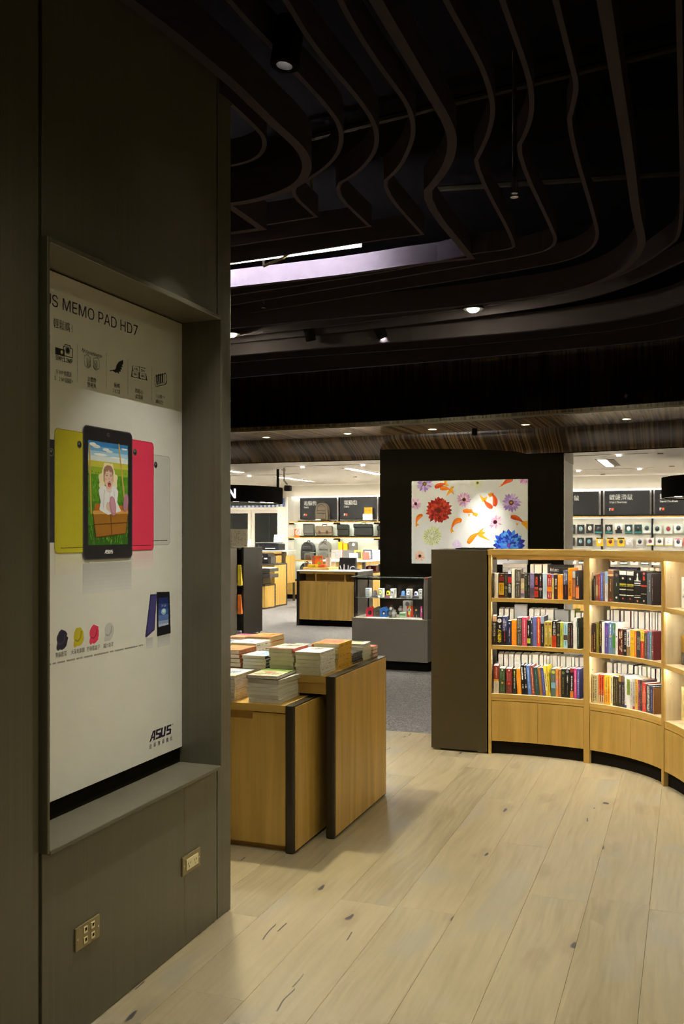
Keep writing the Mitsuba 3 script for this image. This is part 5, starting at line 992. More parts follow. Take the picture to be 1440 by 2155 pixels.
def flower(name, u, v, r, rings, heart, cols, seed, pointed=1.0, wid=.16, lab=None):
    cx, cz = fz(u, v); r *= .00104; rg = random.Random(seed); ink = Ink(); lvl = 1
    for i in range(rings):
        R1 = r * (1 - .75 * i / rings); n = max(7, int(round((20 if rings > 2 else 17) * (1 - .35 * i / rings))))
        for j in range(n):
            a = 2 * math.pi * (j + .5 * (i % 2) + rg.uniform(-.18, .18)) / n
            p = petal(cx, cz, a, R1 * .12, R1 * rg.uniform(.86, 1.04), R1 * wid * rg.uniform(.8, 1.15)).intersection(SHEET)
            if p.is_empty or p.area < 1e-8: continue
            c = cols[rg.randrange(len(cols))]
            ink.add(onf(ext(p, .0004), lvl + (j % 2)), c)
            if r > .1 and rings > 2:
                p2 = petal(cx, cz, a, R1 * .3, R1 * .8, R1 * wid * .35).intersection(SHEET)
                if not p2.is_empty: ink.add(onf(ext(p2, .0004), lvl + (j % 2) + .6), tuple(min(255, int(t * .72 + (40 if pointed > 1 else 0))) for t in c))
        lvl += 2
    if heart:
        p = Point(cx, cz).buffer(r * heart[0]).intersection(SHEET)
        if not p.is_empty: ink.add(onf(ext(p, .0004), lvl + 1), heart[1]).add(onf(ext(Point(cx, cz).buffer(r * heart[0] * .5).intersection(SHEET), .0004), lvl + 2), heart[2])
    put(fp, name, ink, 'print')
PUR = ((206, 178, 226), (184, 146, 214), (220, 198, 234), (170, 130, 206))
PNK = ((232, 196, 220), (222, 170, 206), (240, 214, 228), (206, 150, 196))
flower('daisy', 195, 105, 98, 2, (.24, (120, 84, 60), (150, 130, 50)), PUR, 1, wid=.13)
flower('daisy', 1165, 330, 112, 2, (.24, (110, 60, 56), (190, 140, 50)), PUR, 2, wid=.13)
flower('daisy', 645, 290, 88, 2, (.24, (120, 60, 40), (60, 24, 30)), PNK, 3, wid=.13)
flower('daisy', 92, 332, 75, 2, (.24, (90, 40, 50), (60, 24, 34)), PNK, 4, wid=.13)
flower('daisy', 990, 545, 88, 2, (.26, (96, 30, 44), (60, 16, 30)), ((236, 206, 222), (226, 160, 190), (242, 222, 230)), 5, wid=.12)
flower('daisy', 1305, 52, 80, 2, (.26, (96, 30, 54), (56, 20, 36)), ((226, 170, 214), (206, 130, 190), (232, 190, 222)), 6, wid=.13)
flower('daisy', 140, 932, 68, 2, (.26, (70, 30, 36), (40, 16, 24)), ((244, 206, 180), (236, 176, 140), (248, 222, 206)), 7, wid=.13)
flower('daisy', 565, 800, 62, 2, None, ((216, 196, 226), (226, 212, 234)), 8, wid=.12)
flower('pale_blossom', 795, 105, 92, 2, (.22, (206, 206, 90), (60, 70, 40)), ((230, 230, 214), (226, 226, 200), (232, 232, 224)), 9, wid=.14)
flower('pale_blossom', 282, 705, 124, 4, None, ((228, 232, 196), (220, 226, 176), (232, 236, 210), (212, 220, 160)), 10)
flower('red_dahlia', 356, 408, 160, 6, (.2, (128, 34, 22), (110, 52, 20)), ((190, 54, 34), (166, 40, 30), (206, 84, 44), (140, 32, 26), (196, 60, 56)), 11, wid=.15)
flower('blue_dahlia', 1137, 805, 182, 6, (.12, (110, 60, 190), (130, 80, 200)), ((40, 90, 214), (28, 60, 190), (70, 140, 232), (36, 50, 170), (90, 170, 240)), 12, 1.2, wid=.16)
def fish(pts, w, col, tail, fins=()):
    P = [np.array(fz(*p)) for p in pts]
    t = np.linspace(0, 1, 14)[:, None]; B = (1 - t) ** 2 * P[0] + 2 * t * (1 - t) * P[1] + t ** 2 * P[2]
    d = np.gradient(B, axis=0); d /= np.linalg.norm(d, axis=1, keepdims=True); n = np.stack([-d[:, 1], d[:, 0]], 1)
    s = t[:, 0]; ww = w * .00104 * np.clip(np.sin(np.pi * np.clip(s * .93 + .07, 0, 1)) ** .62 * (1 - .62 * s), .08, 1)[:, None]
    body = Polygon(np.vstack([B + n * ww, (B - n * ww)[::-1]])).buffer(.002).intersection(SHEET)
    ink = Ink()
    for f in tail + list(fins):
        q = Polygon([fz(*x) for x in f]).buffer(.001).intersection(SHEET)
        if not q.is_empty: ink.add(onf(ext(q, .0004), 1), (246, 178, 40))
    for f in tail:
        q = LineString([fz(*f[0]), fz(*f[len(f) // 2])]).buffer(.0025).intersection(SHEET)
        if not q.is_empty: ink.add(onf(ext(q, .0004), 2), (240, 146, 30))
    ink.add(onf(ext(body, .0004), 3), col)
    back = Polygon(np.vstack([B[1:-1] + n[1:-1] * ww[1:-1] * .75, (B[1:-1] + n[1:-1] * ww[1:-1] * .2)[::-1]])).intersection(SHEET)
    if back.area > 1e-7: ink.add(onf(ext(back, .0004), 4), tuple(min(255, c + 22) for c in col))
    e = B[1] + n[1] * ww[1] * .4; ink.add(onf(ext(Point(e).buffer(.0032), .0004), 5), (50, 24, 16))
    put(fp, 'goldfish', ink, 'print')
OR, RO = (240, 128, 26), (226, 84, 30)
fish([(315, 148), (372, 118), (432, 108)], 32, RO, [[(415, 120), (420, 70), (455, 66), (440, 96), (475, 130), (440, 128)]])
fish([(375, 165), (432, 150), (486, 176)], 30, OR, [[(478, 175), (500, 145), (538, 140), (512, 168), (530, 230), (498, 205), (444, 250), (462, 200)]])
fish([(1180, 70), (1130, 70), (1062, 140)], 34, RO, [[(1078, 120), (1060, 150), (1030, 155), (1056, 138), (1048, 120)]])
fish([(960, 385), (905, 360), (868, 302)], 32, RO, [[(880, 318), (850, 320), (818, 240), (860, 275), (905, 262), (890, 296)]])
fish([(980, 368), (1010, 290), (952, 232)], 34, RO, [[(966, 250), (930, 270), (912, 236), (940, 216), (976, 222)]])
fish([(635, 425), (690, 405), (752, 442)], 30, OR, [[(742, 438), (770, 440), (802, 452), (782, 484), (764, 470), (742, 470)], [(700, 418), (720, 396), (745, 412)], [(690, 452), (700, 480), (716, 456)]])
fish([(618, 530), (540, 500), (505, 618)], 36, OR, [[(505, 600), (520, 640), (540, 655), (515, 652), (500, 672), (492, 630)]])
fish([(170, 460), (100, 480), (98, 562)], 28, OR, [[(98, 548), (116, 566), (138, 578), (112, 580), (92, 600), (90, 566)]])
fish([(690, 785), (735, 700), (808, 668)], 36, (246, 146, 22), [[(795, 672), (822, 640), (862, 610), (846, 650), (884, 662), (850, 690), (930, 750), (860, 728), (805, 702)]])
fish([(1160, 490), (1230, 490), (1290, 546)], 32, (220, 84, 24), [[(1278, 538), (1310, 536), (1345, 532), (1340, 580), (1345, 640), (1300, 590), (1276, 566)], [(1218, 560), (1228, 585), (1244, 562)]])
lampx = thing('picture_spotlight', 'small black spotlight under the canopy aimed at the goldfish picture', 'spotlight')
put(lampx, 'body', aim(cyl(.03, 0, .1, n=16), (-2.20, 10.10, 2.56), (-.1, .45, -.9)), 'matte', (24, 23, 22))
scene['picture_beam'] = {'type': 'spot', 'to_world': T().look_at(origin=[-2.205, 10.12, 2.545], target=[-2.22, 10.67, 1.32], up=[0, 1, 0]), 'intensity': {'type': 'rgb', 'value': [LEVEL * e for e in PICSPOT]}, 'sampling_weight': 1.0, 'cutoff_angle': 19, 'beam_width': 2.5}

# ------------------------------------------------------------------ glass display case with watches
CX0, CX1, CY0, CY1 = -3.455, -2.600, 9.62, 10.12
dc = thing('display_case', 'grey based glass display case full of boxed watches', 'display case')
put(dc, 'plinth', box(CX0 + .02, CX1, CY0 + .04, CY1, .004, .10), 'matte', (20, 19, 18))
put(dc, 'base', cbox(CX0, CX1, CY0, CY1, .10, .556, .003), 'metalpaint', (130, 125, 112))
put(dc, 'deck', box(CX0 + .012, CX1 - .03, CY0 + .012, CY1 - .02, .556, .562), 'matte', (226, 224, 206))
put(dc, 'end_panel', cbox(CX1 - .045, CX1, CY0 + .004, CY1, .556, 1.006, .003), 'metalpaint', (120, 115, 102))
put(dc, 'lock', cbox(CX1 - .026, CX1 - .002, CY0 - .001, CY0 + .02, .985, 1.012, .002), 'gloss', (206, 60, 50))
for x, y in ((CX0 + .028, CY0 + .02), (CX1 - .055, CY0 + .02), (CX0 + .028, CY1 - .02)): put(dc, 'post', cbox(x - .007, x + .007, y - .007, y + .007, .556, .992, .001), 'matte', (24, 23, 22))
put(dc, 'top_rail', cat(box(CX0 + .02, CX1 - .048, CY0 + .014, CY0 + .03, .972, .992), box(CX0 + .02, CX1 - .048, CY1 - .03, CY1 - .014, .972, .992)), 'matte', (24, 23, 22))
def pane(x0, x1, y0, y1, z0, z1):
    if x0 == x1: v = [(x0, y0, z0), (x0, y1, z0), (x0, y1, z1), (x0, y0, z1)]
    elif y0 == y1: v = [(x0, y0, z0), (x1, y0, z0), (x1, y0, z1), (x0, y0, z1)]
    else: v = [(x0, y0, z0), (x1, y0, z0), (x1, y1, z0), (x0, y1, z0)]
    return trimesh.Trimesh(v, [[0, 1, 2], [0, 2, 3]], process=False)
put(dc, 'front_pane', pane(CX0, CX1 - .045, CY0 + .004, CY0 + .004, .557, 1.0), 'glass')
put(dc, 'side_pane', pane(CX0 + .003, CX0 + .003, CY0 + .004, CY1, .557, 1.0), 'glass')
put(dc, 'rear_pane', pane(CX0, CX1 - .045, CY1 - .004, CY1 - .004, .557, 1.0), 'glass')
put(dc, 'top_pane', pane(CX0, CX1, CY0, CY1, 1.004, 1.004), 'glass')
put(dc, 'top_edge', cat(box(CX0, CX1, CY0 - .001, CY0 + .002, 1.0, 1.008), box(CX0 - .001, CX0 + .002, CY0, CY1, 1.0, 1.008)), 'gloss', (150, 168, 156))
put(dc, 'glass_shelf', pane(CX0 + .03, CX1 - .05, CY0 + .05, CY1 - .03, .776, .776), 'glass')
put(dc, 'shelf_edge', box(CX0 + .03, CX1 - .05, CY0 + .048, CY0 + .052, .772, .778), 'gloss', (150, 166, 156))
put(dc, 'light_bar', box(CX0 + .05, CX1 - .07, CY0 + .032, CY0 + .046, .978, .986), 'matte', (230, 230, 226), emit=CASELED, weight=.7)
SY = CY0 + .09
def watchbox(x, front, ink2, lab, h=.098, w=.052):
    k = thing('watch_box', lab, 'box', 'boxed watches on the glass shelf')
    put(k, 'carton', cbox(x, x + w, SY, SY + .075, .7765, .7765 + h, .002), 'print', (222, 220, 212))
    put(k, 'front', box(x + .002, x + w - .002, SY - .0012, SY - .0001, .779, .7765 + h - .003), 'print', front)
    put(k, 'picture', Ink().add(frame(ext(rr_(x + w * .26, x + w * .74, .812, .857, .006), .0006), (0, SY - .0012, 0), (1, 0, 0), (0, 0, 1), (0, -1, 0)), ink2).add(frame(ext(rr_(x + w * .34, x + w * .66, .824, .845, .003), .0006), (0, SY - .0018, 0), (1, 0, 0), (0, 0, 1), (0, -1, 0)), (70, 76, 76)).add(box(x + w * .25, x + w * .75, SY - .0018, SY - .0012, .79, .795), (150, 146, 130)), 'print')
XS = lambda p: -3.455 + (p - 737) * .00527
DG = (72, 74, 72)
watchbox(XS(760.5), DG, (96, 98, 96), 'grey watch carton with dark picture, leftmost on the glass shelf')
watchbox(XS(789), DG, (206, 204, 60), 'grey watch carton showing a yellow watch')
watchbox(XS(814.5), (112, 114, 106), (136, 138, 130), 'plain grey watch carton in the middle of the glass shelf')
watchbox(XS(849), DG, (232, 232, 228), 'grey watch carton showing a white watch')
watchbox(XS(875), (104, 106, 100), (150, 152, 146), 'grey watch carton at the right end of the glass shelf')
def sportwatch(x, col, face, lab, stand=(44, 42, 46)):
    k = thing('sports_watch', lab, 'watch', 'sports watches on small stands')
    put(k, 'stand', cbox(x - .012, x + .056, SY - .005, SY + .06, .7765, .804, .002), 'print', stand)
    put(k, 'strap', frame(ext(Polygon([(.004, 0), (.038, 0), (.034, .034), (.026, .043), (.014, .043), (.008, .034)]).buffer(.002), .03), (x, SY + .035, .805 + .002), (1, 0, 0), (0, 0, 1), (0, -1, 0)), 'gloss', col)
    put(k, 'display', frame(ext(rr_(.011, .031, .009, .029, .003), .002), (x, SY + .0049, .807), (1, 0, 0), (0, 0, 1), (0, -1, 0)), 'gloss', face)
sportwatch(XS(777), (40, 40, 42), (60, 62, 64), 'black sports watch between the first two cartons')
sportwatch(XS(805.5), (214, 204, 40), (50, 52, 54), 'yellow sports watch right of the yellow-picture carton', (80, 40, 50))
sportwatch(XS(838), (46, 84, 140), (90, 96, 100), 'blue sports watch standing behind a small price card')
sportwatch(XS(865.5), (226, 228, 220), (60, 60, 120), 'white sports watch right of the white-picture carton')
for x, lab in ((XS(790), 'small white price card under the yellow-picture carton'), (XS(816), 'small white price card beside the plain grey carton')):
    k = thing('price_card', lab, 'price card'); put(k, None, rot(cbox(x, x + .024, SY - .028, SY - .026, .7765, .798, .0005), 0), 'print', (236, 236, 230))
def hut(x, col, roof, lab):
    k = thing('watch_hut', lab, 'box', 'hut shaped watch boxes'); y = CY0 + .10; w = .078; z = .5625
    body = Polygon([(0, 0), (w, 0), (w, .07), (w * .62, .108), (w * .1, .088), (0, .07)])
    put(k, 'body', frame(ext(body, .09), (x, y + .09, z), (1, 0, 0), (0, 0, 1), (0, -1, 0)), 'gloss', col)
    put(k, 'roof', frame(ext(LineString([(0, .072), (w * .1, .090), (w * .62, .110), (w, .072)]).buffer(.0022, cap_style=2), .094), (x, y + .092, z), (1, 0, 0), (0, 0, 1), (0, -1, 0)), 'gloss', roof)
    put(k, 'window', frame(ext(rr_(w * .34, w * .82, .022, .066, .012), .001), (x, y - .0004, z), (1, 0, 0), (0, 0, 1), (0, -1, 0)), 'gloss', (38, 36, 40))
    put(k, 'watch', frame(ext(rr_(w * .45, w * .72, .030, .052, .008), .001), (x, y - .0016, z), (1, 0, 0), (0, 0, 1), (0, -1, 0)), 'gloss', (206, 206, 206) if col[2] > 120 else (70, 66, 66))
hut(XS(761.5), (214, 44, 74), (232, 84, 60), 'red hut-shaped watch box, leftmost in the case')
hut(XS(777.5), (58, 56, 46), (80, 80, 66), 'olive-black hut-shaped watch box between the red and blue ones')
hut(XS(792), (34, 86, 160), (70, 150, 214), 'blue hut-shaped watch box')
def wrist(x, y, z, ring_, face, lab, r=.024, cuff=True):
    k = thing('wristwatch', lab, 'watch', 'wristwatches on display cuffs')
    o = (x, y, z); ax = ((1, 0, 0), (0, .35, .937), (0, -.937, .35))
    put(k, 'case', frame(cyl(r, 0, .009, n=20), o, *ax), 'gloss', ring_)
    put(k, 'dial', frame(cyl(r * .7, .009, .0105, n=18), o, *ax), 'gloss', face)
    put(k, 'hands', frame(cat(box(-.0008, .0008, 0, r * .5, .0105, .0112), box(0, r * .4, -.0008, .0008, .0105, .0112)), o, *ax), 'matte', (60, 60, 60))
    put(k, 'strap', frame(cat(cbox(-r * .55, r * .55, r * .8, r * 1.7, -.012, .004, .002), cbox(-r * .55, r * .55, -r * 1.7, -r * .8, -.012, .004, .002)), o, *ax), 'gloss', ring_)
    if cuff: put(k, 'cuff', cbox(x - .017, x + .017, y + .012, y + .05, .5625, z + .01, .004), 'gloss', (150, 150, 146))
yl = CY0 + .12
wrist(XS(815), yl, .655, (34, 34, 36), (226, 226, 222), 'black watch with a white dial beside the blue hut')
wrist(XS(824.5), yl - .05, .612, (170, 168, 160), (206, 204, 196), 'silver watch standing low in front of the pale card')
wrist(XS(835), yl, .650, (58, 50, 44), (96, 92, 86), 'brown-black watch in front of the tall white box')
wrist(XS(817), yl - .05, .605, (60, 60, 62), (96, 96, 96), 'dark watch below the white-dialled black one')
k = thing('watch_carton', 'tall white carton showing a dark watch, behind the brown-black watch', 'box')
x = XS(832.5); put(k, 'carton', cbox(x, x + .095, CY0 + .26, CY0 + .33, .5625, .735, .002), 'print', (214, 212, 204)); put(k, 'picture', frame(ext(ell(x + .05, .70, .022, .024), .001), (0, CY0 + .26, 0), (1, 0, 0), (0, 0, 1), (0, -1, 0)), 'print', (64, 70, 74))
k = thing('watch_carton', 'low green and white carton at the bottom of the case', 'box')
x = XS(836); put(k, 'carton', cbox(x, x + .07, CY0 + .075, CY0 + .10, .5625, .625, .002), 'print', (206, 216, 200)); put(k, 'band', box(x + .003, x + .067, CY0 + .0742, CY0 + .075, .59, .61), 'print', (70, 140, 70))
for (px, c1, c2, lab) in ((847, (226, 70, 44), (206, 226, 70), 'red boxed watch with lime strap, third from the right'), (861.5, (30, 29, 30), (206, 96, 44), 'black boxed watch with a square dial, second from the right'), (875.5, (206, 62, 140), (232, 226, 228), 'magenta boxed watch, rightmost in the case')):
    k = thing('boxed_watch', lab, 'watch', 'boxed watches with upright cards'); x = XS(px); y = CY0 + .13
    put(k, 'card', cbox(x, x + .069, y + .03, y + .05, .5625, .688, .002), 'print', c1)
    put(k, 'stand', cat(cbox(x + .004, x + .066, y - .02, y + .02, .5625, .567, .001), box(x + .036, x + .044, y, y + .006, .567, .60)), 'gloss', (180, 180, 178))
    o, ax = (x + .035, y + .006, .645), ((1, 0, 0), (0, .25, .968), (0, -.968, .25))
    put(k, 'strap', frame(cbox(-.012, .012, -.05, .042, -.006, 0, .003), o, *ax), 'gloss', c2 if px == 847 else (32, 30, 32) if px == 861.5 else c1)
    put(k, 'watch', frame(cyl(.021, 0, .008, n=20), o, *ax), 'gloss', (228, 230, 222) if px != 861.5 else (40, 38, 38))
    put(k, 'dial', frame(cyl(.012, .008, .0095, n=16) if px != 861.5 else cbox(-.011, .011, -.009, .009, .008, .0095, .001), o, *ax), 'gloss', (96, 104, 100) if px != 861.5 else (206, 150, 70))

# ------------------------------------------------------------------ electronics shop behind the portal
CZ = 2.53
put(thing('ceiling_shop', 'low white ceiling of the electronics shop', kind='structure', cat_='ceiling'), None, box(-12.5, 5, 10.99, 21, CZ, CZ + .05), 'matte', (226, 222, 210))
wb = thing('wall_back', 'pale back wall of the electronics shop', kind='structure', cat_='wall')
put(wb, 'left_part', cat(box(-8.48, -2.6, 19.42, 19.5, 0, 2.56), box(-8.56, -8.48, 19.42, 20.1, 0, 2.56)), 'matte', (206, 198, 180))
put(wb, 'right_part', cat(box(-2.6, 5, 18.0, 18.1, 0, 2.56), box(-2.7, -2.6, 18.0, 19.42, 0, 2.56)), 'matte', (206, 198, 180))
put(wb, 'door_wall', cat(box(-12.5, -8.56, 20.08, 20.2, 2.28, 2.56), box(-12.5, -8.56, 20.3, 20.4, 0, 2.56)), 'matte', (206, 198, 180))
for nm, m in dict(wall_shop_left=box(-12.6, -12.5, 10.9, 21, 0, 2.56), wall_shop_right=box(4.9, 5.0, 9.2, 18.1, 0, 2.56)).items():
    put(thing(nm, 'pale side wall of the electronics shop, ' + nm[10:], kind='structure', cat_='wall'), None, m, 'matte', (206, 200, 184))
# glazed doors at the back left
for n_, (x0, x1, lab) in enumerate(((-10.75, -9.735, 'white framed glass door at the back, partly behind the feature wall'), (-9.725, -8.80, 'white framed glass door with dark panes beside the bag shelves'))):
    k = thing(f'door_{n_ + 1}', lab, kind='structure', cat_='door')
    put(k, 'frame', ext(sbox(x0, 0.002, x1, 2.0).difference(sbox(x0 + .09, .12, x1 - .08, 1.925)), .06).apply_transform(np.array([[1, 0, 0, 0], [0, 0, -1, 20.08], [0, 1, 0, 0], [0, 0, 0, 1.0]])), 'matte', (214, 206, 190))
    put(k, 'pane', box(x0 + .09, x1 - .08, 20.045, 20.055, .12, 1.925), 'gloss', (34, 36, 36))
    put(k, 'pane_seam', box((x0 + x1) / 2 - .006, (x0 + x1) / 2 + .006, 20.038, 20.0445, .12, 1.925), 'matte', (62, 64, 62))
k = thing('trim_1', 'white casing above and beside the glass doors', kind='structure', cat_='trim')
put(k, None, cat(box(-12.5, -8.80, 20.0, 20.08, 2.004, 2.06), box(-8.795, -8.475, 19.46, 20.08, 0, 2.06)), 'matte', (226, 220, 206))
k = thing('striped_valance', 'blue and white striped valance above the glass doors', 'valance')
put(k, 'cloth', box(-12.4, -8.80, 20.03, 20.045, 2.065, 2.27), 'matte', (206, 208, 206))
put(k, 'stripes', cat(*[box(x, x + .045, 20.022, 20.0295, 2.066, 2.269) for x in np.arange(-12.38, -8.86, .105)]), 'matte', (96, 116, 166)); labels[k + '__stripes'] = {'kind': 'stuff'}
k = thing('corner_post', 'slim dark post at the left end of the bag shelves', 'post')
put(k, None, cbox(-8.465, -8.397, 19.24, 19.31, 0.002, 2.254, .003), 'matte', (44, 37, 38))

# lights in the white ceiling
def strip(x0, x1, y0, y1, lab, e=STORE, sunk=.012):
    k = thing('ceiling_strip_light', lab, 'ceiling light')
    put(k, 'frame', cat(box(x0 - .03, x0, y0 - .03, y1 + .03, CZ - .012, CZ - .001), box(x1, x1 + .03, y0 - .03, y1 + .03, CZ - .012, CZ - .001), box(x0, x1, y0 - .03, y0, CZ - .012, CZ - .001), box(x0, x1, y1, y1 + .03, CZ - .012, CZ - .001)), 'matte', (196, 192, 182))
    put(k, 'diffuser', box(x0, x1, y0, y1, CZ - .010, CZ - .002), 'matte', (230, 230, 226), emit=e, weight=1.0)
strip(-7.36, -7.25, 13.2, 14.66, 'short ceiling strip light at the far left, above the black ring sign')
strip(-7.31, -7.20, 16.1, 17.7, 'slanting ceiling strip light above the left shelves, nearest the back wall')
strip(-5.27, -5.13, 14.3, 15.95, 'broad ceiling strip light beside the dark pier')
strip(-1.225, -1.105, 13.77, 15.28, 'white panel light in the right ceiling, left of the grey vent')
HID = ((-9.6, 15.2), (-3.3, 13.2), (-3.3, 16.0), (1.2, 14.5), (1.2, 16.5), (-5.2, 17.4), (-9.6, 18.0))
for x, y in HID: strip(x - .07, x + .07, y - .8, y + .8, f'hidden shop ceiling strip light, {ordinal(HID.index((x, y)))} of the unseen ones')
k = thing('ceiling_vent', 'grey vent panel beside the right ceiling light', 'vent')
put(k, None, box(-1.085, -1.0, 13.82, 15.2, CZ - .008, CZ - .001), 'matte', (150, 144, 134))
def track(a, b, lab, spots):
    k = thing('light_track', lab, 'ceiling light'); a, b = np.array(a), np.array(b)
    m = box(-.012, np.linalg.norm(b - a) + .012, -.02, .02, -.012, -.001)
    d = (b - a) / np.linalg.norm(b - a)
    put(k, 'channel', frame(m, (a[0], a[1], CZ), (d[0], d[1], 0), (-d[1], d[0], 0), (0, 0, 1)), 'gloss', (236, 232, 222))
    for s in spots:
        p = a + (b - a) * s; put(k, 'spot', cyl(.03, CZ - .03, CZ - .012, p[0], p[1], 14), 'matte', (240, 240, 236), emit=(20, 19, 17), weight=.02)
track((-6.04, 13.65), (-4.44, 13.52), 'long thin light track near the front of the left ceiling', (.2, .85))
track((-8.1, 15.52), (-6.56, 15.43), 'thin light track above the black ring sign', (.35,))
track((-1.80, 13.10), (-.515, 12.95), 'front light track in the right ceiling', (.72,))
track((-1.90, 16.11), (-.55, 15.95), 'rear light track in the right ceiling', (.12, .85))
for i, (x, y) in enumerate(((-6.35, 14.3), (-5.9, 16.6), (-.35, 13.0), (-.25, 15.6), (-1.45, 17.4))):
    put(thing('ceiling_sensor', ('small round sensor in the shop ceiling, ' + ('front left', 'rear left', 'right of the front track', 'right of the rear track', 'close to the back wall')[i]), 'sensor'), None, cyl(.04, CZ - .014, CZ - .001, x, y, 14), 'matte', (170, 160, 140))

def ring_sign(cx, cy, r, z0, z1, lab, nspots, a0):
    k = thing('ring_sign', lab, 'sign')
    put(k, 'band', mv(lathe([(r - .02, z0), (r, z0), (r, z1), (r - .02, z1), (r - .02, z0)], 96), cx, cy), 'matte', (15, 14, 12), smooth=40)
    put(k, 'underside', mv(lathe([(r - .30, z0 + .02), (r - .30, z0 + .012), (r - .022, z0 + .012), (r - .022, z0 + .02)], 96), cx, cy), 'metalpaint', (40, 36, 30), smooth=40)
    put(k, 'inner_band', mv(lathe([(r - .30, z0), (r - .28, z0), (r - .28, z1 - .05), (r - .30, z1 - .05), (r - .30, z0)], 80), cx, cy), 'metalpaint', (30, 28, 24), smooth=40)
    for i in range(nspots):
        a = a0 + i * .26
        q = put(k, 'spot', cyl(.045, z0 + .004, z0 + .011, cx + (r - .15) * math.cos(a), cy + (r - .15) * math.sin(a), 16), 'matte', (240, 240, 236), emit=(26, 25, 23), weight=.03)
    for a in (0.6, 2.2, 4.4):
        put(k, 'rod', cyl(.022, z1 - .02, CZ - .001, cx + (r - .06) * math.cos(a), cy + (r - .06) * math.sin(a), 10), 'matte', (30, 28, 26))
    return k
k = ring_sign(-7.368, 13.479, 1.25, 1.95, 2.20, 'black ring shaped hanging sign with a lit letter N at the left', 5, -.9)
def ring_text(k, cx, cy, r, s, h, ang, z, emit):
    m = text(s, h, .008, True)
    u = np.array([-math.sin(ang), math.cos(ang), 0]); n = np.array([math.cos(ang), math.sin(ang), 0])
    put(k, 'letter', frame(m, np.array([cx, cy, z]) + n * (r + .004) - u * .055, u, (0, 0, 1), n), 'matte', (240, 240, 250), emit=emit, weight=.03)
an = -.768
ring_text(k, -7.368, 13.479, 1.25, 'N', .135, an, 2.005, (7, 6.6, 9))
ring_sign(.90, 13.45, 1.25, 1.95, 2.22, 'black ring shaped hanging sign at the right edge of the view', 5, 3.5)
k = thing('security_camera', 'small dark security camera hanging right of the black ring sign', 'camera')
put(k, 'arm', tube([(-6.16, 13.9, CZ - .002), (-6.16, 13.9, 2.32), (-6.10, 13.88, 2.26)], .016), 'matte', (150, 146, 130))
put(k, 'body', cbox(-6.13, -6.03, 13.82, 13.92, 2.15, 2.24, .01), 'matte', (44, 42, 40))

# ------------------------------------------------------------------ bag shelves on the back wall
SYF, SYB = 19.30, 19.41
k = thing('bag_shelving', 'lit wall shelving with oak shelves and black sign boards for laptop bags', 'shelving')
put(k, 'back_panel', box(-8.39, -5.2, 19.40, 19.419, .42, 1.73), 'matte', (214, 220, 206))
put(k, 'upper_panel', box(-8.39, -5.2, 19.40, 19.419, 1.731, 2.26), 'matte', (232, 230, 222))
put(k, 'side_panel', box(-8.395, -8.36, 19.06, 19.40, .42, 2.26), 'matte', (226, 224, 214))
for x in (-7.257, -6.325): put(k, 'upright', box(x - .014, x + .014, 19.36, 19.40, .42, 2.25), 'matte', (40, 38, 44))
for x0, x1 in ((-8.355, -7.262), (-7.252, -6.33), (-6.32, -5.22)):
    for z in (.864, 1.37, 1.712):
        put(k, 'shelf', cbox(x0, x1, 19.06 if z < 1.6 else 19.10, 19.36, z - .028, z, .002), 'oak_level')
        [put(k, 'bracket', box(q, q + .02, 19.10, 19.36, z - .06, z - .029), 'matte', (46, 42, 48)) for q in (x0 + .01, x1 - .03)]
        put(k, 'shelf_light', box(x0 + .05, x1 - .05, 19.30, 19.33, z - .036, z - .0285), 'matte', (236, 236, 230), emit=SHELFLED, weight=.5)
put(k, 'base', cbox(-8.39, -5.2, 19.02, 19.40, .10, .40, .003), 'oak_upright')
put(k, 'base_top', box(-8.395, -5.2, 19.015, 19.40, .401, .419), 'matte', (50, 46, 46))
put(k, 'plinth', box(-8.38, -5.2, 19.05, 19.39, .003, .099), 'matte', (26, 24, 24))
put(k, 'top_light', box(-8.37, -5.22, 19.30, 19.36, 2.263, 2.278), 'matte', (240, 240, 236), emit=(4.5, 4.4, 4.1), weight=.5)
def sign(x0, x1, z0, z1, y, cn, en, key, lab):
    q = put(key, 'sign_board', cbox(x0, x1, y - .03, y, z0, z1, .003), 'metalpaint', (46, 46, 48), label=lab)
    if cn:
        o = (x0 + .10 * (x1 - x0), y - .0305, z1 - .17)
        ink = Ink().add(frame(han(cn, .105, .002), o, (1, 0, 0), (0, 0, 1), (0, -1, 0)), (240, 240, 236)).add(frame(text(en, .034, .002, True), (o[0] + .004, o[1], z1 - .225), (1, 0, 0), (0, 0, 1), (0, -1, 0)), (226, 226, 222))
        lz = z0 + .075
        ink.add(frame(ext(sbox(0, 0, .022, .045).union(sbox(.0, .03, .04, .05)), .002), (o[0], o[1], lz), (1, 0, 0), (0, 0, 1), (0, -1, 0)), (206, 206, 200)).add(frame(ext(sbox(.038, 0, .085, .05), .002), (o[0], o[1], lz), (1, 0, 0), (0, 0, 1), (0, -1, 0)), (226, 84, 40)).add(frame(ext(sbox(.05, .018, .075, .024).union(sbox(.06, .03, .07, .04)), .003), (o[0], o[1], lz), (1, 0, 0), (0, 0, 1), (0, -1, 0)), (250, 200, 180))
        put(q, 'lettering', ink, 'matte')
    return q
sign(-8.178, -7.305, 1.765, 2.243, 19.36, '電腦包', 'Carry', k, 'black sign board behind the grey backpack')
sign(-7.215, -6.37, 1.765, 2.250, 19.36, '電腦包', 'Carry', k, 'black sign board behind the orange card')
sign(-6.28, -5.3, 1.765, 2.250, 19.36, None, None, k, 'black sign board next to the dark pier')
for x0, x1 in ((-8.18, -7.30), (-7.22, -6.365)): put(k, 'riser', box(x0, x1, 19.20, 19.33, 1.7135, 1.735), 'matte', (40, 37, 36))
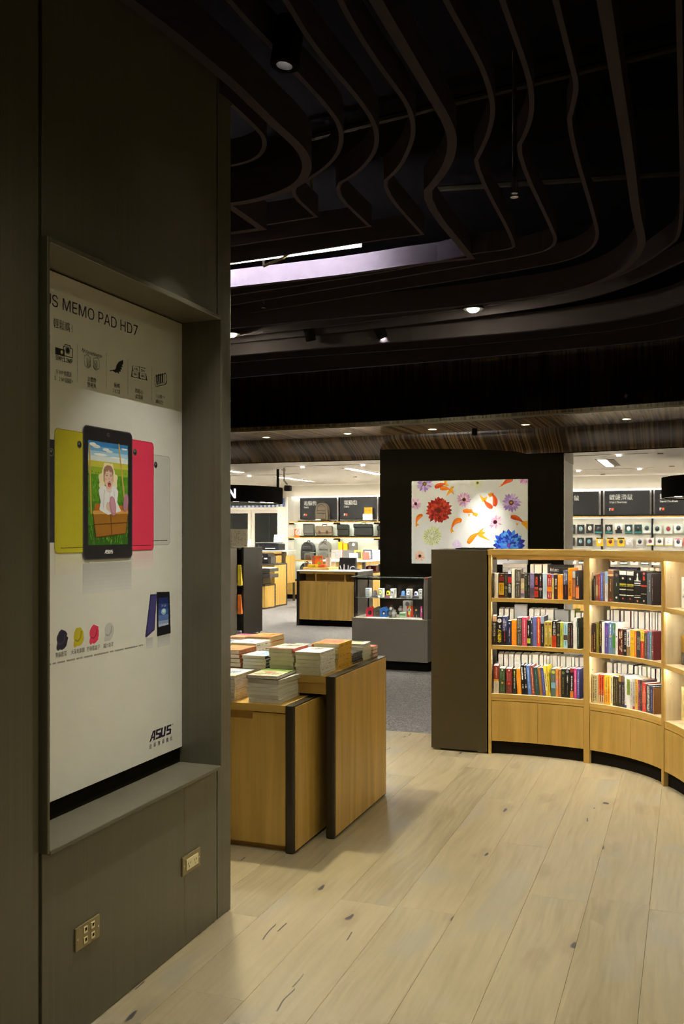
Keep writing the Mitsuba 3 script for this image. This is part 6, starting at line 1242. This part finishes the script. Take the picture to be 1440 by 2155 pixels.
put(k, 'riser', box(-8.18, -6.35, 19.20, 19.33, 1.3715, 1.40), 'matte', (40, 37, 36))

def softbox(x0, x1, y0, y1, z0, z1, r=.04, taper=0.0):
    """A stuffed bag body: rounded hull, its top narrower by taper."""
    p = []
    for sx in (0, 1):
        for sy in (0, 1):
            for sz in (0, 1):
                x, y, z = (x0 + r if not sx else x1 - r), (y0 + r if not sy else y1 - r), (z0 + r if not sz else z1 - r)
                if sz: x += (taper * (x1 - x0)) * (1 if not sx else -1); y += (taper * (y1 - y0)) * (.6 if not sy else -.2)
                s = trimesh.creation.icosphere(1, r); p.append(np.asarray(s.vertices) + (x, y, z))
    return trimesh.convex.convex_hull(np.vstack(p))
def backpack(x0, x1, z0, z1, y, col, lab, dark=.7):
    q = thing('backpack', lab, 'backpack'); w, h = x1 - x0, z1 - z0; D = lambda f: tuple(int(c * f) for c in col)
    prof = [(0, 0), (w, 0), (w * 1.0, h * .5), (w * .93, h * .8), (w * .74, h * .96), (w * .5, h), (w * .26, h * .96), (w * .07, h * .8), (0, h * .5)]
    put(q, 'body', frame(ext(Polygon(prof).buffer(-.02).buffer(.02, 6), .16), (x0, y, z0), (1, 0, 0), (0, 0, 1), (0, -1, 0)), 'print', col, smooth=35)
    put(q, 'front_pocket', softbox(x0 + w * .12, x1 - w * .10, y - .21, y - .14, z0 + h * .04, z0 + h * .48, .03), 'print', D(.86), smooth=40)
    put(q, 'upper_pocket', softbox(x0 + w * .16, x1 - w * .16, y - .19, y - .13, z0 + h * .52, z0 + h * .80, .028), 'print', D(.95), smooth=40)
    put(q, 'zip', cat(tube([(x0 + w * .16, y - .163, z0 + h * .5), (x0 + w * .2, y - .166, z0 + h * .78), (x0 + w * .5, y - .166, z0 + h * .93), (x0 + w * .8, y - .166, z0 + h * .78), (x0 + w * .84, y - .163, z0 + h * .5)], .006, 6), tube([(x0 + w * .15, y - .212, z0 + h * .40), (x0 + w * .87, y - .212, z0 + h * .40)], .006, 6)), 'print', D(.5))
    put(q, 'grab_handle', tube([(x0 + w * .4, y - .06, z0 + h * .97), (x0 + w * .42, y - .06, z0 + h * 1.06), (x0 + w * .58, y - .06, z0 + h * 1.06), (x0 + w * .6, y - .06, z0 + h * .97)], .012, 6), 'print', D(.5))
    put(q, 'side_strap', tube([(x0 + w * 1.0, y - .08, z0 + h * .55), (x0 + w * 1.05, y - .09, z0 + h * .35), (x0 + w * .98, y - .08, z0 + h * .1)], .014, 6), 'print', D(.6))
    return q
q = backpack(-7.745, -7.455, 1.7365, 2.13, 19.325, (118, 106, 88), 'grey-brown backpack standing before the left black sign board')
put(q, 'tag', cbox(-7.71, -7.58, 19.08, 19.09, 1.737, 1.765, .002), 'print', (232, 232, 230))
backpack(-8.10, -7.80, .8655, 1.265, 19.345, (62, 64, 62), 'dark grey backpack on the third shelf behind the glass cube, left one')
backpack(-7.69, -7.42, .8655, 1.29, 19.345, (128, 128, 120), 'light grey backpack on the third shelf behind the glass cube, right one')
backpack(-8.12, -7.85, .421, .80, 19.33, (70, 70, 64), 'dark backpack on the lowest shelf left of the counter')
def satchel(x0, x1, z0, z1, y, col, lab, flap=.5, clasp=None, handle=True):
    q = thing('laptop_bag', lab, 'bag'); w, h = x1 - x0, z1 - z0; D = lambda f: tuple(int(c * f) for c in col)
    put(q, 'body', softbox(x0, x1, y - .12, y, z0, z1, .025, .02), 'print', D(.9), smooth=40)
    put(q, 'flap', softbox(x0 - .004, x1 + .004, y - .140, y - .05, z1 - h * flap, z1 + .008, .02), 'print', col, smooth=40)
    if clasp: put(q, 'buckles', cat(*[cbox(x0 + w * f - .02, x0 + w * f + .02, y - .150, y - .139, z1 - h * flap - .02, z1 - h * flap + .05, .002) for f in (.25, .72)]), 'print', clasp)
    if handle: put(q, 'handle', tube([(x0 + w * .36, y - .06, z1), (x0 + w * .38, y - .06, z1 + .035), (x0 + w * .62, y - .06, z1 + .035), (x0 + w * .64, y - .06, z1)], .01, 6), 'print', D(.55))
    return q
satchel(-8.05, -7.80, 1.4015, 1.66, 19.325, (96, 98, 92), 'upright grey laptop bag, leftmost on the second shelf', .8, handle=False)
satchel(-7.752, -7.365, 1.4015, 1.61, 19.325, (134, 120, 98), 'beige-grey satchel with dark buckles on the second shelf', .7, (70, 56, 52))
satchel(-7.245, -6.98, 1.4015, 1.64, 19.325, (44, 48, 42), 'black messenger bag with slanted flap on the second shelf', .45, handle=False)
satchel(-6.86, -6.43, 1.4015, 1.65, 19.325, (40, 44, 40), 'wide black briefcase on the second shelf by the pier', .3)
satchel(-6.32, -5.95, 1.373, 1.61, 19.33, (30, 30, 28), 'black bag at the pier, cut off by its edge', .4, handle=False)
k = thing('promo_card', 'orange square card with a round red and white badge on the second shelf', 'card')
put(k, 'card', cbox(-8.255, -8.13, 19.185, 19.19, 1.4015 - .030, 1.55, .001), 'print', (236, 104, 30)); put(k, 'badge', Ink().add(frame(cyl(.066, 0, .004, n=24), (-8.165, 19.1845, 1.475), (1, 0, 0), (0, 0, 1), (0, -1, 0)), (236, 232, 226)).add(frame(ext(ring(0, 0, .052, .012), .006), (-8.165, 19.1845, 1.475), (1, 0, 0), (0, 0, 1), (0, -1, 0)), (214, 60, 40)).add(frame(ext(ring(0, 0, .028, .010).union(sbox(-.004, -.002, .004, .05)), .006), (-8.165, 19.1845, 1.475), (1, 0, 0), (0, 0, 1), (0, -1, 0)), (200, 70, 50)), 'print')
k = thing('promo_stand', 'orange and white leaflet stand before the right black sign board', 'leaflet stand')
put(k, 'leaflet', cbox(-6.625, -6.44, 19.24, 19.25, 1.85, 2.02, .001), 'print', (248, 170, 24)); put(k, 'pocket', cbox(-6.64, -6.43, 19.18, 19.235, 1.736, 1.875, .003), 'print', (236, 236, 234)); put(k, 'lettering', frame(text('Targus', .022, .001), (-6.59, 19.2395, 1.945), (1, 0, 0), (0, 0, 1), (0, -1, 0)), 'print', (206, 90, 30))
for x, c, lab in ((-7.20, (248, 190, 24), 'yellow box standing on the third shelf, left of two'), (-7.085, (248, 196, 30), 'yellow box standing on the third shelf, right of two')):
    put(thing('yellow_box', lab, 'box'), None, cbox(x, x + .095, 19.15, 19.25, 1.05 if False else .8655, 1.27 if x < -7.1 else 1.235, .003), 'print', c)
q = thing('rolled_case', 'grey sleeve bag with a white tag on the third shelf', 'bag'); put(q, 'body', softbox(-6.98, -6.78, 19.18, 19.30, .8655, 1.27, .03), 'print', (112, 110, 106), smooth=40); put(q, 'tag', rot(cbox(-6.88, -6.82, 19.168, 19.176, 1.18, 1.24, .001), 20, (0, 1, 0), (-6.85, 19.17, 1.21)), 'print', (238, 238, 236))

# ------------------------------------------------------------------ oak counter with glass cube and tote bag
k = thing('shop_counter', 'oak counter with two doors, dark left side and white top', 'counter')
put(k, 'side', cbox(-5.857, -5.815, 13.70, 14.45, .004, .862, .003), 'metalpaint', (44, 38, 36)); put(k, 'side', cbox(-4.865, -4.825, 13.70, 14.45, .004, .862, .003), 'metalpaint', (44, 38, 36))
for x0, x1 in ((-5.812, -5.330), (-5.326, -4.868)): put(k, 'door', cbox(x0, x1, 13.712, 13.732, .10, .708, .002), 'oak_upright')
put(k, 'lock', frame(cyl(.012, 0, .006, n=12), (-5.29, 13.712, .665), (1, 0, 0), (0, 0, 1), (0, -1, 0)), 'steel')
put(k, 'carcass', box(-5.812, -4.868, 13.735, 14.44, .10, .705), 'oak_upright')
put(k, 'niche_back', box(-5.812, -4.868, 13.98, 14.0, .709, .83), 'oak_level')
for x in (-5.55, -5.06): put(k, 'divider', box(x, x + .02, 13.74, 13.98, .709, .83), 'oak_upright')
put(k, 'rail', cbox(-5.812, -4.868, 13.712, 13.735, .826, .861, .002), 'oak_level')
put(k, 'plinth', box(-5.80, -4.868, 13.76, 14.42, .003, .098), 'matte', (18, 17, 16))
put(k, 'top', cbox(-5.857, -4.825, 13.695, 14.46, .863, .878, .002), 'print', (228, 226, 222))
k = thing('glass_cube', 'glass display cube on an oak base standing on the counter', 'display cube')
gx0, gx1, gy0, gy1 = -5.82, -5.42, 13.95, 14.32
put(k, 'base', cbox(gx0 - .02, gx1 + .03, gy0 - .03, gy1 + .05, .8785, .918, .003), 'oak_level')
for nm, a in dict(front_pane=(gx0, gx1, gy0, gy0, .919, 1.15), rear_pane=(gx0, gx1, gy1, gy1, .919, 1.15), side_pane=(gx0, gx0, gy0, gy1, .919, 1.15), side_pane_=(gx1, gx1, gy0, gy1, .919, 1.15), top_pane=(gx0, gx1, gy0, gy1, 1.151, 1.151)).items(): put(k, nm.strip('_'), pane(*a), 'glass')
put(k, 'edge', cat(*[box(x - .003, x + .003, y - .003, y + .003, .919, 1.152) for x in (gx0, gx1) for y in (gy0, gy1)], box(gx0, gx1, gy0 - .003, gy0 + .003, 1.148, 1.154), box(gx0, gx1, gy1 - .003, gy1 + .003, 1.148, 1.154)), 'gloss', (120, 150, 140))
k = thing('picture_box', 'orange box with a green apple picture inside the glass cube', 'box'); put(k, 'carton', rot(cbox(-5.70, -5.575, 14.1, 14.13, .9185, 1.10, .002), 6, at=(-5.64, 14.1, 0)), 'print', (238, 120, 44)); put(k, 'picture', Ink().add(frame(cyl(.032, 0, .001, n=16), (-5.625, 14.095, .975), (1, 0, 0), (0, 0, 1), (0, -1, 0)), (150, 180, 40)).add(frame(cyl(.02, 0, .001, n=14), (-5.60, 14.097, 1.05), (1, 0, 0), (0, 0, 1), (0, -1, 0)), (196, 196, 190)), 'print')
for x0, x1, c, lab in ((-5.79, -5.66, (214, 190, 30), 'yellow flat box in the glass cube, left'), (-5.655, -5.60, (240, 200, 40), 'small yellow box between the other flat boxes'), (-5.595, -5.49, (214, 90, 50), 'red-orange flat box in the glass cube, right')): put(thing('flat_box', lab, 'box'), None, cbox(x0, x1, 13.99, 14.07, .9185, .962, .002), 'print', c)
put(thing('white_card', 'curved white card at the right inside the glass cube', 'card'), None, cbox(-5.54, -5.45, 14.16, 14.175, .9185, 1.07, .004), 'print', (236, 234, 228))
put(thing('reddish_box', 'dull red box at the back left of the glass cube', 'box'), None, cbox(-5.80, -5.73, 14.2, 14.26, .9185, 1.10, .003), 'print', (176, 110, 96))
k = thing('tote_bag', 'black shopping bag with white strokes standing on the counter', 'bag')
tb = trimesh.convex.convex_hull(np.array([(x, y, z) for x, y, z in ((-5.335, 14.20, .8785), (-5.045, 14.20, .8785), (-5.335, 14.30, .8785), (-5.045, 14.30, .8785), (-5.315, 14.22, 1.07), (-5.045, 14.22, 1.07), (-5.315, 14.28, 1.07), (-5.045, 14.28, 1.07))]))
put(k, 'body', tb, 'print', (18, 18, 22))
st = unary_union([LineString([(.035, .0), (.015, .06)]).buffer(.006), LineString([(.085, 0), (.085, .075)]).buffer(.008), LineString([(.155, 0), (.155, .06)]).buffer(.006), LineString([(.19, 0), (.20, .035), (.235, .05), (.27, .04)]).buffer(.006)])
put(k, 'lettering', frame(ext(st, .003), (-5.32, 14.1975, .884), (1, 0, 0), (0, .1, .995), (0, -.995, .1)), 'print', (232, 232, 236))
put(thing('receipt_sheet', 'white sheet lying at the front left of the counter top', 'paper'), None, box(-5.80, -5.70, 13.72, 13.80, .8785, .880), 'print', (240, 240, 240))
put(thing('handset', 'dark little device with grey cable on the counter', 'device'), None, cat(cbox(-5.02, -4.93, 14.10, 14.15, .8785, .90, .006), tube([(-4.94, 14.12, .888), (-4.90, 14.08, .885), (-4.92, 14.0, .885)], .005)), 'print', (70, 68, 78))

# ------------------------------------------------------------------ tablet table behind the counter
k = thing('tablet_table', 'high oak table with white top carrying tablet covers', 'table')
put(k, 'front', cbox(-6.6, -5.685, 16.40, 16.44, .004, .925, .003), 'oak_upright'); put(k, 'corner_post', cbox(-5.683, -5.628, 16.38, 16.44, .004, .925, .003), 'metalpaint', (66, 58, 54))
put(k, 'side', cbox(-5.66, -5.634, 16.445, 17.56, .004, .70, .002), 'oak_upright'); put(k, 'side_rail', cbox(-5.66, -5.634, 16.445, 17.56, .86, .925, .002), 'oak_upright')
put(k, 'shelf_board', box(-6.2, -5.632, 16.445, 17.56, .70, .725), 'matte', (70, 50, 40))
put(k, 'niche_back', box(-6.2, -6.18, 16.445, 17.56, .725, .86), 'oak_upright')
put(k, 'top', cbox(-6.62, -5.61, 16.36, 17.60, .926, .952, .003), 'print', (232, 232, 232))
for i, (y, lab) in enumerate(((16.75, 'maroon box in the open side of the tablet table, near one'), (17.2, 'maroon box in the open side of the tablet table, far one'))): put(thing('maroon_box', lab, 'box'), None, cbox(-5.86, -5.68, y, y + .14, .7255, .83, .002), 'print', (92, 34, 34))
def tablet_cover(x, y, w, h, ang, lean, col, lab, extra=None):
    k = thing('tablet_cover', lab, 'tablet cover')
    m = cbox(-w / 2, w / 2, -.006, .006, 0, h, .003); m = rot(m, lean, (1, 0, 0)); m = rot(m, ang); 
    put(k, 'cover', mv(m, x, y, .9535), 'print', col)
    b = rot(rot(cbox(-w * .3, w * .3, -.004, .004, 0, h * .8, .002), -24, (1, 0, 0)), ang)
    d = math.sin(math.radians(-lean)) * -h * .8
    put(k, 'prop', mv(b, x - math.sin(math.radians(ang)) * .17 * h / .2, y + math.cos(math.radians(ang)) * .17 * h / .2, .9535), 'print', (60, 58, 66))
    if extra: put(k, 'inlay', mv(rot(rot(mv(cbox(-w * .3, w * .3, -.002, 0, 0, h * .7, .0005), 0, -.0065, h * .12), lean, (1, 0, 0)), ang), x, y, .9535), 'print', extra)
tablet_cover(-6.40, 16.95, .22, .20, 18, -20, (136, 132, 130), 'grey tablet cover, leftmost on the high table')
tablet_cover(-6.08, 16.72, .20, .20, 24, -22, (70, 66, 62), 'dark brown tablet cover in front of the yellow one')
tablet_cover(-5.98, 17.05, .16, .19, 30, -20, (236, 180, 30), 'yellow and black tablet cover', (50, 46, 40))
tablet_cover(-5.93, 16.62, .16, .14, 28, -24, (240, 240, 240), 'white tablet cover before the dark blue one')
tablet_cover(-5.82, 17.12, .18, .20, 26, -18, (62, 60, 78), 'dark blue tablet cover with a white round print', (226, 224, 220))
tablet_cover(-5.76, 16.85, .14, .16, 32, -24, (176, 66, 46), 'red tablet cover near the pier')
tablet_cover(-5.72, 17.30, .20, .19, -20, -16, (226, 226, 228), 'pale tablet cover at the right end of the high table')

# ------------------------------------------------------------------ printers and step displays at the left
k = thing('printer_table', 'tall oak printer table with dark upright, in front of the glass doors', 'table')
put(k, 'front', cbox(-9.8, -8.03, 18.0, 18.03, .40, .98, .003), 'oak_upright'); put(k, 'upright', cbox(-8.028, -7.96, 17.98, 18.05, .004, 1.07, .003), 'metalpaint', (72, 62, 40))
put(k, 'side', cbox(-7.985, -7.962, 18.055, 18.55, .40, .98, .002), 'oak_upright'); put(k, 'niche', box(-9.8, -8.03, 18.25, 18.27, .98, 1.05), 'oak_level')
[put(k, 'leg', box(*q, .004, .40), 'metalpaint', (72, 62, 40)) for q in ((-9.8, -9.74, 17.99, 18.05), (-9.8, -9.74, 18.5, 18.55), (-8.0, -7.962, 18.5, 18.55))]
put(k, 'top', cbox(-9.82, -7.95, 17.97, 18.58, 1.071, 1.095, .003), 'print', (226, 224, 218)); put(k, 'top_edge', cbox(-9.8, -8.03, 17.985, 18.0, 1.03, 1.07, .002), 'oak_level')
k = thing('printer', 'black and grey printer with raised white paper tray', 'printer')
put(k, 'body', cbox(-8.62, -8.14, 18.08, 18.42, 1.0955, 1.24, .012), 'gloss', (40, 40, 42)); put(k, 'scanner_lid', rot(cbox(-8.70, -8.2, 18.06, 18.44, 1.245, 1.265, .006), 0), 'gloss', (120, 118, 116)); put(k, 'tray', rot(cbox(-8.36, -8.16, 18.30, 18.32, 1.266, 1.43, .004), -12, (1, 0, 0), (-8.2, 18.3, 1.27)), 'print', (238, 238, 236)); put(k, 'output', cbox(-8.42, -8.22, 18.0, 18.079, 1.13, 1.145, .004), 'print', (240, 240, 242))
k = thing('gift_set', 'white gift boxes with a pink ribbon on the printer table', 'gift box')
put(k, 'lower_box', softbox(-9.16, -8.86, 18.1, 18.4, 1.0955, 1.24, .03), 'gloss', (238, 236, 236), smooth=40)
put(k, 'upper_box', rot(softbox(-9.14, -8.96, 18.2, 18.32, 1.24, 1.42, .04), -8, (0, 1, 0), (-9.05, 18.2, 1.24)), 'gloss', (240, 236, 236), smooth=40)
put(k, 'ribbon', tube([(-9.12, 18.09, 1.19), (-9.0, 18.09, 1.23), (-8.9, 18.09, 1.16)], .008, 6), 'gloss', (206, 70, 80))
put(k, 'small_box', cbox(-8.93, -8.87, 18.22, 18.28, 1.24, 1.33, .01), 'gloss', (240, 240, 240))
k = thing('screen_device', 'white framed dark screen at the left end of the printer table', 'screen')
put(k, 'frame', cat(box(-9.74, -9.70, 18.23, 18.35, 1.0955, 1.62), box(-9.52, -9.46, 18.23, 18.35, 1.0955, 1.62), box(-9.70, -9.52, 18.23, 18.35, 1.56, 1.62), box(-9.70, -9.52, 18.23, 18.35, 1.0955, 1.18)), 'gloss', (226, 226, 224))
put(k, 'screen', box(-9.70, -9.52, 18.27, 18.29, 1.18, 1.56), 'gloss', (24, 24, 30))
def step(x1, y0, y1, z, lab):
    k = thing('step_display', lab, 'display plinth')
    put(k, 'body', box(x1 - .6, x1 - .01, y0 + .02, y1 - .03, .004, z - .03), 'oak_upright'); put(k, 'facing', cbox(x1 - .009, x1, y0, y1 - .05, .03, z - .03, .002), 'oak_upright')
    put(k, 'edge', cat(box(x1 - .6, x1 + .002, y1 - .048, y1, .004, z), box(x1 - .6, x1 + .002, y0, y1 - .049, z - .028, z), box(x1 - .6, x1 + .001, y0, y1 - .049, .004, .028)), 'metalpaint', (66, 58, 52))
step(-7.62, 16.30, 16.78, .472, 'low oak step of the printer display, nearest')
step(-7.66, 16.82, 17.43, .856, 'tall oak step of the printer display')
k = thing('desktop_printer', 'dark wedge shaped printer jutting out with two grey trays', 'printer')
put(k, 'base', cbox(-8.05, -7.70, 16.35, 16.73, .4725, .60, .01), 'gloss', (40, 38, 38)); put(k, 'lower_tray', cbox(-8.1, -7.53, 16.32, 16.72, .601, .675, .006), 'gloss', (66, 60, 58)); put(k, 'neck', cbox(-8.05, -7.72, 16.38, 16.72, .676, .72, .006), 'gloss', (34, 32, 32)); put(k, 'upper_tray', cbox(-8.1, -7.53, 16.32, 16.72, .721, .785, .006), 'gloss', (72, 66, 64)); put(k, 'paper', box(-8.05, -7.56, 16.36, 16.70, .7855, .795), 'print', (236, 236, 234))
put(k, 'paper_roll', frame(cyl(.04, -.15, .15, n=16), (-7.9, 16.5, .835), (1, 0, 0), (0, 0, 1), (0, -1, 0)), 'print', (238, 236, 230))
k = thing('label_printer', 'tall black device on the tall oak step', 'printer')
put(k, 'body', cbox(-8.10, -7.86, 16.95, 17.25, .8565, 1.06, .012), 'gloss', (38, 38, 42)); put(k, 'display', box(-8.06, -7.98, 16.944, 16.949, .98, 1.01), 'print', (206, 216, 236)); put(k, 'button', frame(cyl(.014, 0, .004, n=12), (-8.08, 16.949, .93), (1, 0, 0), (0, 0, 1), (0, -1, 0)), 'gloss', (206, 206, 60)); put(k, 'side_wing', rot(cbox(-7.86, -7.80, 16.95, 17.2, .8565, 1.0, .006), 0), 'gloss', (60, 58, 60)); put(k, 'sticker', box(-7.95, -7.88, 16.945, 16.949, .94, .97), 'print', (226, 226, 222))

# ------------------------------------------------------------------ magazine rack
k = thing('magazine_rack', 'dark magazine rack seen from its side, beside the feature wall', 'rack')
put(k, 'far_panel', cbox(-5.93, -5.90, 11.9, 12.52, .03, 1.27, .003), 'print', (24, 20, 13)); put(k, 'near_panel', cbox(-5.985, -5.955, 11.55, 11.80, .02, 1.265, .003), 'metalpaint', (98, 92, 80))
put(k, 'back', cbox(-6.30, -5.935, 12.46, 12.5, .03, 1.26, .003), 'metalpaint', (40, 34, 26)); [put(k, 'shelf', box(-6.30, -5.935, 11.82, 12.45, q, q + .015), 'metalpaint', (40, 34, 26)) for q in (.32, .72, 1.245)]; [put(k, 'foot', box(*q), 'steel') for q in ((-5.93, -5.90, 11.92, 11.96, .003, .03), (-5.93, -5.90, 12.44, 12.48, .003, .03), (-5.98, -5.96, 11.6, 11.64, .003, .02), (-6.28, -6.24, 12.44, 12.49, .003, .03))]
def magazine(z, h, c, lab, s):
    k = thing('magazine', lab, 'magazine'); rg = random.Random(s)
    ink = Ink().add(trimesh.convex.convex_hull(np.array([(x, y, zz) for x in (-5.952, -5.900 + .0) for y in (11.815,) for zz in (z, z + h)] + [(-5.895, 11.815, z), (-5.925, 11.815, z + h), (-5.952, 11.87, z), (-5.895, 11.87, z), (-5.952, 11.87, z + h), (-5.925, 11.87, z + h)])), c)
    put(k, 'sheet', ink, 'print')
magazine(.736, .29, (232, 206, 60), 'yellow magazine leaning in the upper pocket of the dark rack', 1)
magazine(.336, .27, (236, 128, 50), 'orange magazine leaning in the lower pocket of the dark rack', 2)
k = thing('notice_stand', 'cream notice card with small print standing on the magazine rack', 'notice')
put(k, 'card', cbox(-6.24, -5.94, 12.1, 12.11, 1.275, 1.53, .002), 'print', (238, 230, 208)); put(k, 'foot', cbox(-6.2, -5.96, 12.04, 12.16, 1.2605, 1.274, .002), 'print', (214, 210, 196))
rg = random.Random(4); tl = [box(x, x + rg.uniform(.006, .02), 12.0985, 12.0999, z, z + .008) for z in np.arange(1.31, 1.5, .022) for x in np.arange(-6.2, -5.97, .028) if rg.random() < .55]
put(k, 'small_print', cat(*tl), 'print', (120, 120, 130)); put(k, 'mark', box(-5.985, -5.955, 12.0985, 12.0999, 1.285, 1.296), 'print', (214, 70, 60))

# ------------------------------------------------------------------ accessory wall at the right
WY = 17.98
k = thing('accessory_wall', 'lit pegboard wall with black sign boards above rows of boxed mice', 'shelving')
put(k, 'pegboard', box(-2.55, 1.2, WY - .012, WY + .015, .30, 1.775), 'matte', (206, 202, 188))
put(k, 'upper_panel', box(-2.55, 1.2, WY - .012, WY + .015, 1.776, 2.26), 'matte', (232, 230, 222))
put(k, 'shelf', cbox(-2.55, 1.2, 17.62, WY - .014, 1.748, 1.775, .002), 'oak_level')
put(k, 'shelf_light', box(-2.5, 1.15, 17.80, 17.83, 1.738, 1.747), 'matte', (238, 238, 232), emit=SHELFLED)
put(k, 'base', cbox(-2.55, 1.2, 17.55, WY - .014, .004, .299, .003), 'oak_upright')
put(k, 'top_light', box(-2.5, 1.15, 17.86, 17.92, 2.262, 2.282), 'matte', (240, 240, 236), emit=(4.5, 4.4, 4.1), weight=.5)
for x in (-1.512, -.622, .27): put(k, 'upright', box(x - .014, x + .014, WY - .06, WY - .013, .30, 2.25), 'matte', (38, 36, 40))
put(k, 'riser', box(-2.5, 1.15, 17.70, WY - .03, 1.7755, 1.80), 'matte', (40, 37, 36))
sign(-2.42, -1.566, 1.803, 2.238, 17.93, '鍵盤滑鼠', 'Input Devices', k, 'black sign board beside the white pier end')
sign(-1.459, -.667, 1.803, 2.244, 17.93, '鍵盤滑鼠', 'Input Devices', k, 'black sign board with white lettering in the middle')
sign(-.578, .22, 1.803, 2.250, 17.93, '鍵盤滑鼠', 'Input Devices', k, 'black sign board partly behind the right ring sign')
PYF = 17.90
def pack(x, z, w, h, card, mouse, lab, accent=None, tray=None):
    k = thing('mouse_pack', lab, 'mouse package', 'packaged mice on the pegboard')
    put(k, 'card', cbox(x, x + w, PYF - .004, PYF, z, z + h, .001), 'print', card)
    if accent: put(k, 'print', box(x + .006, x + w - .006, PYF - .0055, PYF - .004, z + h * accent[0], z + h * accent[1]), 'print', accent[2])
    m = trimesh.creation.icosphere(2, 1.0); m.apply_scale((w * .26, .03, h * .26)); m = m.slice_plane((0, 0, 0), (0, -1, 0), cap=False); m.apply_translation((x + w / 2, PYF - .0056, z + h * .55))
    q = put(k, 'mouse', m, 'gloss', mouse, smooth=True)
    put(k, 'wheel', cbox(x + w / 2 - .005, x + w / 2 + .005, PYF - .042, PYF - .028, z + h * .62, z + h * .74, .002), 'gloss', (30, 30, 32) if sum(mouse) > 240 else (150, 150, 150))
    if tray: put(k, 'blister', trimesh.convex.convex_hull(np.array([(x + a * w, y, z + b * h) for a, b, y in ((.06, .02, PYF - .006), (.94, .02, PYF - .006), (.06, .26, PYF - .006), (.94, .26, PYF - .006), (.1, .04, PYF - .035), (.9, .04, PYF - .035), (.1, .22, PYF - .03), (.9, .22, PYF - .03))])), 'gloss', tray)
    put(k, 'hook', tube([(x + w / 2, WY - .012, z + h - .012), (x + w / 2, PYF - .02, z + h - .012), (x + w / 2, PYF - .03, z + h - .004)], .003, 6), 'steel')
CW = .1443
BKC, TEAL, SIL, YEL, CLR = (34, 36, 36), (40, 120, 110), (206, 206, 202), (238, 180, 24), (186, 196, 184)
top = [(-2.30, BKC, (70, 120, 130), 0), (-2.12, BKC, (120, 150, 160), 0), (-1.955, BKC, (140, 170, 176), 0), (-1.79, (40, 42, 42), (206, 206, 190), 0), (-1.635, BKC, (60, 62, 64), 1), (-1.45, BKC, (150, 154, 156), 1), (-1.275, (212, 212, 208), (36, 36, 40), 2), (-1.10, (44, 60, 62), (238, 238, 236), 1), (-.935, (36, 60, 62), (50, 50, 50), 1), (-.79, CLR, (50, 56, 64), 3), (-.61, CLR, (40, 44, 50), 3), (-.42, CLR, (150, 60, 70), 3), (-.25, (206, 208, 204), (40, 44, 50), 3), (-.09, CLR, (60, 70, 80), 3), (.08, CLR, (120, 60, 60), 3), (.25, BKC, (60, 62, 64), 1)]
desc = {0: 'black mouse box with a pale blue mouse', 1: 'black and teal mouse pack', 2: 'white over black mouse pack', 3: 'clear pale mouse pack'}
for i, (x, c, mo, t) in enumerate(top):
    pack(x, 1.45 + (.012 if i % 3 == 0 else 0), CW - .012 if t < 3 else CW + .004, .172, c, mo, f'{desc[t]}, {ordinal(i)} on the upper peg row', {0: None, 1: (.08, .26, TEAL), 2: (.0, .38, BKC), 3: (.08, .2, (150, 170, 160))}[t], (190, 196, 190) if t == 3 else None)
low = [(-2.30, BKC, (70, 120, 130), 0), (-2.12, BKC, (120, 150, 160), 0), (-1.955, BKC, (140, 170, 176), 0), (-1.80, BKC, (110, 160, 170), 0), (-1.61, YEL, (226, 226, 226), 1), (-1.42, YEL, (110, 40, 50), 1), (-1.23, YEL, (60, 60, 70), 1), (-1.085, SIL, (232, 232, 232), 2), (-.90, SIL, (44, 48, 60), 2), (-.72, (222, 220, 214), (120, 60, 90), 3), (-.56, (222, 220, 214), (50, 56, 60), 3), (-.40, (226, 224, 220), (232, 232, 232), 3), (-.24, (236, 232, 230), (60, 66, 76), 4), (-.09, (236, 90, 70), (60, 66, 76), 4), (.08, SIL, (80, 80, 90), 2), (.25, YEL, (60, 60, 60), 1)]
desc = {0: 'black mouse box with a pale blue mouse', 1: 'yellow mouse pack', 2: 'silver-grey mouse pack', 3: 'white mouse pack with yellow foot', 4: 'tilted white and pink mouse pack'}
for i, (x, c, mo, t) in enumerate(low):
    pack(x, 1.225 + (.02 if t == 3 else 0), CW - .02, .155 if t != 3 else .135, c, mo, f'{desc[t]}, {ordinal(i)} on the second peg row', {0: None, 1: (.86, 1.0, (60, 50, 40)), 2: (.05, .2, (150, 150, 150)), 3: (0, .08, (236, 196, 40)), 4: (.8, .95, (226, 120, 130))}[t])
for i, x in enumerate(np.arange(-2.3, .3, .185)):
    pack(float(x), .885, CW - .006, .15, (226, 226, 222) if i % 2 else (50, 80, 78), (40, 44, 48), f'{"white" if i % 2 else "dark teal"} mouse pack, {ordinal(i)} on the third peg row', (.7, .95, (60, 110, 104)) if i % 2 else (.1, .3, (226, 226, 226)))
